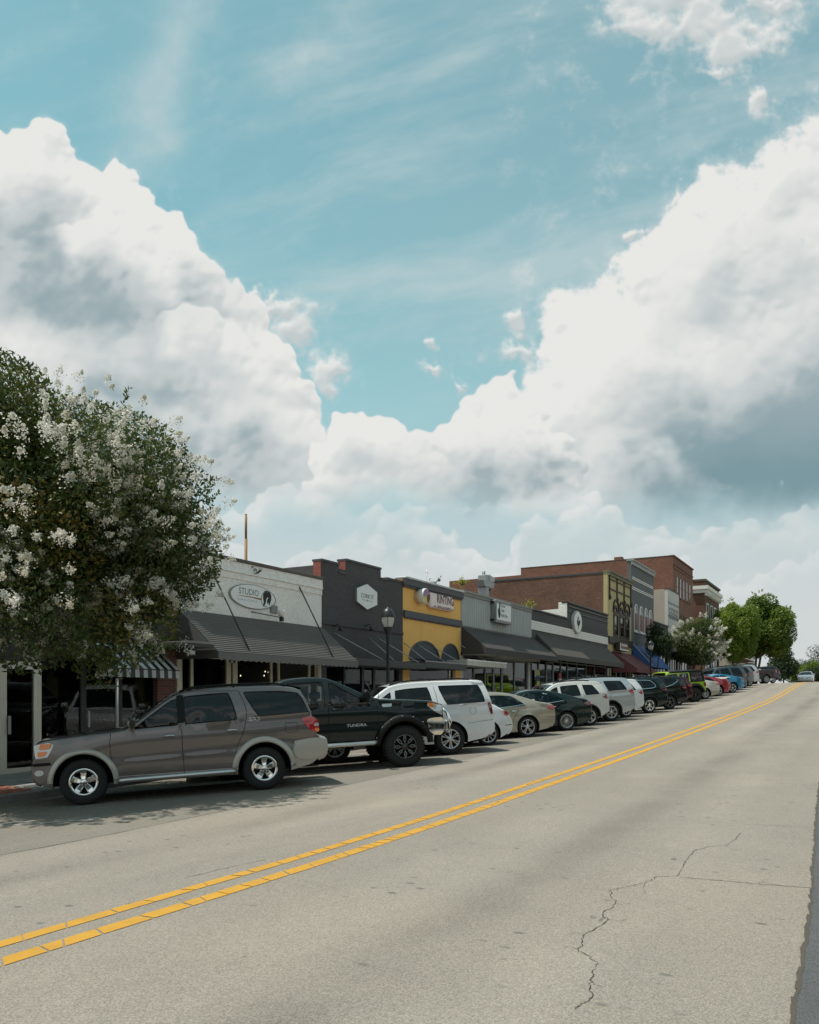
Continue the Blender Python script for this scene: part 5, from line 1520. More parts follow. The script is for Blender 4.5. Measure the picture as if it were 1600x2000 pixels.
    def handle(s, x, z, mat, L=0.17):
        for sd in (1, -1):
            mb = MB()
            pts = [s.P(x - L / 2, z, sd, 0.004), s.P(x - L / 2 + 0.02, z, sd, 0.03), s.P(x, z + 0.006, sd, 0.036), s.P(x + L / 2 - 0.02, z, sd, 0.03), s.P(x + L / 2, z, sd, 0.004)]
            mb.tube(pts, [0.012, 0.016, 0.017, 0.016, 0.012], 8).build('door_handle', mat, s.t)
    def mirror(s, x, z, mat, sz=1.0):
        for sd in (1, -1):
            y0 = s.W(x, z)
            cxl = s.cx - x
            v = []
            prof = [(-0.05, 0.04), (-0.06, 0.10), (-0.03, 0.115), (0.05, 0.11), (0.09, 0.085), (0.10, 0.03)]
            mb = MB()
            rings = []
            for (yy, k) in ((0.07, 0.6), (0.10, 0.95), (0.17, 1.0), (0.22, 0.92), (0.25, 0.6)):
                rings.append([(cxl + 0.09 * sz * k * math.cos(a) * (1.0 if math.cos(a) > 0 else 0.45), sd * (y0 + yy * sz), z + 0.10 * sz + 0.10 * sz * k * math.sin(a)) for a in [2 * math.pi * q / 12 for q in range(12)]])
            for a, b in zip(rings[:-1], rings[1:]): mb.add(a + b, [(q, (q + 1) % 12, (q + 1) % 12 + 12, q + 12) for q in range(12)], 0, True)
            mb.add(rings[0], [list(range(12))]); mb.add(rings[-1], [list(range(12))])
            mb.tube([(cxl, sd * (y0 - 0.02), z + 0.03), (cxl, sd * (y0 + 0.1 * sz), z + 0.08 * sz)], 0.03, 6)
            mb.build('mirror', mat, s.t)
    def flare(s, xw, mat, w=0.09, out=0.03, a0=-12, a1=192, name='fender_flare', zmin=None):
        for sd in (1, -1):
            vs, fs = [], []
            k = 22; tt = [0.0, 0.0, 0.3, 0.75, 1.0]; oo = [-0.10, 0.9, 1.0, 0.8, 0.05]
            for i in range(k + 1):
                a = R(a0 + (a1 - a0) * i / k)
                for t_, o_ in zip(tt, oo):
                    rr = s.arch - 0.004 + w * t_
                    x, z = xw + rr * math.cos(a), s.sp['r'] + rr * math.sin(a)
                    vs.append(s.P(x, max(z, zmin or s.zb0 - 0.02), sd, out * o_))
                if i: fs += [((i - 1) * 5 + j, i * 5 + j, i * 5 + j + 1, (i - 1) * 5 + j + 1) for j in range(4)]
            MB().add(vs, fs, 0, True).build(name, mat, s.t)
    def rails(s, x0, x1, mat, inset=0.10, h=0.06):
        for sd in (1, -1):
            k = 9; pts = []
            for i in range(k):
                x = x0 + (x1 - x0) * i / (k - 1); z = s.top(x)
                y = sd * (s.W(x, z - 0.05) - inset)
                e = 0.02 if i in (0, k - 1) else h
                pts.append((s.cx - x, y, z + e))
            mb = MB().tube(pts, 0.019, 8)
            for i in (0, 4, 8): mb.tube([(pts[i][0], pts[i][1], pts[i][2] - 0.08), pts[i]], 0.018, 6)
            mb.build('roof_rail', mat, s.t)
    def wheel(s, xw, sd):
        sp = s.sp; r = sp['r']; tw = sp.get('tw', 0.24)
        st = sp.get('rim', dict(n=5, w=0.075, rr=0.22, mat=C_alloy))
        rr = st['rr']; yo = sd * (s.w0 - 0.02 - sp.get('inset', 0.012) + sp.get('poke', 0.0)); cxl = s.cx - xw
        D = lambda h: yo - sd * h               # h = depth in from the outer face
        hub = MB().lathe([(0.0, D(0.10)), (rr * 0.93, D(0.10)), (rr * 0.93, D(tw))], (cxl, 0, r), 'Y', 24).build('wheel', C_liner, s.t)
        pr = [(rr - 0.005, 0.03), (rr + 0.012, 0.010), (rr + (r - rr) * 0.35, -0.006), (rr + (r - rr) * 0.75, 0.002), (r - 0.018, 0.020), (r - 0.004, 0.045), (r, tw * 0.35), (r, tw * 0.65), (r - 0.004, tw - 0.045), (r - 0.02, tw - 0.02), (rr, tw - 0.01)]
        ty = MB().lathe([(a, D(b)) for a, b in pr], (cxl, 0, r), 'Y', 36)
        if sp.get('lugs'):
            for k in range(sp['lugs']):
                a = 2 * math.pi * k / sp['lugs']
                for (h0, h1, da) in ((0.01, 0.09, 0.0), (0.10, tw - 0.10, 0.06), (tw - 0.09, tw - 0.01, 0.0)):
                    q = []
                    for (rad, an) in ((r - 0.012, a + da), (r + 0.012, a + da + 0.01), (r + 0.012, a + da + 0.09), (r - 0.012, a + da + 0.10)):
                        q.append((cxl + rad * math.cos(an), D(h0), r + rad * math.sin(an)))
                    ty.prism(q, (0, D(h1) - D(h0), 0))
        child(ty, 'tyre', C_rubber, hub)
        lip = st.get('lip', 0.022)
        rim = MB().lathe([(rr + 0.006, D(0.012)), (rr + 0.002, D(0.002)), (rr - lip, D(0.010)), (rr - lip - 0.008, D(0.035)), (rr - lip - 0.012, D(0.10))], (cxl, 0, r), 'Y', 36, 0, True)
        rim.lathe([(0.0, D(st.get('hubout', 0.012))), (0.045, D(st.get('hubout', 0.012) + 0.002)), (0.062, D(0.03)), (0.075, D(0.06))], (cxl, 0, r), 'Y', 16, 0, True)
        ns, w = st['n'], st['w']; sp_ = st.get('split', 0.0); dish = st.get('dish', 0.03)
        R1 = rr - lip + 0.004
        ang0 = st.get('rot', 90.0)
        def spoke(an, w0, w1, r0=0.05, r1=R1, hh=0.0):
            ca, sa = math.cos(an), math.sin(an)
            def q(rad, lat, h): return (cxl + rad * ca - lat * sa, D(h), r + rad * sa + lat * ca)
            k = 3; vs, fs = [], []
            for i in range(k + 1):
                f = i / k; rad = r0 + (r1 - r0) * f; w_ = (w0 + (w1 - w0) * f) / 2
                h = dish * (1 - abs(2 * f - 1.1)) * 0.6 + 0.012 + hh
                vs += [q(rad, -w_, h + 0.012), q(rad, -w_ * 0.7, h), q(rad, w_ * 0.7, h), q(rad, w_, h + 0.012), q(rad, w_, h + 0.05), q(rad, -w_, h + 0.05)]
                if i: fs += [((i - 1) * 6 + j, (i - 1) * 6 + (j + 1) % 6, i * 6 + (j + 1) % 6, i * 6 + j) for j in range(6)]
            rim.add(vs, fs, 0, False)
        for k in range(ns):
            a = R(ang0) + 2 * math.pi * k / ns
            if sp_:
                spoke(a - sp_, w * 0.8, w, 0.045); spoke(a + sp_, w * 0.8, w, 0.045)
            else: spoke(a, w * st.get('root', 0.8), w)
        if st.get('bolts'):
            for k in range(st['bolts']):
                a = 2 * math.pi * k / st['bolts']
                rim.lathe([(0.0, D(0.004)), (0.010, D(0.006)), (0.012, D(0.03))], (cxl + 0.055 * math.cos(a), 0, r + 0.055 * math.sin(a)), 'Y', 6)
        child(rim, 'rim', st['mat'], hub)
        if st.get('ringbolts'):
            mb = MB()
            for k in range(28):
                a = 2 * math.pi * k / 28
                mb.lathe([(0.0, D(-0.004)), (0.006, D(-0.002)), (0.007, D(0.01))], (cxl + (rr - 0.014) * math.cos(a), 0, r + (rr - 0.014) * math.sin(a)), 'Y', 6)
            for k in range(ns):
                a = R(ang0) + 2 * math.pi * k / ns; ca, sa = math.cos(a), math.sin(a)
                q = lambda rad, lat: (cxl + rad * ca - lat * sa, D(0.016), r + rad * sa + lat * ca)
                ring = [q(rr * 0.42, -0.012), q(rr * 0.50, -0.024), q(rr * 0.80, -0.026), q(rr * 0.86, -0.014), q(rr * 0.86, 0.014), q(rr * 0.80, 0.026), q(rr * 0.50, 0.024), q(rr * 0.42, 0.012)]
                for i in range(8): mb.tube([ring[i], ring[(i + 1) % 8]], 0.0042, 5)
            child(mb, 'milled_trim', C_milled, hub)
    def lettering(s, txt, x, z, h, w, mat, sd, flip=False):
        v, f = text_mesh(txt, h / 0.72, w, 0.012 * h)
        vs = []
        for a, b, _ in v:
            xx = x + (a if sd > 0 else -a)
            vs.append(s.P(xx, z + b, sd, 0.006))
        MB().add(vs, f).build('badge', mat, s.t)
    def seats(s, xs, z=None, n=2):
        z = z or s.zb0 + 0.08
        for x in xs:
            for y in ((-0.38, 0.38) if n == 2 else (0.0,)):
                wd = 0.25 if n == 2 else 0.62
                mb = MB().box(s.cx - x - 0.28, s.cx - x + 0.26, y - wd, y + wd, z + 0.22, z + 0.36, 0, 0.05)
                mb.prism([(s.cx - x - 0.24, y - wd, z + 0.34), (s.cx - x - 0.12, y - wd, z + 0.34), (s.cx - x - 0.27, y - wd, z + 0.92), (s.cx - x - 0.38, y - wd, z + 0.92)], (0, 2 * wd, 0))
                mb.box(s.cx - x - 0.40, s.cx - x - 0.29, y - wd * 0.5, y + wd * 0.5, z + 0.95, z + 1.12, 0, 0.03)
                mb.build('seat', C_seat, s.t)
    def details(s): s.sp['det'](s) if s.sp.get('det') else None
CARS = []
def place_car(sp, label, cat, name, px, py, yaw=135.0, ref='rear', side=1, group='cars parked nose to the kerb', XY=None):
    """the near-side reference wheel touches the street where the photograph shows it"""
    X, Y = XY if XY else on_ground(px, py)
    t = thing(name, label, cat, (0, 0, 0), 0, group, world=False)
    c = Car(sp); c.t = t
    tr = sp['w'] / 2 - 0.14
    lx = (c.cx - c.xr) if ref == 'rear' else (c.cx - c.xf)
    a = R(yaw); f = Vector((math.cos(a), math.sin(a))); l = Vector((-f.y, f.x))
    C0 = Vector((X, Y)) - f * lx - l * (side * tr)
    def g(u, v): p = C0 + f * u + l * v; return Vector((p.x, p.y, gz(p.x, p.y)))
    A, B, Cc, Dd = g(c.cx - c.xf, tr), g(c.cx - c.xf, -tr), g(c.cx - c.xr, tr), g(c.cx - c.xr, -tr)
    fx = ((A + B) - (Cc + Dd)).normalized(); ly = ((A + Cc) - (B + Dd)).normalized(); up = fx.cross(ly).normalized(); ly = up.cross(fx)
    mid = (A + B + Cc + Dd) / 4
    M = Matrix((fx, ly, up)).transposed().to_4x4(); M.translation = mid
    t.matrix_world = M
    t.location = mid; t.rotation_euler = M.to_euler()
    CARS.append((label, C0, f, l, c.L, sp['w'], c.cx))
    c.build()
    return c
# ---- body shapes (x back from the nose, z up, metres)
def shape_suv(L, H, w, wb, fo, r, hood=1.14, cowl=1.58, wst=2.38, belt0=1.18, belt1=1.26, tail=0.24, bump=0.86, paint=None, sq=0.0, **k):
    z = H
    e = L - 0.24
    out = [(0.14, 0.34), (0.03, 0.42), (0.0, 0.62), (0.03, 0.80), (0.08, hood - 0.16), (0.20, hood - 0.06), (0.55, hood - 0.01), (1.0, hood + 0.03), (cowl, hood + 0.08),
           (wst - 0.08, z - 0.13), (wst + 0.22, z - 0.035), (wst + 0.9, z), (e - 0.9, z - 0.01), (e - 0.22 + sq, z - 0.045 + sq * 0.15), (e - 0.10 + sq * 0.9, z - 0.09 + sq * 0.2), (e + tail * 0.5, belt1 + 0.12), (e + tail * 0.72, bump + 0.16), (e + tail * 0.78, bump + 0.03), (L - 0.02, bump - 0.02), (L, bump - 0.18), (L - 0.03, 0.50), (L - 0.16, 0.42)]
    sp = dict(out=out, w=w, wb=wb, fo=fo, r=r, belt=[(0, hood - 0.03), (cowl, belt0), (L, belt1)], paint=paint, clear=0.30, zl=0.66)
    sp['glass'] = {'windshield': (cowl - 0.2, wst + 0.15, hood + 0.10, z - 0.10), 'rear_window': (e - 0.12, L, belt1 + 0.05, z - 0.12)}
    sp.update(k)
    return sp
def shape_sedan(L, H, w, wb, fo, r, paint=None, fast=0.0, **k):
    out = [(0.14, 0.20), (0.02, 0.30), (0.0, 0.46), (0.05, 0.62), (0.16, 0.71), (0.60, 0.84), (1.20, 0.95), (2.02, H - 0.12), (2.45, H - 0.01), (2.95, H), (3.45, H - 0.08), (L - 0.62, 1.09 + fast), (L - 0.26, 1.05 + fast * 0.5), (L - 0.08, 0.99), (L - 0.02, 0.82), (L, 0.62), (L - 0.04, 0.40), (L - 0.18, 0.27)]
    sp = dict(out=out, w=w, wb=wb, fo=fo, r=r, belt=[(0, 0.72), (1.2, 0.90), (2.2, 0.93), (L - 0.7, 1.0), (L, 1.0)], paint=paint, clear=0.20, zl=0.5, th=0.42, th2=0.35, crown=0.045, cf=(1.1, 0.26), cr=(0.9, 0.20), edge=0.05)
    sp['glass'] = {'windshield': (1.1, 2.25, 0.99, H - 0.07), 'rear_window': (3.4, L - 0.5, 1.11 + fast, H - 0.10)}
    sp.update(k)
    return sp
RIM5 = dict(n=5, w=0.115, rr=0.228, mat=C_chrome, root=0.62, bolts=6, lip=0.034)
def lights_rear(c, poly, mat=C_red, extra=()):
    c.patch('tail_light', poly, mat, 0.010)
    for pg, m in extra: c.patch('tail_light_lens', pg, m, 0.014)
def lights_front(c, poly, amber=None):
    c.patch('headlight', poly, C_clear, 0.008, rnd=0)
    for pg in (amber or []): c.patch('turn_signal', pg, C_amber, 0.014, rnd=0)
def back_plate(c, z=0.95):
    x = max(p.x for p in c.outl if p.y > z - 0.1)
    MB().box(c.cx - x - 0.03, c.cx - x + 0.05, -0.17, 0.17, z - 0.08, z + 0.08).build('number_plate', C_plate, c.t)
def exhaust(c):
    MB().tube([(c.cx - c.L + 0.5, -0.45, c.zb0 - 0.03), (c.cx - c.L + 0.02, -0.45, c.zb0 + 0.0)], 0.03, 8).build('exhaust', C_darkalloy, c.t)

# ---- 1: taupe utility vehicle
P_taupe = car_paint('taupe_metallic', (0.150, 0.134, 0.130), 0.5, 0.26)
P_silverclad = car_paint('silver_beige_cladding', (0.43, 0.405, 0.36), 0.3, 0.42, 0.5)
def det_suv(c):
    c.flare(c.xr, P_silverclad, 0.10, 0.035, -8, 188, zmin=0.40)
    c.flare(c.xf, P_silverclad, 0.09, 0.035, -6, 186, zmin=0.40)
    c.patch('rear_bumper_step', [(4.40, 0.86), (4.96, 0.87), (4.98, 0.55), (4.46, 0.47), (4.30, 0.64)], P_silverclad, 0.028, skirt=0.04)
    c.patch('side_moulding', [(1.46, 0.74), (2.38, 0.76), (2.38, 0.69), (1.44, 0.67)], P_taupe, 0.014)
    c.patch('side_moulding', [(2.44, 0.765), (3.18, 0.78), (3.14, 0.71), (2.44, 0.695)], P_taupe, 0.014)
    c.line([(1.26, 1.17), (1.23, 0.95), (1.27, 0.60), (1.36, 0.40)]); c.line([(2.41, 1.24), (2.41, 0.8), (2.42, 0.42)])
    c.line([(3.42, 1.79), (3.55, 1.46), (3.48, 1.10), (3.36, 0.86), (3.30, 0.7)]); c.line([(1.36, 0.42), (2.4, 0.41), (3.18, 0.42)])
    c.line([(1.52, 1.26), (2.08, 1.68), (2.32, 1.785), (2.9, 1.81), (3.42, 1.79)], 0.008)
    c.line([(4.20, 1.17), (4.42, 1.17), (4.42, 1.00), (4.20, 1.00), (4.20, 1.17)], 0.007, raw=True, sides=(1,), name='fuel_flap')
    c.line([(4.62, 1.70), (4.74, 1.33), (4.77, 0.95)], 0.010)
    c.patch('pillar_trim', [(2.355, 1.76), (2.475, 1.765), (2.475, 1.28), (2.355, 1.27)], C_black, 0.003, rnd=0, skirt=0.004)
    c.handle(2.20, 1.07, C_alloy, 0.20); c.handle(3.26, 1.10, C_alloy, 0.20)
    c.mirror(1.62, 1.21, P_taupe, 1.05)
    c.rails(2.42, 4.30, C_black, 0.14, 0.055)
    lights_rear(c, [(4.46, 1.25), (4.80, 1.26), (4.83, 0.98), (4.72, 0.96), (4.58, 1.10)], C_red, [([(4.72, 1.14), (4.825, 1.14), (4.825, 1.08), (4.72, 1.08)], C_clear), ([(4.72, 1.05), (4.825, 1.05), (4.825, 0.98), (4.74, 0.98)], C_amber)])
    lights_front(c, [(0.06, 1.04), (0.30, 1.075), (0.38, 1.03), (0.27, 0.84), (0.08, 0.82)], [[(0.16, 1.055), (0.34, 1.055), (0.31, 0.975), (0.14, 0.96)], [(0.12, 0.93), (0.28, 0.935), (0.23, 0.855), (0.11, 0.845)]])
    for sd in (1, -1):
        MB().tube([(c.cx - 1.34, sd * (c.w0 - 0.02), 0.36), (c.cx - 1.46, sd * (c.w0 + 0.015), 0.37), (c.cx - 3.18, sd * (c.w0 + 0.015), 0.38), (c.cx - 3.30, sd * (c.w0 - 0.02), 0.38)], 0.045, 10).build('running_board', C_alloy, c.t)
    c.patch('fog_lamp', [(0.05, 0.62), (0.20, 0.63), (0.20, 0.54), (0.06, 0.53)], C_clear, 0.008)
    c.patch('bumper_insert', [(0.02, 0.74), (0.30, 0.75), (0.33, 0.70), (0.03, 0.69)], C_black, 0.006, rnd=0)
    c.lettering('SR5', 3.66, 1.27, 0.055, 0.20, C_alloy, 1)
    sp_ = MB(); rows = []
    for (x, z, y) in ((4.30, 1.865, 0.62), (4.58, 1.80, 0.60), (4.60, 1.77, 0.60), (4.34, 1.80, 0.62)): rows.append([(c.cx - x, yy, z) for yy in np.linspace(-y, y, 9)])
    for a, b in zip(rows, rows[1:] + rows[:1]): sp_.add(a + b, [(i, i + 1, 10 + i, 9 + i) for i in range(8)])
    sp_.build('spoiler', P_taupe, c.t)
    MB().box(c.cx - 0.14, c.cx - 0.03, -0.55, 0.55, 0.82, 1.04, 0, 0.02).build('grille', C_chrome, c.t)
    c.seats((2.1, 3.0)); back_plate(c, 1.0); exhaust(c)
    MB().box(c.cx - 2.32, c.cx - 2.18, c.W(2.25, 1.6) - 0.03, c.W(2.25, 1.6) - 0.026, 1.53, 1.61).build('window_sticker', simple('pale_green_sticker', (0.22, 0.40, 0.33), 0.6), c.t)
sp = dict(out=[(0.12, 0.36), (0.03, 0.42), (0.0, 0.60), (0.01, 0.76), (0.06, 0.82), (0.07, 1.0), (0.10, 1.07), (0.24, 1.12), (0.55, 1.155), (1.0, 1.185), (1.46, 1.215), (1.56, 1.26), (2.20, 1.72), (2.42, 1.815), (2.9, 1.85), (3.5, 1.855), (4.2, 1.84), (4.44, 1.80), (4.54, 1.74), (4.68, 1.40), (4.76, 1.05), (4.78, 0.91), (4.92, 0.88), (4.98, 0.84), (4.98, 0.58), (4.90, 0.48), (4.78, 0.45)],
          w=1.97, wb=3.0, fo=0.80, r=0.385, belt=[(0, 1.08), (1.5, 1.22), (5.0, 1.32)], paint=P_taupe, clear=0.32, zl=0.66, rnd=2, cf=(0.75, 0.14), cr=(0.6, 0.09),
          glass={'windshield': (1.3, 2.4, 1.26, 1.76), 'rear_window': (4.42, 4.9, 1.38, 1.72)}, det=det_suv, rim=RIM5, tw=0.265, gap=0.09,
          wins=[(1.60, 2.37, 2.20, 2.37, 0.09, -0.005), (2.46, 3.38, 2.46, 3.26, 0.085, 0.0), (3.72, 4.68, 3.48, 4.50, 0.085, 0.03)],
          regions=[('rear_bumper', [(4.20, 0.30), (4.28, 0.60), (4.36, 0.84), (4.62, 0.87), (5.3, 0.89), (5.3, 0.30)], P_silverclad), ('front_bumper', [(-0.2, 0.2), (-0.2, 0.80), (0.22, 0.80), (0.34, 0.78), (0.40, 0.60), (0.46, 0.2)], P_taupe), ('rocker', [(1.18, 0.2), (1.18, 0.44), (3.33, 0.44), (3.38, 0.2)], P_silverclad)])
place_car(sp, 'taupe full size utility vehicle with silver cladding, nearest parked car', 'suv', 'utility_vehicle', 518, 1542, 138.0)

# ---- 2: dark green-black lifted pickup, backed in
P_blackgreen = car_paint('black_green_pearl', (0.008, 0.016, 0.016), 0.2, 0.25)
def det_pick(c):
    for xw in (c.xf, c.xr): c.flare(xw, C_black, 0.15, 0.075, -14, 194, zmin=0.5)
    for xw in (c.xf, c.xr):
        for sd in (1, -1):
            mb = MB()
            for a in range(20, 170, 22):
                x, z = xw + (c.arch + 0.115) * math.cos(R(a)), c.sp['r'] + (c.arch + 0.115) * math.sin(R(a))
                p = c.P(x, z, sd, 0.06); mb.lathe([(0.0, p[1] + sd * 0.006), (0.012, p[1] + sd * 0.004), (0.013, p[1] - sd * 0.012)], (p[0], 0, p[2]), 'Y', 8)
            mb.build('flare_bolts', C_chrome, c.t)
    c.line([(1.56, 1.40), (1.52, 1.1), (1.56, 0.80), (1.62, 0.62)]); c.line([(2.62, 1.48), (2.62, 0.9), (2.64, 0.60)]); c.line([(3.62, 1.9), (3.68, 1.5), (3.66, 0.62)]); c.line([(1.62, 0.62), (3.6, 0.62)])
    c.line([(1.70, 1.43), (2.6, 1.45), (3.6, 1.47)], 0.022, C_chrome, 0.008, name='belt_trim')
    c.handle(2.42, 1.33, P_blackgreen, 0.22); c.handle(3.45, 1.35, P_blackgreen, 0.22)
    c.mirror(1.85, 1.46, C_black, 1.35)
    lights_front(c, [(0.04, 1.30), (0.36, 1.37), (0.42, 1.31), (0.22, 1.16), (0.05, 1.08)], [[(0.22, 1.365), (0.41, 1.37), (0.40, 1.28), (0.24, 1.27)]])
    c.patch('front_bumper_corner', [(-0.02, 1.04), (0.40, 1.03), (0.46, 0.97), (0.36, 0.66), (0.02, 0.64)], C_chrome, 0.05, skirt=0.06)
    # grille and brush guard
    MB().box(c.cx - 0.02, c.cx + 0.045, -0.62, 0.62, 1.06, 1.34, 0, 0.02).build('grille', C_chrome, c.t)
    MB().box(c.cx - 0.04, c.cx + 0.09, -0.85, 0.85, 0.70, 0.98, 0, 0.05).build('front_bumper', C_chrome, c.t)
    for sd in (1, -1):
        MB().tube([(c.cx + 0.06, sd * 0.55, 1.22), (c.cx + 0.16, sd * 0.60, 1.12), (c.cx + 0.20, sd * 0.66, 0.90), (c.cx + 0.16, sd * 0.66, 0.72), (c.cx + 0.0, sd * 0.62, 0.64)], 0.04, 8).build('brush_guard', C_chrome, c.t)
        MB().tube([(c.cx - 1.55, sd * (c.w0 - 0.05), 0.60), (c.cx - 1.7, sd * (c.w0 + 0.10), 0.57), (c.cx - 3.5, sd * (c.w0 + 0.10), 0.57), (c.cx - 3.65, sd * (c.w0 - 0.05), 0.60)], 0.05, 8).build('side_step', C_alloy, c.t)
    c.lettering('TUNDRA', 2.02, 0.97, 0.062, 0.44, C_alloy, -1); c.lettering('TUNDRA', 2.02, 0.97, 0.062, 0.44, C_alloy, 1)
    c.patch('engine_badge', [(1.22, 1.40), (1.44, 1.40), (1.44, 1.33), (1.22, 1.33)], C_clear, 0.008, rnd=0)
    c.lettering('4x4', 1.33, 1.365, 0.045, 0.13, M_inkdark, -1)
    lights_rear(c, [(5.62, 1.40), (5.82, 1.40), (5.82, 1.05), (5.66, 1.05)])
    MB().tube([(c.cx - 1.45, -c.w0 + 0.25, 1.42), (c.cx - 1.47, -c.w0 + 0.25, 2.15)], 0.006, 5).build('aerial', C_black, c.t)
    c.seats((2.4, 3.3), 0.62)
H = 2.04
out = [(0.12, 0.70), (0.02, 0.76), (0.0, 1.0), (0.03, 1.26), (0.14, 1.38), (0.5, 1.43), (1.2, 1.48), (1.62, 1.52), (2.42, H - 0.09), (2.7, H), (3.3, H), (3.62, H - 0.06), (3.74, H - 0.18), (3.80, 1.52), (3.86, 1.46), (4.4, 1.47), (5.6, 1.48), (5.82, 1.46), (5.85, 1.1), (5.83, 0.75), (5.7, 0.70)]
sp = dict(out=out, w=2.0, wb=3.70, fo=0.98, r=0.445, belt=[(0, 1.32), (1.6, 1.44), (5.85, 1.48)], paint=P_blackgreen, clear=0.62, zl=0.9, th=0.30, th2=0.15, gap=0.11, tw=0.31, poke=0.07, lugs=40,
          rim=dict(n=8, w=0.055, rr=0.265, mat=C_blackrim, ringbolts=True, bolts=6, root=0.7), det=det_pick, gl=C_clearglass,
          wins=[(1.74, 2.57, 2.40, 2.58, 0.09, 0.0), (2.67, 3.60, 2.67, 3.52, 0.09, 0.0)], glass={'windshield': (1.5, 2.6, 1.56, H - 0.08), 'rear_window': (3.6, 3.9, 1.54, H - 0.12)})
place_car(sp, 'black green lifted pickup backed in beside the taupe utility vehicle', 'pickup', 'pickup_truck', 790, 1497, -45.0, 'front', -1)

# ---- 3: white full size utility vehicle
P_white = car_paint('white_paint', (0.70, 0.71, 0.72), 0.0, 0.35)
def det_tahoe(c):
    c.line([(3.58, 1.74), (3.64, 1.45), (3.60, 1.05), (3.46, 0.84)]); c.line([(2.5, 1.2), (2.5, 0.42)]); c.line([(1.4, 1.15), (1.40, 0.45)])
    c.line([(4.30, 1.24), (4.99, 1.27)], 0.012, P_white, 0.010, name='shoulder_crease'); c.line([(3.5, 1.21), (4.4, 1.24)], 0.010, P_white, 0.010, name='shoulder_crease')
    c.line([(4.40, 0.77), (4.75, 0.80), (5.12, 0.82)], 0.007)
    c.line([(4.55 + 0.09 * math.cos(a), 1.08 + 0.09 * math.sin(a)) for a in [k * math.pi / 8 for k in range(17)]], 0.006, raw=True, sides=(1,), name='fuel_flap')
    c.handle(2.3, 1.08, P_white); c.handle(3.36, 1.1, P_white)
    c.mirror(1.74, 1.18, P_white, 1.1)
    c.rails(2.5, 4.6, C_black, 0.14, 0.05)
    c.patch('tail_light', [(4.97, 1.27), (5.08, 1.27), (5.12, 0.96), (5.05, 0.94)], C_darkred, 0.014)
    lights_front(c, [(0.02, 1.05), (0.34, 1.08), (0.34, 0.9), (0.05, 0.86)])
    MB().prism([(c.cx - 4.64, -0.66, 1.87), (c.cx - 4.92, -0.66, 1.83), (c.cx - 4.93, -0.66, 1.76), (c.cx - 4.66, -0.66, 1.80)], (0, 1.32, 0)).build('spoiler', P_white, c.t)
    c.patch('roof_edge_trim', [(4.60, 1.84), (4.93, 1.83), (4.93, 1.77), (4.62, 1.79)], P_white, 0.02)
    back_plate(c, 1.0); c.seats((2.3, 3.2)); exhaust(c)
sp = shape_suv(5.18, 1.88, 2.02, 2.95, 0.98, 0.40, hood=1.14, cowl=1.6, wst=2.4, belt0=1.18, belt1=1.26, paint=P_white, det=det_tahoe, bump=0.82, tw=0.27, tail=0.30, sq=0.12,
               rim=dict(n=6, w=0.036, rr=0.245, split=0.16, mat=C_alloy, lip=0.018, bolts=6),
               wins=[(1.80, 2.44, 2.36, 2.46, 0.15), (2.56, 3.52, 2.56, 3.44, 0.14), (3.86, 4.93, 3.68, 4.80, 0.12)])
place_car(sp, 'white full size utility vehicle beside the black green pickup', 'suv', 'utility_vehicle', 880, 1474, 135.0)

# ---- 4: small white round-tailed car
def det_beetle(c):
    c.patch('tail_light', [(3.86, 0.97), (4.02, 0.95), (4.14, 0.84), (4.06, 0.80), (3.92, 0.84)], C_red, 0.012)
    c.line([(3.2, 1.3), (3.15, 0.9), (3.0, 0.6)]); c.line([(1.4, 0.9), (1.42, 0.4)])
    c.line([(3.95, 0.54), (4.27, 0.55)], 0.02); c.handle(2.9, 0.86, P_white); c.mirror(1.5, 0.9, P_white, 0.8); back_plate(c, 0.6)
out = [(0.16, 0.20), (0.02, 0.32), (0.0, 0.5), (0.10, 0.70), (0.45, 0.86), (1.10, 0.98), (1.80, 1.36), (2.3, 1.47), (2.8, 1.46), (3.35, 1.30), (3.80, 1.06), (4.08, 0.90), (4.22, 0.70), (4.27, 0.52), (4.22, 0.35), (4.05, 0.25)]
sp = dict(out=out, w=1.80, wb=2.53, fo=0.86, r=0.33, belt=[(0, 0.74), (1.1, 0.92), (3.3, 0.96), (4.3, 0.86)], paint=P_white, clear=0.2, zl=0.5, th=0.42, th2=0.3, crown=0.07, cf=(1.1, 0.3), cr=(1.0, 0.30), edge=0.06, bulge=0.03, tw=0.22,
          rim=dict(n=10, w=0.026, rr=0.235, mat=C_alloy, lip=0.016), det=det_beetle, wins=[(1.5, 2.5, 1.95, 2.5, 0.10), (2.58, 3.25, 2.58, 3.05, 0.10)], glass={'windshield': (1.0, 2.0, 1.02, 1.40), 'rear_window': (3.2, 3.9, 1.08, 1.36)})
place_car(sp, 'small white round tailed car tucked behind the white utility vehicle', 'car', 'small_car', 953, 1456, 135.0)

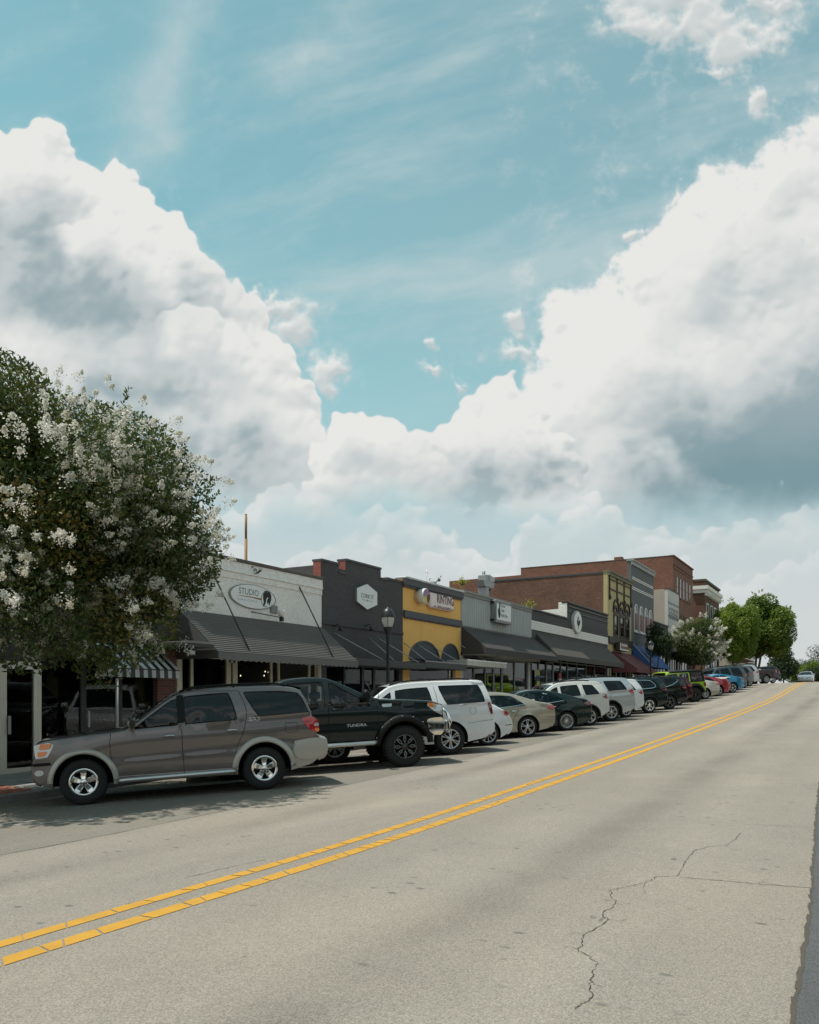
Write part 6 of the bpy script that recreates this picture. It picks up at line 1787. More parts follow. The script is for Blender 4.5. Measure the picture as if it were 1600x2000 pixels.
# ---- 5: champagne sedan
P_champ = car_paint('champagne_metallic', (0.40, 0.365, 0.29), 0.4, 0.32)
def det_sedan(c, paint_, lamp=C_red, chrome=True):
    L = c.L
    if chrome: c.line([(1.55, 0.965), (2.3, 0.975), (3.2, 1.005), (3.75, 1.06)], 0.014, C_chrome, 0.006, name='window_trim')
    c.line([(1.50, 0.92), (1.44, 0.7), (1.55, 0.34)]); c.line([(2.52, 0.94), (2.52, 0.34)]); c.line([(3.55, 1.02), (3.50, 0.85), (3.32, 0.66), (3.28, 0.5)]); c.line([(1.55, 0.33), (3.2, 0.33)])
    c.line([(0.9, 0.74), (2.4, 0.79), (L - 0.5, 0.86)], 0.010, paint_, 0.008, name='shoulder_crease')
    c.handle(2.32, 0.83, C_chrome if chrome else paint_); c.handle(3.34, 0.86, C_chrome if chrome else paint_)
    c.mirror(1.62, 0.93, paint_, 0.85)
    c.patch('tail_light', [(L - 0.44, 0.93), (L - 0.08, 1.0), (L - 0.03, 0.88), (L - 0.16, 0.80)], lamp, 0.010)
    lights_front(c, [(0.08, 0.62), (0.50, 0.76), (0.60, 0.74), (0.28, 0.60)])
    c.line([(L - 0.45, 0.62), (L - 0.02, 0.60)], 0.008)
    back_plate(c, 0.80); c.seats((2.1, 3.0), 0.10); exhaust(c)
sp = shape_sedan(4.87, 1.48, 1.85, 2.85, 0.95, 0.335, paint=P_champ, det=lambda c: det_sedan(c, P_champ), tw=0.225, gl=C_clearglass, wglass=C_clearglass, rim=dict(n=5, w=0.034, rr=0.232, split=0.17, mat=C_alloy, lip=0.014),
                 wins=[(1.52, 2.46, 2.12, 2.50, 0.085), (2.56, 3.78, 2.56, 3.36, 0.085)])
place_car(sp, 'champagne beige sedan between the small white car and the dark green sedan', 'sedan', 'sedan', 1030, 1440, 136.0)
# ---- 6: dark green sedan
P_dkgreen = car_paint('dark_teal_metallic', (0.012, 0.028, 0.027), 0.35, 0.25)
sp = shape_sedan(4.92, 1.48, 1.86, 2.85, 0.98, 0.335, paint=P_dkgreen, det=lambda c: det_sedan(c, P_dkgreen, C_darkred), tw=0.225, gl=C_clearglass, wglass=C_clearglass, rim=dict(n=20, w=0.018, rr=0.235, mat=C_alloy, lip=0.016), fast=0.04,
                 trim=C_black, wins=[(1.52, 2.46, 2.12, 2.50, 0.085), (2.56, 3.86, 2.56, 3.40, 0.085)])
place_car(sp, 'dark green sedan with chrome handles behind the champagne sedan', 'sedan', 'sedan', 1100, 1428.5, 136.0, XY=(27.25, 9.15))
# ---- 7: white compact crossover with black arch trim
def det_cross(c, paint_, lamp=C_darkred, arches=True, L=None, handle=None, rails=True, tail=None):
    L = c.L; zt = c.belt(L)
    if arches:
        for xw in (c.xf, c.xr): c.flare(xw, C_black, 0.07, 0.018, -10, 190)
        c.patch('lower_cladding', [(1.45, 0.44), (3.05, 0.44), (3.10, 0.30), (1.42, 0.30)], C_black, 0.012)
    c.line([(1.40, 1.05), (1.36, 0.8), (1.45, 0.42)]); c.line([(2.42, 1.08), (2.42, 0.42)]); c.line([(3.36, 1.45), (3.42, 1.1), (3.25, 0.8)])
    c.handle(2.24, 0.98, handle or paint_); c.handle(3.18, 1.0, handle or paint_)
    c.mirror(1.62, 1.05, paint_, 0.95)
    if rails: c.rails(2.3, L - 0.75, C_black, 0.13, 0.045)
    c.patch('tail_light', tail or [(L - 0.42, zt + 0.0), (L - 0.12, zt + 0.02), (L - 0.10, zt - 0.18), (L - 0.28, zt - 0.16)], lamp, 0.010)
    lights_front(c, [(0.04, 0.96), (0.40, 1.0), (0.40, 0.86), (0.06, 0.82)])
    e = L - 0.24; z = max(p.y for p in c.outl)
    MB().prism([(c.cx - e + 0.25, -0.55, z - 0.03), (c.cx - e - 0.06, -0.55, z - 0.07), (c.cx - e - 0.06, -0.55, z - 0.12), (c.cx - e + 0.2, -0.55, z - 0.11)], (0, 1.1, 0)).build('spoiler', paint_, c.t)
    back_plate(c, 0.9); exhaust(c)
def cross(L, H, w, wb, paint_, det, rimd, wins=None, r=0.365, belt0=1.08, belt1=1.16, tail=0.28, **k):
    return shape_suv(L, H, w, wb, 0.92, r, hood=1.02, cowl=1.42, wst=2.2, belt0=belt0, belt1=belt1, paint=paint_, det=det, bump=0.80, tw=0.235, tail=tail, rim=rimd, cr=(0.9, 0.17), th=0.34,
                     wins=wins or [(1.62, 2.34, 2.16, 2.38, 0.12), (2.48, 3.28, 2.48, 3.22, 0.12), (3.46, L - 0.46, 3.40, L - 0.72, 0.13)], **k)
P_offwhite = car_paint('warm_white_paint', (0.62, 0.61, 0.58), 0.0, 0.35)
P_silver = car_paint('ice_silver_metallic', (0.50, 0.53, 0.545), 0.5, 0.3)
P_blk = car_paint('black_paint_coat', (0.010, 0.012, 0.014), 0.2, 0.22)
P_deepgreen = car_paint('deep_green_black', (0.009, 0.020, 0.021), 0.3, 0.25)
sp = cross(4.55, 1.70, 1.84, 2.70, P_offwhite, lambda c: det_cross(c, P_offwhite), dict(n=5, w=0.036, rr=0.228, split=0.18, mat=C_alloy), r=0.35, grid=0.11)
place_car(sp, 'white compact crossover with black wheel arches, before the silver crossover', 'suv', 'crossover', 1147, 1419, 136.0, XY=(29.98, 9.15))
# ---- 8: ice silver utility vehicle
sp = cross(5.0, 1.79, 1.98, 2.86, P_silver, lambda c: det_cross(c, P_silver, C_red, True), dict(n=6, w=0.030, rr=0.245, split=0.15, mat=C_alloy), r=0.375, belt0=1.14, belt1=1.24, grid=0.11,
           wins=[(1.62, 2.40, 2.16, 2.44, 0.13), (2.54, 3.40, 2.54, 3.30, 0.13), (3.66, 4.56, 3.52, 4.34, 0.13)])
place_car(sp, 'ice silver three row crossover left of the second white car tail', 'suv', 'crossover', 1190, 1410, 136.0, XY=(32.75, 9.1))
# ---- 9: second white hatch tail
sp = cross(4.6, 1.70, 1.85, 2.68, P_white, lambda c: det_cross(c, P_white, C_red, False), dict(n=10, w=0.024, rr=0.23, mat=C_alloy), r=0.34, grid=0.11)
place_car(sp, 'white crossover showing only its tail behind the ice silver crossover', 'suv', 'crossover', 1217, 1403, 136.0, XY=(35.45, 9.2))
# ---- 10: deep green-black crossover with chrome window line
def det_caddy(c):
    det_cross(c, P_deepgreen, C_darkred, False, handle=C_chrome)
    wn = [(1.66, 1.13), (2.4, 1.145), (3.3, 1.165), (4.18, 1.19), (3.96, 1.50), (3.80, 1.56), (3.0, 1.60), (2.3, 1.57)]
    c.line(wn, 0.022, C_chrome, 0.008, name='window_trim')
    c.line([(1.5, 0.52), (3.1, 0.56)], 0.022, C_chrome, 0.010, name='sill_trim')
sp = cross(4.82, 1.70, 1.90, 2.80, P_deepgreen, det_caddy, dict(n=6, w=0.034, rr=0.245, split=0.16, mat=C_chrome), grid=0.11)
place_car(sp, 'dark green black crossover with chrome window outline and chrome wheels', 'suv', 'crossover', 1268, 1393, 136.0)
# ---- 11: black crossover with upswept rear glass
def det_sf(c):
    det_cross(c, P_blk, C_red, False, handle=C_chrome)
    c.line([(1.7, 1.11), (3.0, 1.12), (3.7, 1.20), (4.20, 1.42), (4.16, 1.50)], 0.022, C_chrome, 0.008, name='window_trim')
sp = cross(4.75, 1.69, 1.88, 2.70, P_blk, det_sf, dict(n=5, w=0.05, rr=0.235, mat=C_darkalloy), grid=0.11)
place_car(sp, 'black crossover with upswept chrome window trim and dark wheels', 'suv', 'crossover', 1311, 1386, 136.0, XY=(42.25, 8.75))
# ---- 11b: dark car behind it, little seen
P_plum = car_paint('dark_plum_paint', (0.05, 0.012, 0.016), 0.3, 0.3)
sp = cross(4.6, 1.62, 1.82, 2.65, P_plum, lambda c: det_cross(c, P_plum, C_red, False), dict(n=10, w=0.026, rr=0.22, mat=C_alloy), grid=0.13)
place_car(sp, 'dark red crossover mostly hidden behind the black crossover', 'suv', 'crossover', 0, 0, 136.0, XY=(46.6, 9.2))
# ---- 12: lime green open-top style four wheel drive with black hard top
P_lime = car_paint('lime_green_paint', (0.30, 0.46, 0.015), 0.0, 0.35)
def det_jeep(c):
    for xw in (c.xf, c.xr): c.flare(xw, C_black, 0.17, 0.11, 10, 170)
    for xa, xb in ((1.62, 2.50), (2.54, 3.22)):
        c.line([(xa, 1.12), (xa, 0.62), (xb, 0.62), (xb, 1.12)], 0.012, raw=True)
    c.handle(2.36, 1.02, C_black, 0.15); c.handle(3.10, 1.02, C_black, 0.15)
    c.mirror(1.55, 1.14, C_black, 1.0)
    c.patch('tail_light', [(4.20, 1.12), (4.34, 1.12), (4.34, 0.92), (4.20, 0.92)], C_black, 0.03, rnd=0, skirt=0.04)
    c.patch('tail_light_lens', [(4.22, 1.09), (4.31, 1.09), (4.31, 0.96), (4.22, 0.96)], C_red, 0.034)
    MB().lathe([(0.0, -0.02), (0.22, -0.02), (0.36, 0.0), (0.41, 0.06), (0.41, 0.2), (0.36, 0.25), (0.0, 0.25)], (c.cx - c.L - 0.23, 0.05, 1.02), 'X', 28).build('spare_tyre', C_rubber, c.t)
    MB().box(c.cx - c.L - 0.10, c.cx - c.L + 0.05, -0.8, 0.8, 0.56, 0.72, 0, 0.03).build('rear_bumper', C_black, c.t)
    MB().box(c.cx - 0.02, c.cx + 0.2, -0.8, 0.8, 0.60, 0.78, 0, 0.03).build('front_bumper', C_black, c.t)
    c.seats((2.3, 3.1), 0.55)
H = 1.90
out = [(0.14, 0.55), (0.03, 0.60), (0.02, 0.85), (0.04, 1.10), (0.14, 1.18), (0.7, 1.22), (1.42, 1.26), (1.50, 1.30), (1.74, H - 0.10), (1.90, H), (3.0, H + 0.01), (4.12, H), (4.24, H - 0.08), (4.30, 1.25), (4.34, 1.14), (4.36, 0.8), (4.34, 0.58), (4.2, 0.55)]
sp = dict(out=out, w=1.72, wb=2.95, fo=0.62, r=0.43, belt=[(0, 1.12), (1.4, 1.18), (4.4, 1.18)], paint=P_lime, clear=0.52, zl=0.5, th=0.16, th2=0.0, gap=0.10, tw=0.29, poke=0.06, rnd=1, crown=0.03, cf=(0.6, 0.10), cr=(0.3, 0.05), lugs=30, grid=0.11,
          rim=dict(n=8, w=0.05, rr=0.23, mat=C_blackrim), det=det_jeep, gl=C_clearglass, wins=[(1.72, 2.46, 1.86, 2.46, 0.16, 0.04), (2.58, 3.20, 2.58, 3.20, 0.16, 0.04), (3.36, 4.16, 3.36, 4.12, 0.12, 0.06)], glass={'windshield': (1.4, 1.9, 1.34, H - 0.08), 'rear_window': (4.1, 4.4, 1.28, H - 0.14)},
          regions=[('hard_top', [(3.28, 1.19), (3.28, H - 0.12), (1.95, H - 0.10), (1.95, H + 0.2), (4.6, H + 0.2), (4.6, 1.19)], C_black)])
place_car(sp, 'lime green boxy four wheel drive with black hard top and spare tyre', 'jeep', 'off_roader', 1357, 1371, 135.0)
# ---- 13: cream saloon
P_cream = car_paint('cream_white_paint', (0.60, 0.57, 0.50), 0.1, 0.35)
sp = shape_sedan(5.2, 1.46, 1.94, 2.98, 1.02, 0.34, paint=P_cream, det=lambda c: det_sedan(c, P_cream, C_red), rim=dict(n=12, w=0.03, rr=0.22, mat=C_alloy), grid=0.13, gl=C_clearglass, wins=[(1.52, 2.46, 2.12, 2.50, 0.085), (2.56, 3.7, 2.56, 3.30, 0.085)],
                 regions=[('lower_body', [(0.3, 0.0), (0.3, 0.46), (5.4, 0.50), (5.4, 0.0)], P_champ)])
place_car(sp, 'cream long tailed sedan between the lime four wheel drive and red coupe', 'sedan', 'sedan', 1373, 1366.5, 136.0, XY=(53.4, 8.9))
# ---- 14: red coupe with spoiler, 15: bright blue coupe
P_red = car_paint('red_paint', (0.33, 0.018, 0.028), 0.1, 0.3)
P_blue = car_paint('bright_blue_paint', (0.008, 0.19, 0.36), 0.2, 0.28)
def det_coupe(c, p, lip):
    det_sedan(c, p, C_darkred, False)
    if lip:
        for sd in (1, -1): MB().box(c.cx - c.L + 0.16, c.cx - c.L + 0.24, sd * 0.6 - 0.02, sd * 0.6 + 0.02, 1.0, 1.14).build('spoiler_post', P_white, c.t)
        MB().prism([(c.cx - c.L + 0.36, -0.78, 1.13), (c.cx - c.L + 0.02, -0.78, 1.19), (c.cx - c.L + 0.02, -0.78, 1.22), (c.cx - c.L + 0.34, -0.78, 1.16)], (0, 1.56, 0)).build('spoiler', P_white, c.t)
for (p, lab, xy, lip) in ((P_red, 'red coupe with pale rear spoiler', (57.2, 8.7), True), (P_blue, 'bright blue coupe beyond the red coupe', (60.9, 8.3), False)):
    sp = shape_sedan(4.85, 1.38, 1.90, 2.80, 0.95, 0.36, paint=p, det=lambda c, p=p, lip=lip: det_coupe(c, p, lip), rim=dict(n=5, w=0.06, rr=0.25, mat=C_alloy), grid=0.13, wins=[(1.56, 2.72, 2.16, 2.74, 0.085), (2.80, 3.5, 2.80, 3.2, 0.085)])
    place_car(sp, lab, 'coupe', 'coupe', 0, 0, 136.0, XY=xy)
# ---- 16-20: the far end of the row
P_slate = car_paint('slate_blue_grey', (0.035, 0.055, 0.065), 0.3, 0.3); P_grey = car_paint('mid_grey_metallic', (0.12, 0.125, 0.13), 0.4, 0.3)
far_rim = dict(n=6, w=0.05, rr=0.24, mat=C_alloy)
for (p, lab, xy, h) in ((P_slate, 'slate blue crossover beyond the blue coupe', (64.2, 8.5), 1.80), (P_grey, 'grey crossover beyond the slate blue crossover', (67.6, 8.4), 1.74), (P_silver, 'far pale silver crossover beside the dark far pickup', (71.0, 8.4), 1.76)):
    sp = cross(4.8, h, 1.9, 2.8, p, lambda c, p=p: det_cross(c, p, C_red, False), far_rim, grid=0.16)
    place_car(sp, lab, 'suv', 'crossover', 0, 0, 136.0, XY=xy)
P_maroon = car_paint('black_maroon_paint', (0.03, 0.012, 0.012), 0.2, 0.3)
H = 1.92
out = [(0.12, 0.45), (0.02, 0.52), (0.0, 0.8), (0.05, 1.04), (0.2, 1.12), (0.6, 1.17), (1.5, 1.24), (2.35, H - 0.09), (2.6, H), (3.3, H), (3.6, H - 0.06), (3.72, H - 0.2), (3.80, 1.30), (3.86, 1.24), (4.4, 1.25), (5.6, 1.26), (5.78, 1.24), (5.82, 0.9), (5.8, 0.55), (5.66, 0.5)]
sp = dict(out=out, w=1.98, wb=3.60, fo=0.98, r=0.40, belt=[(0, 1.1), (1.5, 1.2), (5.85, 1.26)], paint=P_maroon, clear=0.42, zl=0.7, th=0.30, th2=0.15, tw=0.27, grid=0.14,
          rim=far_rim, det=lambda c: (lights_rear(c, [(5.6, 1.2), (5.8, 1.2), (5.8, 0.95), (5.64, 0.95)]), c.mirror(1.8, 1.2, C_black, 1.2), c.line([(2.6, 1.2), (2.6, 0.5)])),
          wins=[(1.8, 2.52, 2.40, 2.54, 0.13), (2.64, 3.52, 2.64, 3.46, 0.13)], glass={'windshield': (1.4, 2.5, 1.28, H - 0.08), 'rear_window': (3.55, 3.9, 1.32, H - 0.12)})
place_car(sp, 'dark far pickup with its bed towards the street', 'pickup', 'pickup_truck', 0, 0, 136.0, XY=(79.5, 8.0))
sp = shape_sedan(4.7, 1.46, 1.82, 2.75, 0.95, 0.33, paint=P_white, det=lambda c: det_sedan(c, P_white), rim=far_rim, grid=0.16, wins=[(1.52, 2.46, 2.12, 2.50, 0.085), (2.56, 3.7, 2.56, 3.30, 0.085)])
place_car(sp, 'far white sedan past the dark far pickup', 'sedan', 'sedan', 0, 0, 136.0, XY=(84.5, 8.6))
sp = cross(4.7, 1.7, 1.86, 2.75, P_blk, lambda c: det_cross(c, P_blk, C_red, False), far_rim, grid=0.16)
place_car(sp, 'far black crossover, last in the parked row', 'suv', 'crossover', 0, 0, 136.0, XY=(90.0, 8.4))
# ---- oncoming white car at the crest
def det_on(c):
    det_sedan(c, P_white)
    MB().box(c.cx - 0.06, c.cx + 0.015, -0.42, 0.42, 0.40, 0.58, 0, 0.02).build('grille', C_black, c.t)
    for sd in (1, -1): MB().box(c.cx - 0.30, c.cx + 0.0, sd * 0.62 - 0.14, sd * 0.62 + 0.14, 0.60, 0.72, 0, 0.04).build('headlight', C_clear, c.t)
sp = shape_sedan(4.8, 1.45, 1.84, 2.80, 0.95, 0.33, paint=P_white, det=det_on, rim=far_rim, grid=0.14, gl=C_clearglass, wins=[(1.52, 2.46, 2.12, 2.50, 0.085), (2.56, 3.7, 2.56, 3.30, 0.085)])
place_car(sp, 'white sedan driving towards us over the crest of the road', 'sedan', 'sedan', 0, 0, 180.0, group=None, XY=(122.0, 6.4))
# stall stripes between the cars
for xx in np.arange(13.0, 50, 2.9):
    stripe((xx + 0.2, 9.3), (xx + 0.2 - 3.4, 12.7))
# ------------------------------------------------------------------ trees and plants
def leaf_mat(name, c1, c2, c3=None, amt3=0.0, trans=0.35):
    m, nt, b = new_mat(name)
    out = [n for n in nt.nodes if n.type == 'OUTPUT_MATERIAL'][0]
    at_ = nt.nodes.new('ShaderNodeAttribute'); at_.attribute_name = 'leaf'
    sp = nt.nodes.new('ShaderNodeSeparateColor'); nt.links.new(at_.outputs['Color'], sp.inputs[0])
    col = mixc(nt, N(nt, sp.outputs[0]), c1, c2)
    if c3: col = mixc(nt, N(nt, sp.outputs[1]) * amt3, col, c3)
    setc(nt, b, col); b.inputs['Roughness'].default_value = 0.5; b.inputs['Specular IOR Level'].default_value = 0.35
    tr = nt.nodes.new('ShaderNodeBsdfTranslucent'); nt.links.new(col.s, tr.inputs[0])
    mx = nt.nodes.new('ShaderNodeMixShader'); mx.inputs[0].default_value = trans
    nt.links.new(b.outputs[0], mx.inputs[1]); nt.links.new(tr.outputs[0], mx.inputs[2]); nt.links.new(mx.outputs[0], out.inputs[0])
    return m
M_bark = paint('grey_brown_bark', (0.085, 0.06, 0.045), 0.9, 0.35, 6.0, bmp=0.5, bscale=25)
L_myrtle = leaf_mat('myrtle_leaf', (0.030, 0.052, 0.014), (0.115, 0.150, 0.034), (0.25, 0.145, 0.026), 0.75)
L_green = leaf_mat('bright_leaf', (0.10, 0.17, 0.018), (0.22, 0.29, 0.04), None, 0.0, 0.45)
L_mid = leaf_mat('mid_green_leaf', (0.06, 0.115, 0.016), (0.165, 0.225, 0.03), None, 0.0, 0.4)
L_dark = leaf_mat('dark_leaf', (0.02, 0.04, 0.016), (0.045, 0.07, 0.022), None, 0.0, 0.3)
L_flower = leaf_mat('cream_blossom', (0.70, 0.67, 0.58), (0.84, 0.82, 0.76), (0.66, 0.60, 0.44), 0.6, 0.4)
L_weed = leaf_mat('yellow_green_weed', (0.30, 0.30, 0.03), (0.42, 0.40, 0.06))
def quads(cen, ax, nr, l, w, bend_=0.0):
    """arrays of leaf-shaped quads: centre, long axis, normal, half length, half width"""
    s = np.cross(nr, ax); s /= np.linalg.norm(s, axis=1, keepdims=True) + 1e-9
    l = l[:, None]; w = w[:, None]
    v = np.stack([cen - ax * l, cen + s * w, cen + ax * l, cen - s * w], 1)
    return v.reshape(-1, 3)
def leaf_object(name, V, mat, parent, attr, kind=None):
    n = len(V) // 4
    me = bpy.data.meshes.new(name)
    me.vertices.add(len(V)); me.vertices.foreach_set('co', V.astype(np.float32).ravel())
    me.loops.add(4 * n); me.loops.foreach_set('vertex_index', np.arange(4 * n, dtype=np.int32))
    me.polygons.add(n); me.polygons.foreach_set('loop_start', np.arange(0, 4 * n, 4, dtype=np.int32)); me.polygons.foreach_set('loop_total', np.full(n, 4, np.int32))
    ca = me.color_attributes.new('leaf', 'FLOAT_COLOR', 'POINT')
    c = np.ones((4 * n, 4), np.float32); c[:, 0] = np.repeat(attr[0], 4); c[:, 1] = np.repeat(attr[1], 4); c[:, 2] = 0
    ca.data.foreach_set('color', c.ravel())
    me.materials.append(mat); me.update(); me.validate()
    o = bpy.data.objects.new(name, me); COL.objects.link(o)
    if parent: o.parent = parent
    if kind: o['kind'] = kind
    return o
def unit(a): return a / (np.linalg.norm(a, axis=1, keepdims=True) + 1e-9)
def crown_pts(rng, C, Rd, nl, n, lob=(0.30, 0.48), shell=0.72, flat=0.0, lobes=None):
    """points through a heap of lobes that fills an ellipsoid; returns points, outward directions, lobe index"""
    d = unit(rng.normal(size=(nl, 3))); rad = rng.uniform(0.42, 0.66, nl)[:, None]
    d[:, 2] = np.where(d[:, 2] < -0.55, d[:, 2] * 0.5, d[:, 2])
    lc = d * rad; lr = rng.uniform(lob[0], lob[1], nl)
    if lobes is not None: lc = np.vstack([lc, lobes[:, :3]]); lr = np.concatenate([lr, lobes[:, 3]])
    w = lr ** 2; w = w / w.sum()
    k = rng.choice(len(lr), n, p=w)
    u = unit(rng.normal(size=(n, 3)))
    rr = (shell + (1.02 - shell) * rng.random(n) ** 0.6)
    deep = rng.random(n) < 0.22
    rr = np.where(deep, rng.random(n) * shell, rr)
    p = lc[k] + u * (lr[k] * rr)[:, None]
    p = p * Rd + C
    return p, u, k, lc * Rd + C, lr
def tree(name, label, base, C, Rd, nleaf, leaf, mat, group=None, seed=1, nl=26, trunks=3, tr=0.10, flowers=0, fsize=0.02, lob=(0.30, 0.48), shoots=0, flower_bias=None, lobes=None, cat='tree', orange=0.12, clip=None):
    rng = np.random.default_rng(seed)
    base = np.array(base, float); C = np.array(C, float) - base; Rd = np.array(Rd, float)
    t = thing(name, label, cat, tuple(base), 0, group, world=False)
    p, u, k, lc, lr = crown_pts(rng, C, Rd, nl, nleaf, lob, lobes=lobes)
    if clip is not None:
        kp = clip(p + base, rng); p, u, k = p[kp], u[kp], k[kp]
    n = len(p)
    ax = unit(rng.normal(size=(n, 3)) + u * 0.5 + np.array([0, 0, -0.2])); nr = unit(u * 0.7 + np.array([0, 0, 0.6]) + rng.normal(size=(n, 3)) * 0.6)
    L = leaf * rng.uniform(0.6, 1.25, n)
    V = quads(p, ax, nr, L, L * rng.uniform(0.36, 0.55, n))
    lobev = rng.random(len(lr))
    a0 = np.clip(0.75 * lobev[k] + 0.5 * rng.random(n) - 0.08, 0, 1)
    og = (orange > 0) * (np.sin(lc[k][:, 0] * 2.1 + p[:, 2] * 1.6) * np.sin(p[:, 1] * 1.7 + p[:, 0]) > 0.74) * (rng.random(n) < 0.6)
    a1 = np.where(og, rng.uniform(0.4, 1, n), (rng.random(n) < orange * 0.3) * 0.6)
    if shoots:
        S = []; A0 = []
        q, uu, kk, _, _ = crown_pts(rng, C, Rd, nl, shoots, lob, 0.98, lobes=lobes)
        for i in range(shoots):
            out = (q[i] - C) / Rd; d = out / (np.linalg.norm(out) + 1e-6) * 0.6 + np.array([0, 0, 0.9]) + rng.normal(size=3) * 0.25; d /= np.linalg.norm(d)
            ln = rng.uniform(0.10, 0.36); m = int(ln / (leaf * 0.55)) + 2
            ts = np.linspace(0, ln, m)
            for tt in ts:
                for _ in range(2):
                    e = rng.normal(size=3); e -= d * e.dot(d); e /= np.linalg.norm(e) + 1e-6
                    S.append((q[i] + d * tt + e * leaf * 0.7, e * 0.8 + d * 0.5))
        S1 = np.array([s_[0] for s_ in S]); S2 = unit(np.array([s_[1] for s_ in S])); m = len(S1)
        L2 = leaf * rng.uniform(0.6, 1.1, m)
        V = np.vstack([V, quads(S1, S2, unit(rng.normal(size=(m, 3)) + np.array([0, 0, 0.7])), L2, L2 * 0.42)])
        a0 = np.concatenate([a0, rng.uniform(0.3, 1.0, m)]); a1 = np.concatenate([a1, (rng.random(m) < orange) * rng.random(m)])
    leaf_object('crown', V, mat, t, (a0, a1), 'stuff')
    if flowers:
        # blossom heads gather in drifts over the outside of the crown
        q, uu, kk, _, _ = crown_pts(rng, C, Rd * 1.05, nl, flowers * 6, lob, 0.98, lobes=lobes)
        drift = np.sin(q[:, 0] * 1.35 + 1.0 + seed) + np.sin(q[:, 1] * 1.2 + q[:, 2] * 1.1) + 0.9 * np.sin(q[:, 2] * 2.3 + q[:, 0] * 0.7)
        outn = unit((q - C) / Rd); edge = np.linalg.norm((q - C) / Rd, axis=1)
        score = drift * 1.1 + rng.normal(size=len(q)) * 0.5 + (edge - 0.85) * 2.2
        if flower_bias is not None: score += outn @ np.array(flower_bias)
        if clip is not None: score = np.where(clip(q + base, rng), score, -99.0)
        q = q[np.argsort(-score)[:flowers]]; m = len(q)
        d = unit(unit((q - C) / Rd) * 0.8 + np.array([0, 0, 0.25]) + rng.normal(size=(m, 3)) * 0.3)
        per = 100
        hl = rng.uniform(0.10, 0.25, m) * (1.0 if nleaf > 100000 else 1.5)
        tt = rng.random((m, per)) ** 0.8
        off = unit(rng.normal(size=(m * per, 3))).reshape(m, per, 3)
        rad = (1.15 - tt) * 0.72 * hl[:, None] * rng.uniform(0.5, 1.0, (m, per))
        pts = (q[:, None, :] + d[:, None, :] * (tt * hl[:, None] * 1.15)[..., None] + off * rad[..., None]).reshape(-1, 3)
        N_ = len(pts)
        fl = fsize * rng.uniform(0.6, 1.2, N_)
        V = quads(pts, unit(rng.normal(size=(N_, 3))), unit(off.reshape(-1, 3) + rng.normal(size=(N_, 3)) * 0.4), fl, fl * 0.8)
        hv = np.repeat(rng.random(m), per)
        leaf_object('blossom', V, L_flower, t, (np.clip(hv * 0.5 + 0.5 * rng.random(N_), 0, 1), np.repeat((rng.random(m) < 0.3) * rng.random(m), per)), 'stuff')
    # trunks fork towards the lobes
    mb = MB()
    for i in range(trunks):
        a = 2 * math.pi * i / trunks + 0.4
        top = C + Rd * np.array([math.cos(a) * 0.22 - (0.25 if trunks == 2 and nleaf > 100000 else 0.0), math.sin(a) * 0.22, -0.3])
        b0 = np.array([math.cos(a) * tr * 1.1, math.sin(a) * tr * 1.1, -0.1])
        m1 = b0 * 0.6 + top * 0.4 + np.array([math.cos(a), math.sin(a), 0]) * 0.12 + rng.normal(size=3) * 0.05
        pts = [b0, b0 * 0.8 + top * 0.2 + rng.normal(size=3) * 0.03, m1, top * 0.75 + m1 * 0.25, top]
        mb.tube([tuple(x) for x in pts], [tr, tr * 0.85, tr * 0.72, tr * 0.6, tr * 0.45], 8)
        near = np.argsort(np.linalg.norm(lc - top, axis=1))[: max(4, len(lc) // trunks)]
        for j in near:
            e = lc[j]; mm = (top + e) / 2 + rng.normal(size=3) * 0.12
            mb.tube([tuple(top), tuple(mm), tuple(e)], [tr * 0.42, tr * 0.26, tr * 0.1], 5)
    mb.build('trunk', M_bark, t)
    return t
# front crape myrtle in full flower
bx, by = 8.05, 13.7
low = np.array([[0.16, -0.45, -0.80, 0.20], [0.30, -0.4, -0.76, 0.18], [0.62, 0.0, -0.36, 0.24], [0.74, -0.3, -0.10, 0.25], [0.74, -0.2, 0.10, 0.22], [0.1, -0.62, -0.62, 0.28], [-0.35, -0.5, -0.62, 0.28], [0.3, -0.68, -0.2, 0.30], [0.42, -0.5, 0.22, 0.30], [0.0, -0.66, 0.25, 0.32], [-0.10, 0.1, 0.62, 0.26], [-0.3, -0.2, 0.60, 0.26], [0.0, 0.0, 0.0, 0.5], [0.15, 0.0, -0.3, 0.42]])
tree('crape_myrtle', 'large dark leaved tree with white blossom heads at the left edge', (bx, by, swz(bx, by)), (9.12, 12.9, 4.74), (3.42, 3.3, 2.98), 200000, 0.047, L_myrtle, seed=4, nl=52, trunks=2, tr=0.085, flowers=820, fsize=0.020, shoots=240, flower_bias=(-1.0, -1.0, -0.15), lobes=low, group=None, lob=(0.26, 0.36), clip=lambda w, r: w[:, 2] > np.where(w[:, 0] - 0.35 * (w[:, 1] - 11.5) > 9.75, 2.50, 1.95) + r.normal(size=len(w)) * 0.12)
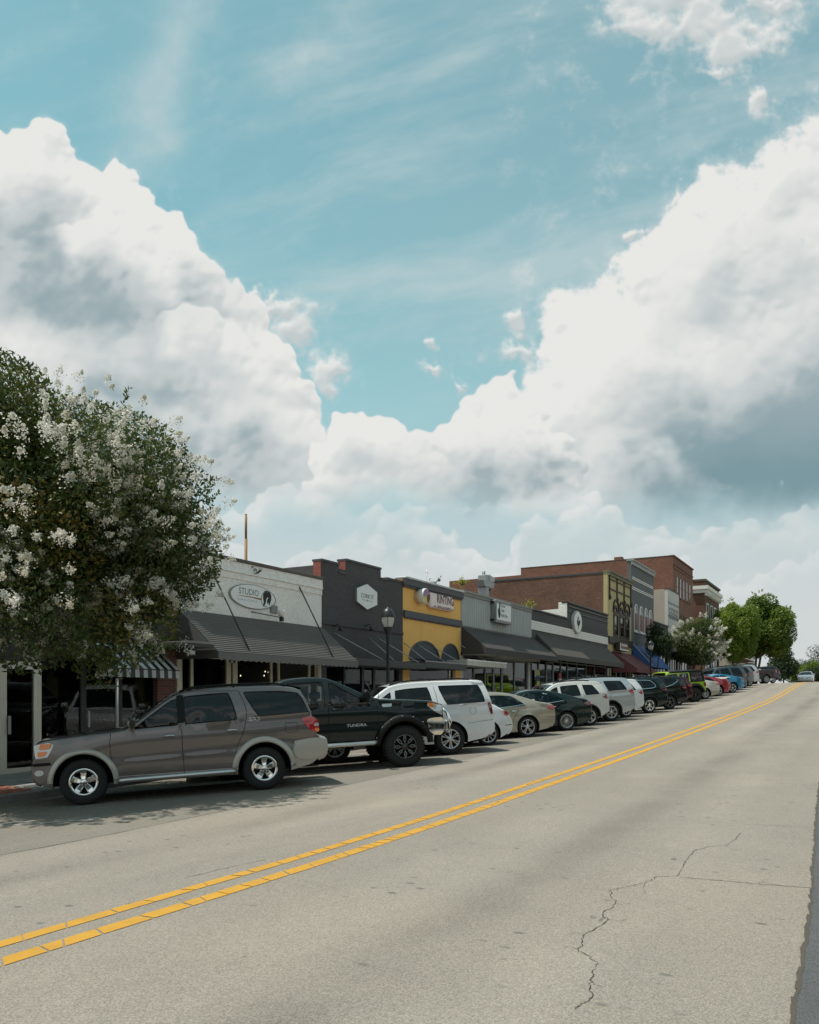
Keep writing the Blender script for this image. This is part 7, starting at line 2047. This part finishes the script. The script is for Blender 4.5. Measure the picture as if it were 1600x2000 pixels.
# the same kind farther up the street
x_ = at(1355, 13.6)
tree('crape_myrtle', 'round flowering tree with white blossom in front of the far brick buildings', (x_, 13.7, swz(x_, 13.7)), (x_, 13.3, zat(1262, x_, 13.3)), (3.35, 3.1, 2.9), 52000, 0.075, L_myrtle, seed=9, nl=34, trunks=3, tr=0.07, flowers=360, fsize=0.040, shoots=60, flower_bias=(-0.75, -0.4, 0.25), lob=(0.26, 0.36), orange=0.0)
x_ = at(1287, 14.3)
tree('small_tree', 'small dark tree beside the far street lamp', (x_, 14.3, swz(x_, 14.3)), (x_, 14.3, zat(1252, x_, 14.3)), (1.5, 1.3, 1.9), 9000, 0.075, L_dark, seed=12, nl=12, trunks=1, tr=0.06)
x_ = at(1434, 13.3)
tree('street_tree', 'slender bright green tree beyond the far flowering tree', (x_, 13.4, swz(x_, 13.4)), (x_, 13.3, zat(1245, x_, 13.3)), (4.3, 3.4, 5.3), 42000, 0.14, L_green, seed=15, nl=54, trunks=1, tr=0.14, lob=(0.14, 0.32), shoots=200)
x_ = at(1478, 13.0)
tree('street_tree', 'big round green tree standing over the far parked cars', (x_, 13.2, swz(x_, 13.2)), (x_, 12.6, zat(1236, x_, 12.6)), (5.9, 5.4, 6.3), 46000, 0.19, L_mid, seed=17, nl=60, trunks=2, tr=0.22, lob=(0.13, 0.32), shoots=260)
for i, (px, py, d_, rx, rz, mt, lab) in enumerate((
        (1532, 1300, 165, 3.4, 4.2, L_dark, 'dark tree just right of the far pale shop'), (1553, 1318, 190, 4.0, 3.6, L_mid, 'low green tree behind the oncoming white sedan'),
        (1580, 1316, 205, 4.2, 4.0, L_mid, 'green tree to the right of the oncoming white sedan'), (1612, 1300, 230, 7.5, 6.5, L_dark, 'tall dark tree on the horizon at the right edge'),
        (1592, 1322, 180, 3.2, 2.6, L_dark, 'low bush on the crest at the right edge'), (1640, 1312, 210, 6.0, 4.5, L_mid, 'green tree outside the right edge of the view'), (1575, 1306, 260, 6.5, 4.5, L_dark, 'distant dark tree over the crest'))):
    t = (px - 800) / F_PX; X_, Y_ = d_ * (CT + t * ST), d_ * (ST - t * CT); z_ = zat(py, X_, Y_)
    tree('far_tree', lab, (X_, Y_, min(terr(X_, Y_), z_ - rz - 0.5)), (X_, Y_, z_), (rx, rx, rz), 7000, 0.22, mt, 'trees beyond the crest', seed=30 + i, nl=16, trunks=1, tr=0.2, lob=(0.3, 0.45))
# weeds rooted on the parapets
def weed(px, py, Y, size, n, lab, mat=None, seed=1, g='weeds growing on the roofs'):
    rng = np.random.default_rng(seed)
    x_ = at(px, Y); z_ = zat(py, x_, Y)
    t = thing('roof_weed', lab, 'weed', (x_, Y, z_ - size * 0.6), 0, g, world=False)
    st = MB(); P_ = []; A_ = []
    for i in range(n):
        d = unit(rng.normal(size=(1, 3)) + np.array([[0, 0, 1.4]]))[0]; L_ = size * rng.uniform(0.4, 1.0)
        st.tube([(0, 0, 0), tuple(d * L_ * 0.5 + rng.normal(size=3) * 0.03), tuple(d * L_)], [0.012, 0.009, 0.005], 5)
        for k in range(7): P_.append(d * L_ * rng.uniform(0.45, 1.05) + rng.normal(size=3) * size * 0.09); A_.append(unit(rng.normal(size=(1, 3)))[0])
    st.build('stem', M_bark, t)
    P_ = np.array(P_); A_ = np.array(A_); m = len(P_); L2 = size * 0.13 * rng.uniform(0.6, 1.2, m)
    leaf_object('foliage', quads(P_, A_, unit(rng.normal(size=(m, 3)) + np.array([0, -0.6, 0.6])), L2, L2 * 0.6), mat or L_weed, t, (rng.random(m), rng.random(m)), 'stuff')
weed(903, 1131, 17.5, 0.5, 14, 'bright yellow green weed on the roof behind the ochre shop', seed=3)
weed(1034, 1178, 16.3, 0.65, 12, 'yellowish weed at the right end of the corrugated shop parapet', seed=5)
weed(855, 1143, 16.1, 0.4, 9, 'thin green weed hanging over the ochre shop cornice', L_mid, seed=7)
weed(848, 1132, 16.5, 0.5, 6, 'sparse dark weed standing on the ochre shop roof', L_dark, seed=8)
weed(502, 1110, 15.9, 0.25, 6, 'tiny tuft under the white studio shop coping', L_dark, seed=9)
# ------------------------------------------------------------------ street lamps, signs, roof things
M_globe = None
def globe_mat():
    m, nt, b = new_mat('frosted_lamp_glass')
    b.inputs['Base Color'].default_value = (0.62, 0.60, 0.54, 1); b.inputs['Roughness'].default_value = 0.35; b.inputs['Transmission Weight'].default_value = 0.25
    return m
M_globe = globe_mat()
def street_lamp(px, Y, ztop, label):
    X_ = at(px, Y); zg = swz(X_, Y); h = ztop - zg
    t = thing('street_lamp', label, 'street lamp', (X_, Y, zg), 0, 'black street lamps along the pavement', world=False)
    MB().lathe([(0.17, -0.02), (0.17, 0.10), (0.14, 0.14), (0.13, 0.55), (0.10, 0.62), (0.085, 0.70), (0.062, 0.8), (0.055, h - 1.25), (0.075, h - 1.22), (0.06, h - 1.18)], (0, 0, 0), 'Z', 16).build('post', M_blackmetal, t)
    hd = MB().lathe([(0.05, h - 1.20), (0.09, h - 1.12), (0.13, h - 1.0), (0.155, h - 0.93), (0.15, h - 0.90)], (0, 0, 0), 'Z', 16).build('lamp_head', M_blackmetal, t)
    child(MB().lathe([(0.13, h - 0.92), (0.19, h - 0.76), (0.215, h - 0.60), (0.205, h - 0.56)], (0, 0, 0), 'Z', 20), 'globe', M_globe, hd)
    rb = MB()
    for k_ in range(4):
        a = k_ * math.pi / 2 + 0.5
        rb.tube([(0.14 * math.cos(a), 0.14 * math.sin(a), h - 0.92), (0.198 * math.cos(a), 0.198 * math.sin(a), h - 0.76), (0.222 * math.cos(a), 0.222 * math.sin(a), h - 0.58)], 0.009, 5)
    child(rb, 'cage', M_blackmetal, hd)
    child(MB().lathe([(0.235, h - 0.58), (0.24, h - 0.53), (0.20, h - 0.43), (0.19, h - 0.39), (0.12, h - 0.30), (0.03, h - 0.26), (0.02, h - 0.20), (0.012, h - 0.12), (0.0, h - 0.0)], (0, 0, 0), 'Z', 20), 'cap', M_blackmetal, hd)
street_lamp(758, 13.9, zat(1172, at(758, 13.9), 13.9), 'black street lamp in front of the charcoal shop')
street_lamp(1271, 13.9, zat(1245, at(1271, 13.9), 13.9), 'far black street lamp in front of the blue awning')
# ---- signs
def flat_text(txt, x, z, size, width, y, mat, parent, name='lettering', bold=0.0, align='CENTER'):
    v, f = text_mesh(txt, size / 0.72, width, bold * size, 0.0, align)
    return MB().add([(x + a, y, z + b) for a, b, _ in v], f).build(name, mat, parent, recalc=False)
# oval studio sign
xa, xb = at(446, YF), at(537, YF); xm = (xa + xb) / 2; zm = zat(1166, xm, YF); aw, ah = (xb - xa) / 2, 0.36
s1 = thing('oval_sign', 'white oval studio sign on the white painted shop', 'sign', (xm, YF, zm))
ov = lambda k, s_, y: [(xm + aw * s_ * math.cos(a), y, zm + ah * s_ * math.sin(a)) for a in [2 * math.pi * i / k for i in range(k)]]
MB().prism(ov(40, 1.0, YF - 0.045), (0, 0.045, 0)).build('rim', M_signgrey, s1)
MB().prism(ov(40, 0.95, YF - 0.050), (0, 0.004, 0)).build('panel', M_signwhite, s1)
flat_text('STUDIO', xm - 0.22, zm + 0.115, 0.185, 0.88, YF - 0.053, M_ink, s1, bold=0.0)
flat_text('SALON', xm - 0.30, zm - 0.13, 0.06, 0.85, YF - 0.053, paint('faint_ink', (0.36, 0.37, 0.38), 0.7, 0.1), s1)
hair = [(0.42, 0.16), (0.50, 0.24), (0.62, 0.25), (0.74, 0.22), (0.80, 0.12), (0.79, -0.02), (0.74, -0.12), (0.70, -0.20), (0.66, -0.10), (0.60, -0.16), (0.60, -0.04), (0.66, 0.04), (0.62, 0.06), (0.56, -0.02), (0.54, -0.12), (0.46, -0.24), (0.40, -0.24), (0.45, -0.12), (0.42, 0.0)]
MB().prism([(xm + a * 1.02, YF - 0.054, zm + b) for a, b in hair], (0, 0.003, 0)).build('emblem', M_inkdark, s1)
MB().tube([(xm + 0.42 + 0.24 * math.cos(a) + 0.16, YF - 0.054, zm + 0.22 * math.sin(a) - 0.02) for a in [1.2 + 0.33 * i for i in range(12)]], 0.008, 5).build('emblem_line', M_ink, s1)
MB().add([(xm - 0.72, YF - 0.053, zm - 0.02), (xm - 0.2, YF - 0.053, zm - 0.005), (xm + 0.36, YF - 0.053, zm - 0.01), (xm + 0.36, YF - 0.053, zm - 0.07), (xm - 0.1, YF - 0.053, zm - 0.035), (xm - 0.72, YF - 0.053, zm - 0.028)], [(0, 1, 4, 5), (1, 2, 3, 4)]).build('brush_stroke', paint('copper_ink', (0.30, 0.15, 0.06), 0.7, 0.1), s1)
# hexagon sign
xm = at(713, YF); zm = zat(1166, xm, YF)
s2 = thing('hexagon_sign', 'white hexagon sign on the charcoal shop', 'sign', (xm, YF, zm))
hx = (at(733, YF) - at(693, YF)) / 2; hz = 0.47
hexa = lambda s_, y: [(xm + hx * s_ * a, y, zm + hz * s_ * b) for a, b in ((0, 1), (1, 0.5), (1, -0.5), (0, -1), (-1, -0.5), (-1, 0.5))]
MB().prism(hexa(1.0, YF - 0.10), (0, 0.10, 0)).build('box', M_signgrey, s2)
MB().prism(hexa(0.985, YF - 0.105), (0, 0.004, 0)).build('panel', paint('pale_hex_face', (0.80, 0.80, 0.78), 0.5, 0.04, 2.0), s2)
flat_text('CORK IT', xm, zm + 0.01, 0.15, hx * 1.25, YF - 0.108, M_ink, s2, bold=0.02)
MB().box(xm - hx * 0.5, xm - hx * 0.08, YF - 0.108, YF - 0.106, zm - 0.145, zm - 0.13).box(xm + hx * 0.08, xm + hx * 0.5, YF - 0.108, YF - 0.106, zm - 0.145, zm - 0.13).lathe([(0.0, YF - 0.108), (0.035, YF - 0.108)], (xm, 0, zm - 0.138), 'Y', 10).build('ornament', M_ink, s2, recalc=False)
# printing sign
xa, xb = at(849, YF - 0.22), at(886.5, YF - 0.22); xm = (xa + xb) / 2; zm = zat(1177, xm, YF - 0.22)
s3 = thing('printing_sign', 'pink white printing sign with round painted emblem on the ochre shop', 'sign', (xm, YF, zm))
M_pink = paint('pinkish_white_face', (0.80, 0.68, 0.64), 0.5, 0.04, 2.0); M_wine = simple('wine_lettering', (0.12, 0.022, 0.025), 0.6)
MB().box(xa - 0.35, xb + 0.02, YF - 0.22, YF - 0.02, zm - 0.31, zm + 0.31, 0, 0.05).build('box', M_pink, s3)
flat_text('RINTING', (xa + xb) / 2 + 0.10, zm + 0.09, 0.36, (xb - xa) * 0.86, YF - 0.224, M_wine, s3, bold=0.035)
flat_text('SIGNS and GRAPHICS', (xa + xb) / 2, zm - 0.24, 0.11, (xb - xa) * 0.72, YF - 0.224, M_wine, s3, bold=0.03)
MB().box(xa - 0.08, xa + 0.14, YF - 0.225, YF - 0.223, zm - 0.26, zm - 0.225).box(xb - 0.2, xb - 0.04, YF - 0.225, YF - 0.223, zm - 0.26, zm - 0.225).build('dash', M_wine, s3)
xd = at(833.5, YF - 0.42)
dr = MB().lathe([(0.0, YF - 0.42), (0.30, YF - 0.42), (0.315, YF - 0.40), (0.315, YF - 0.16), (0.28, YF - 0.14), (0.28, YF - 0.02), (0.0, YF - 0.02)], (xd, 0, zm + 0.05), 'Y', 28).build('drum', M_signwhite, s3)
def disc(a0, a1, mat):
    pts = [(xd, YF - 0.424, zm + 0.05)] + [(xd + 0.29 * math.cos(a), YF - 0.424, zm + 0.05 + 0.29 * math.sin(a)) for a in np.linspace(R(a0), R(a1), 14)]
    child(MB().add(pts, [list(range(len(pts)))]), 'painted_face', mat, dr, recalc=False)
disc(25, 190, simple('mauve_ink', (0.36, 0.20, 0.32), 0.6)); disc(190, 285, simple('yellow_ink', (0.62, 0.52, 0.10), 0.6)); disc(285, 385, simple('maroon_ink', (0.13, 0.03, 0.03), 0.6))
# hanging square sign on the corrugated shop
Yb = YF - 0.38
xa, xb = at(969.5, Yb), at(999, Yb); xm = (xa + xb) / 2; z1_, z0_ = zat(1171, xa, Yb), zat(1215, xa, Yb)
s4 = thing('square_sign', 'white square sign box with dark figure on the corrugated shop', 'sign', (xm, YF, z0_))
MB().box(xa, xb, Yb, YF - 0.1, z0_, z1_, 0, 0.02).build('box', M_signgrey, s4)
MB().box(xa + 0.06, xb - 0.04, Yb - 0.006, Yb - 0.001, z0_ + 0.14, z1_ - 0.16).build('panel', M_signwhite, s4)
for (tx_, dz_, w_) in (('Farmer', 0.24, 0.52), ('Daisy', 0.02, 0.40), ('Ruby Sue', -0.22, 0.78)):
    flat_text(tx_, xa + 0.58, (z0_ + z1_) / 2 + dz_ + 0.06, 0.15, (xb - xa) * w_ * 0.55, Yb - 0.009, M_inkdark, s4, bold=0.02, align='LEFT')
fig = [(0.0, 0.36), (0.10, 0.40), (0.13, 0.25), (0.08, 0.05), (0.14, -0.15), (0.08, -0.38), (-0.04, -0.36), (-0.12, -0.15), (-0.11, 0.05), (0.0, 0.12)]
MB().prism([(xa + 0.34 + a * 1.2, Yb - 0.010, (z0_ + z1_) / 2 + 0.06 + b) for a, b in fig], (0, 0.003, 0)).build('figure', M_inkdark, s4)
for zz_ in (z1_ - 0.12, z0_ + 0.12): MB().box(xa - 0.05, xa + 0.03, Yb + 0.1, YF, zz_ - 0.05, zz_ + 0.05).build('bracket', M_black, s4)
# round cockerel sign
Yb = YF - 0.17
xm = at(1129, Yb); zm = zat(1215.5, xm, Yb); rw, rh = (at(1137.5, Yb) - at(1121, Yb)) / 2, 0.72
s5 = thing('round_sign', 'round white sign with dark cockerel on the dark shop', 'sign', (xm, YF, zm))
ell = lambda k, s_, y: [(xm + rw * s_ * math.cos(a), y, zm + rh * s_ * math.sin(a)) for a in [2 * math.pi * i / k for i in range(k)]]
MB().prism(ell(36, 1.0, Yb), (0, 0.16, 0)).build('box', M_paleside, s5)
MB().prism(ell(36, 0.97, Yb - 0.008), (0, 0.006, 0)).build('rim', M_signgrey, s5)
MB().prism(ell(36, 0.90, Yb - 0.014), (0, 0.006, 0)).build('panel', M_signwhite, s5)
ck = [(-0.1, 0.42), (0.1, 0.52), (0.16, 0.40), (0.08, 0.30), (0.12, 0.05), (0.42, 0.30), (0.52, 0.10), (0.36, -0.22), (0.12, -0.32), (0.08, -0.60), (-0.02, -0.60), (-0.02, -0.32), (-0.22, -0.16), (-0.26, 0.1), (-0.12, 0.28)]
MB().prism([(xm + a * rw, Yb - 0.02, zm + b * rh) for a, b in ck], (0, 0.005, 0)).build('cockerel', M_inkdark, s5)
# small box sign on the gold building
Yb = YF - 0.5
xa, xb = at(1211, Yb), at(1227.5, Yb); z1_, z0_ = zat(1254.5, xa, Yb), zat(1270, xa, Yb)
s6 = thing('box_sign', 'small dark red and white box sign above the maroon awning', 'sign', ((xa + xb) / 2, YF, z0_))
MB().box(xa, xb, Yb, YF - 0.18, z0_, z1_, 0, 0.02).build('box', M_brownpaint, s6)
fr = MB().box(xa + 0.04, xb - 0.04, Yb - 0.03, Yb - 0.001, z0_ + 0.02, z0_ + 0.12).box(xa + 0.04, xa + 0.16, Yb - 0.03, Yb - 0.001, z0_ + 0.12, z1_ - 0.02).build('frame', M_whitewood, s6)
MB().box(xa + 0.17, xb - 0.05, Yb - 0.012, Yb - 0.001, z0_ + 0.13, z1_ - 0.02).build('panel', paint('faded_red_face', (0.24, 0.11, 0.085), 0.6, 0.25, 4.0), s6)
lt = MB()
for i in range(5): lt.box(xa + 0.5 + i * 0.30, xa + 0.70 + i * 0.30, Yb - 0.018, Yb - 0.0125, z1_ - 0.24, z1_ - 0.09)
lt.build('faded_lettering', M_whitewood, s6)
# paper signs in the windows of the dark shop
for (px, py, w_, h_, cols, lab) in ((1051, 1325, 0.42, 0.95, ((0.45, 0.50, 0.03), (0.03, 0.03, 0.03), (0.45, 0.52, 0.03)), 'yellow and black notice on the dark shop door'), (1094, 1331, 0.45, 1.0, ((0.40, 0.02, 0.04), (0.5, 0.5, 0.5), (0.40, 0.02, 0.04)), 'red and white banner in the dark shop doorway')):
    Yp = YF - 0.02; xx = at(px, Yp); zz_ = zat(py, xx, Yp)
    t = thing('notice', lab, 'notice', (xx, Yp, zz_))
    n = len(cols)
    for i, c_ in enumerate(cols):
        MB().box(xx - w_ / 2, xx + w_ / 2, Yp - 0.02, Yp, zz_ + h_ * (0.5 - (i + 1) / n), zz_ + h_ * (0.5 - i / n)).build('panel', simple('notice_%d_%d' % (px, i), c_, 0.6), t)
# rusty pole behind the white shop
x_ = at(480.5, 20.0); zt_ = zat(1005, x_, 20.0); zb_ = 4.6
tag(MB().tube([(x_, 20.0, zb_), (x_, 20.0, zt_ - 0.9)], 0.055, 10).tube([(x_, 20.0, zt_ - 0.9), (x_, 20.0, zt_)], 0.045, 10).lathe([(0.0, zt_ + 0.03), (0.05, zt_ + 0.01), (0.05, zt_)], (x_, 20.0, 0), 'Z', 10).build('roof_pole', paint('rusty_pole', (0.30, 0.16, 0.06), 0.7, 0.3, 3.0)), 'tall thin rusty pole rising behind the white studio shop', 'pole')
# ducts on the corrugated shop roof
x_, y_ = at(945, 19.5), 19.5
t = thing('roof_vent', 'grey sheet metal ducts on the corrugated shop roof', 'vent', (x_, y_, 5.7))
zz = lambda py: zat(py, x_, y_)
MB().box(x_ - 0.25, x_ + 0.2, y_ - 0.25, y_ + 0.25, 5.6, zz(1124), 0, 0.01).build('duct', M_steel, t)
MB().prism([(x_ - 0.7, y_ - 0.3, zz(1136)), (x_ + 0.9, y_ - 0.3, zz(1136)), (x_ + 0.75, y_ - 0.3, zz(1147)), (x_ - 0.5, y_ - 0.3, zz(1147))], (0, 0.55, 0)).build('hood', M_steel, t)
MB().prism([(x_ + 0.2, y_ - 0.28, zz(1122)), (x_ + 1.0, y_ - 0.28, zz(1126)), (x_ + 0.9, y_ - 0.28, zz(1134)), (x_ + 0.2, y_ - 0.28, zz(1136))], (0, 0.5, 0)).build('elbow', M_galv, t)
MB().tube([(x_ - 0.12, y_, zz(1126)), (x_ - 0.12, y_, zz(1117))], 0.03, 6).tube([(x_ + 0.12, y_, zz(1126)), (x_ + 0.14, y_, zz(1115))], 0.04, 6).build('pipe', M_slate, t)
x2 = at(834, 17.0)
tag(MB().tube([(x2, 17.0, 5.5), (x2, 17.0, zat(1112, x2, 17.0))], 0.012, 6).tube([(x2 - 0.15, 17.0, zat(1119, x2, 17)), (x2 + 0.15, 17.0, zat(1119, x2, 17))], 0.008, 5).build('roof_aerial', M_galv), 'thin aerial on the ochre shop roof', 'aerial')
# ---- the other side of the street, unseen shops added for reflections in paint and glass
def opposite(x0, x1, h, wall, lab, name='reflection_shop'):
    z = gz((x0 + x1) / 2, -3.0); yf = -15.0
    t = thing(name, lab, 'building', ((x0 + x1) / 2, yf, z))
    MB().box(x0, x1, yf - 9, yf, z - 1.0, z + h).build('wall', wall, t)
    MB().box(x0 - 0.1, x1 + 0.1, yf - 9, yf + 0.15, z + h, z + h + 0.3).build('coping', M_slate, t)
    n = int((x1 - x0) / 3.2)
    for i in range(n):
        xa, xb = x0 + (x1 - x0) * (i + 0.15) / n, x0 + (x1 - x0) * (i + 0.85) / n
        MB().box(xa, xb, yf, yf + 0.06, z + 0.6, z + 2.7).build('window', M_upglass, t)
    MB().prism([(x0 + 0.3, yf, z + 3.7), (x0 + 0.3, yf + 1.4, z + 2.9), (x0 + 0.3, yf + 1.4, z + 2.8), (x0 + 0.3, yf, z + 3.55)], (x1 - x0 - 0.6, 0, 0)).build('awning', M_awnbrown, t)
opposite(-34, -14, 5.5, M_creamst, 'cream shop across the street behind the camera, farthest left')
opposite(-13.5, 6, 4.8, M_char, 'charcoal shop across the street right behind the camera')
opposite(6.5, 24, 5.4, M_bluegrey, 'blue grey shop across the street, outside the right edge')
opposite(24.5, 46, 4.8, M_olive, 'gold stucco shop across the street, outside the right edge')
opposite(46.5, 70, 5.6, M_char, 'charcoal shop across the street, farthest up the hill')
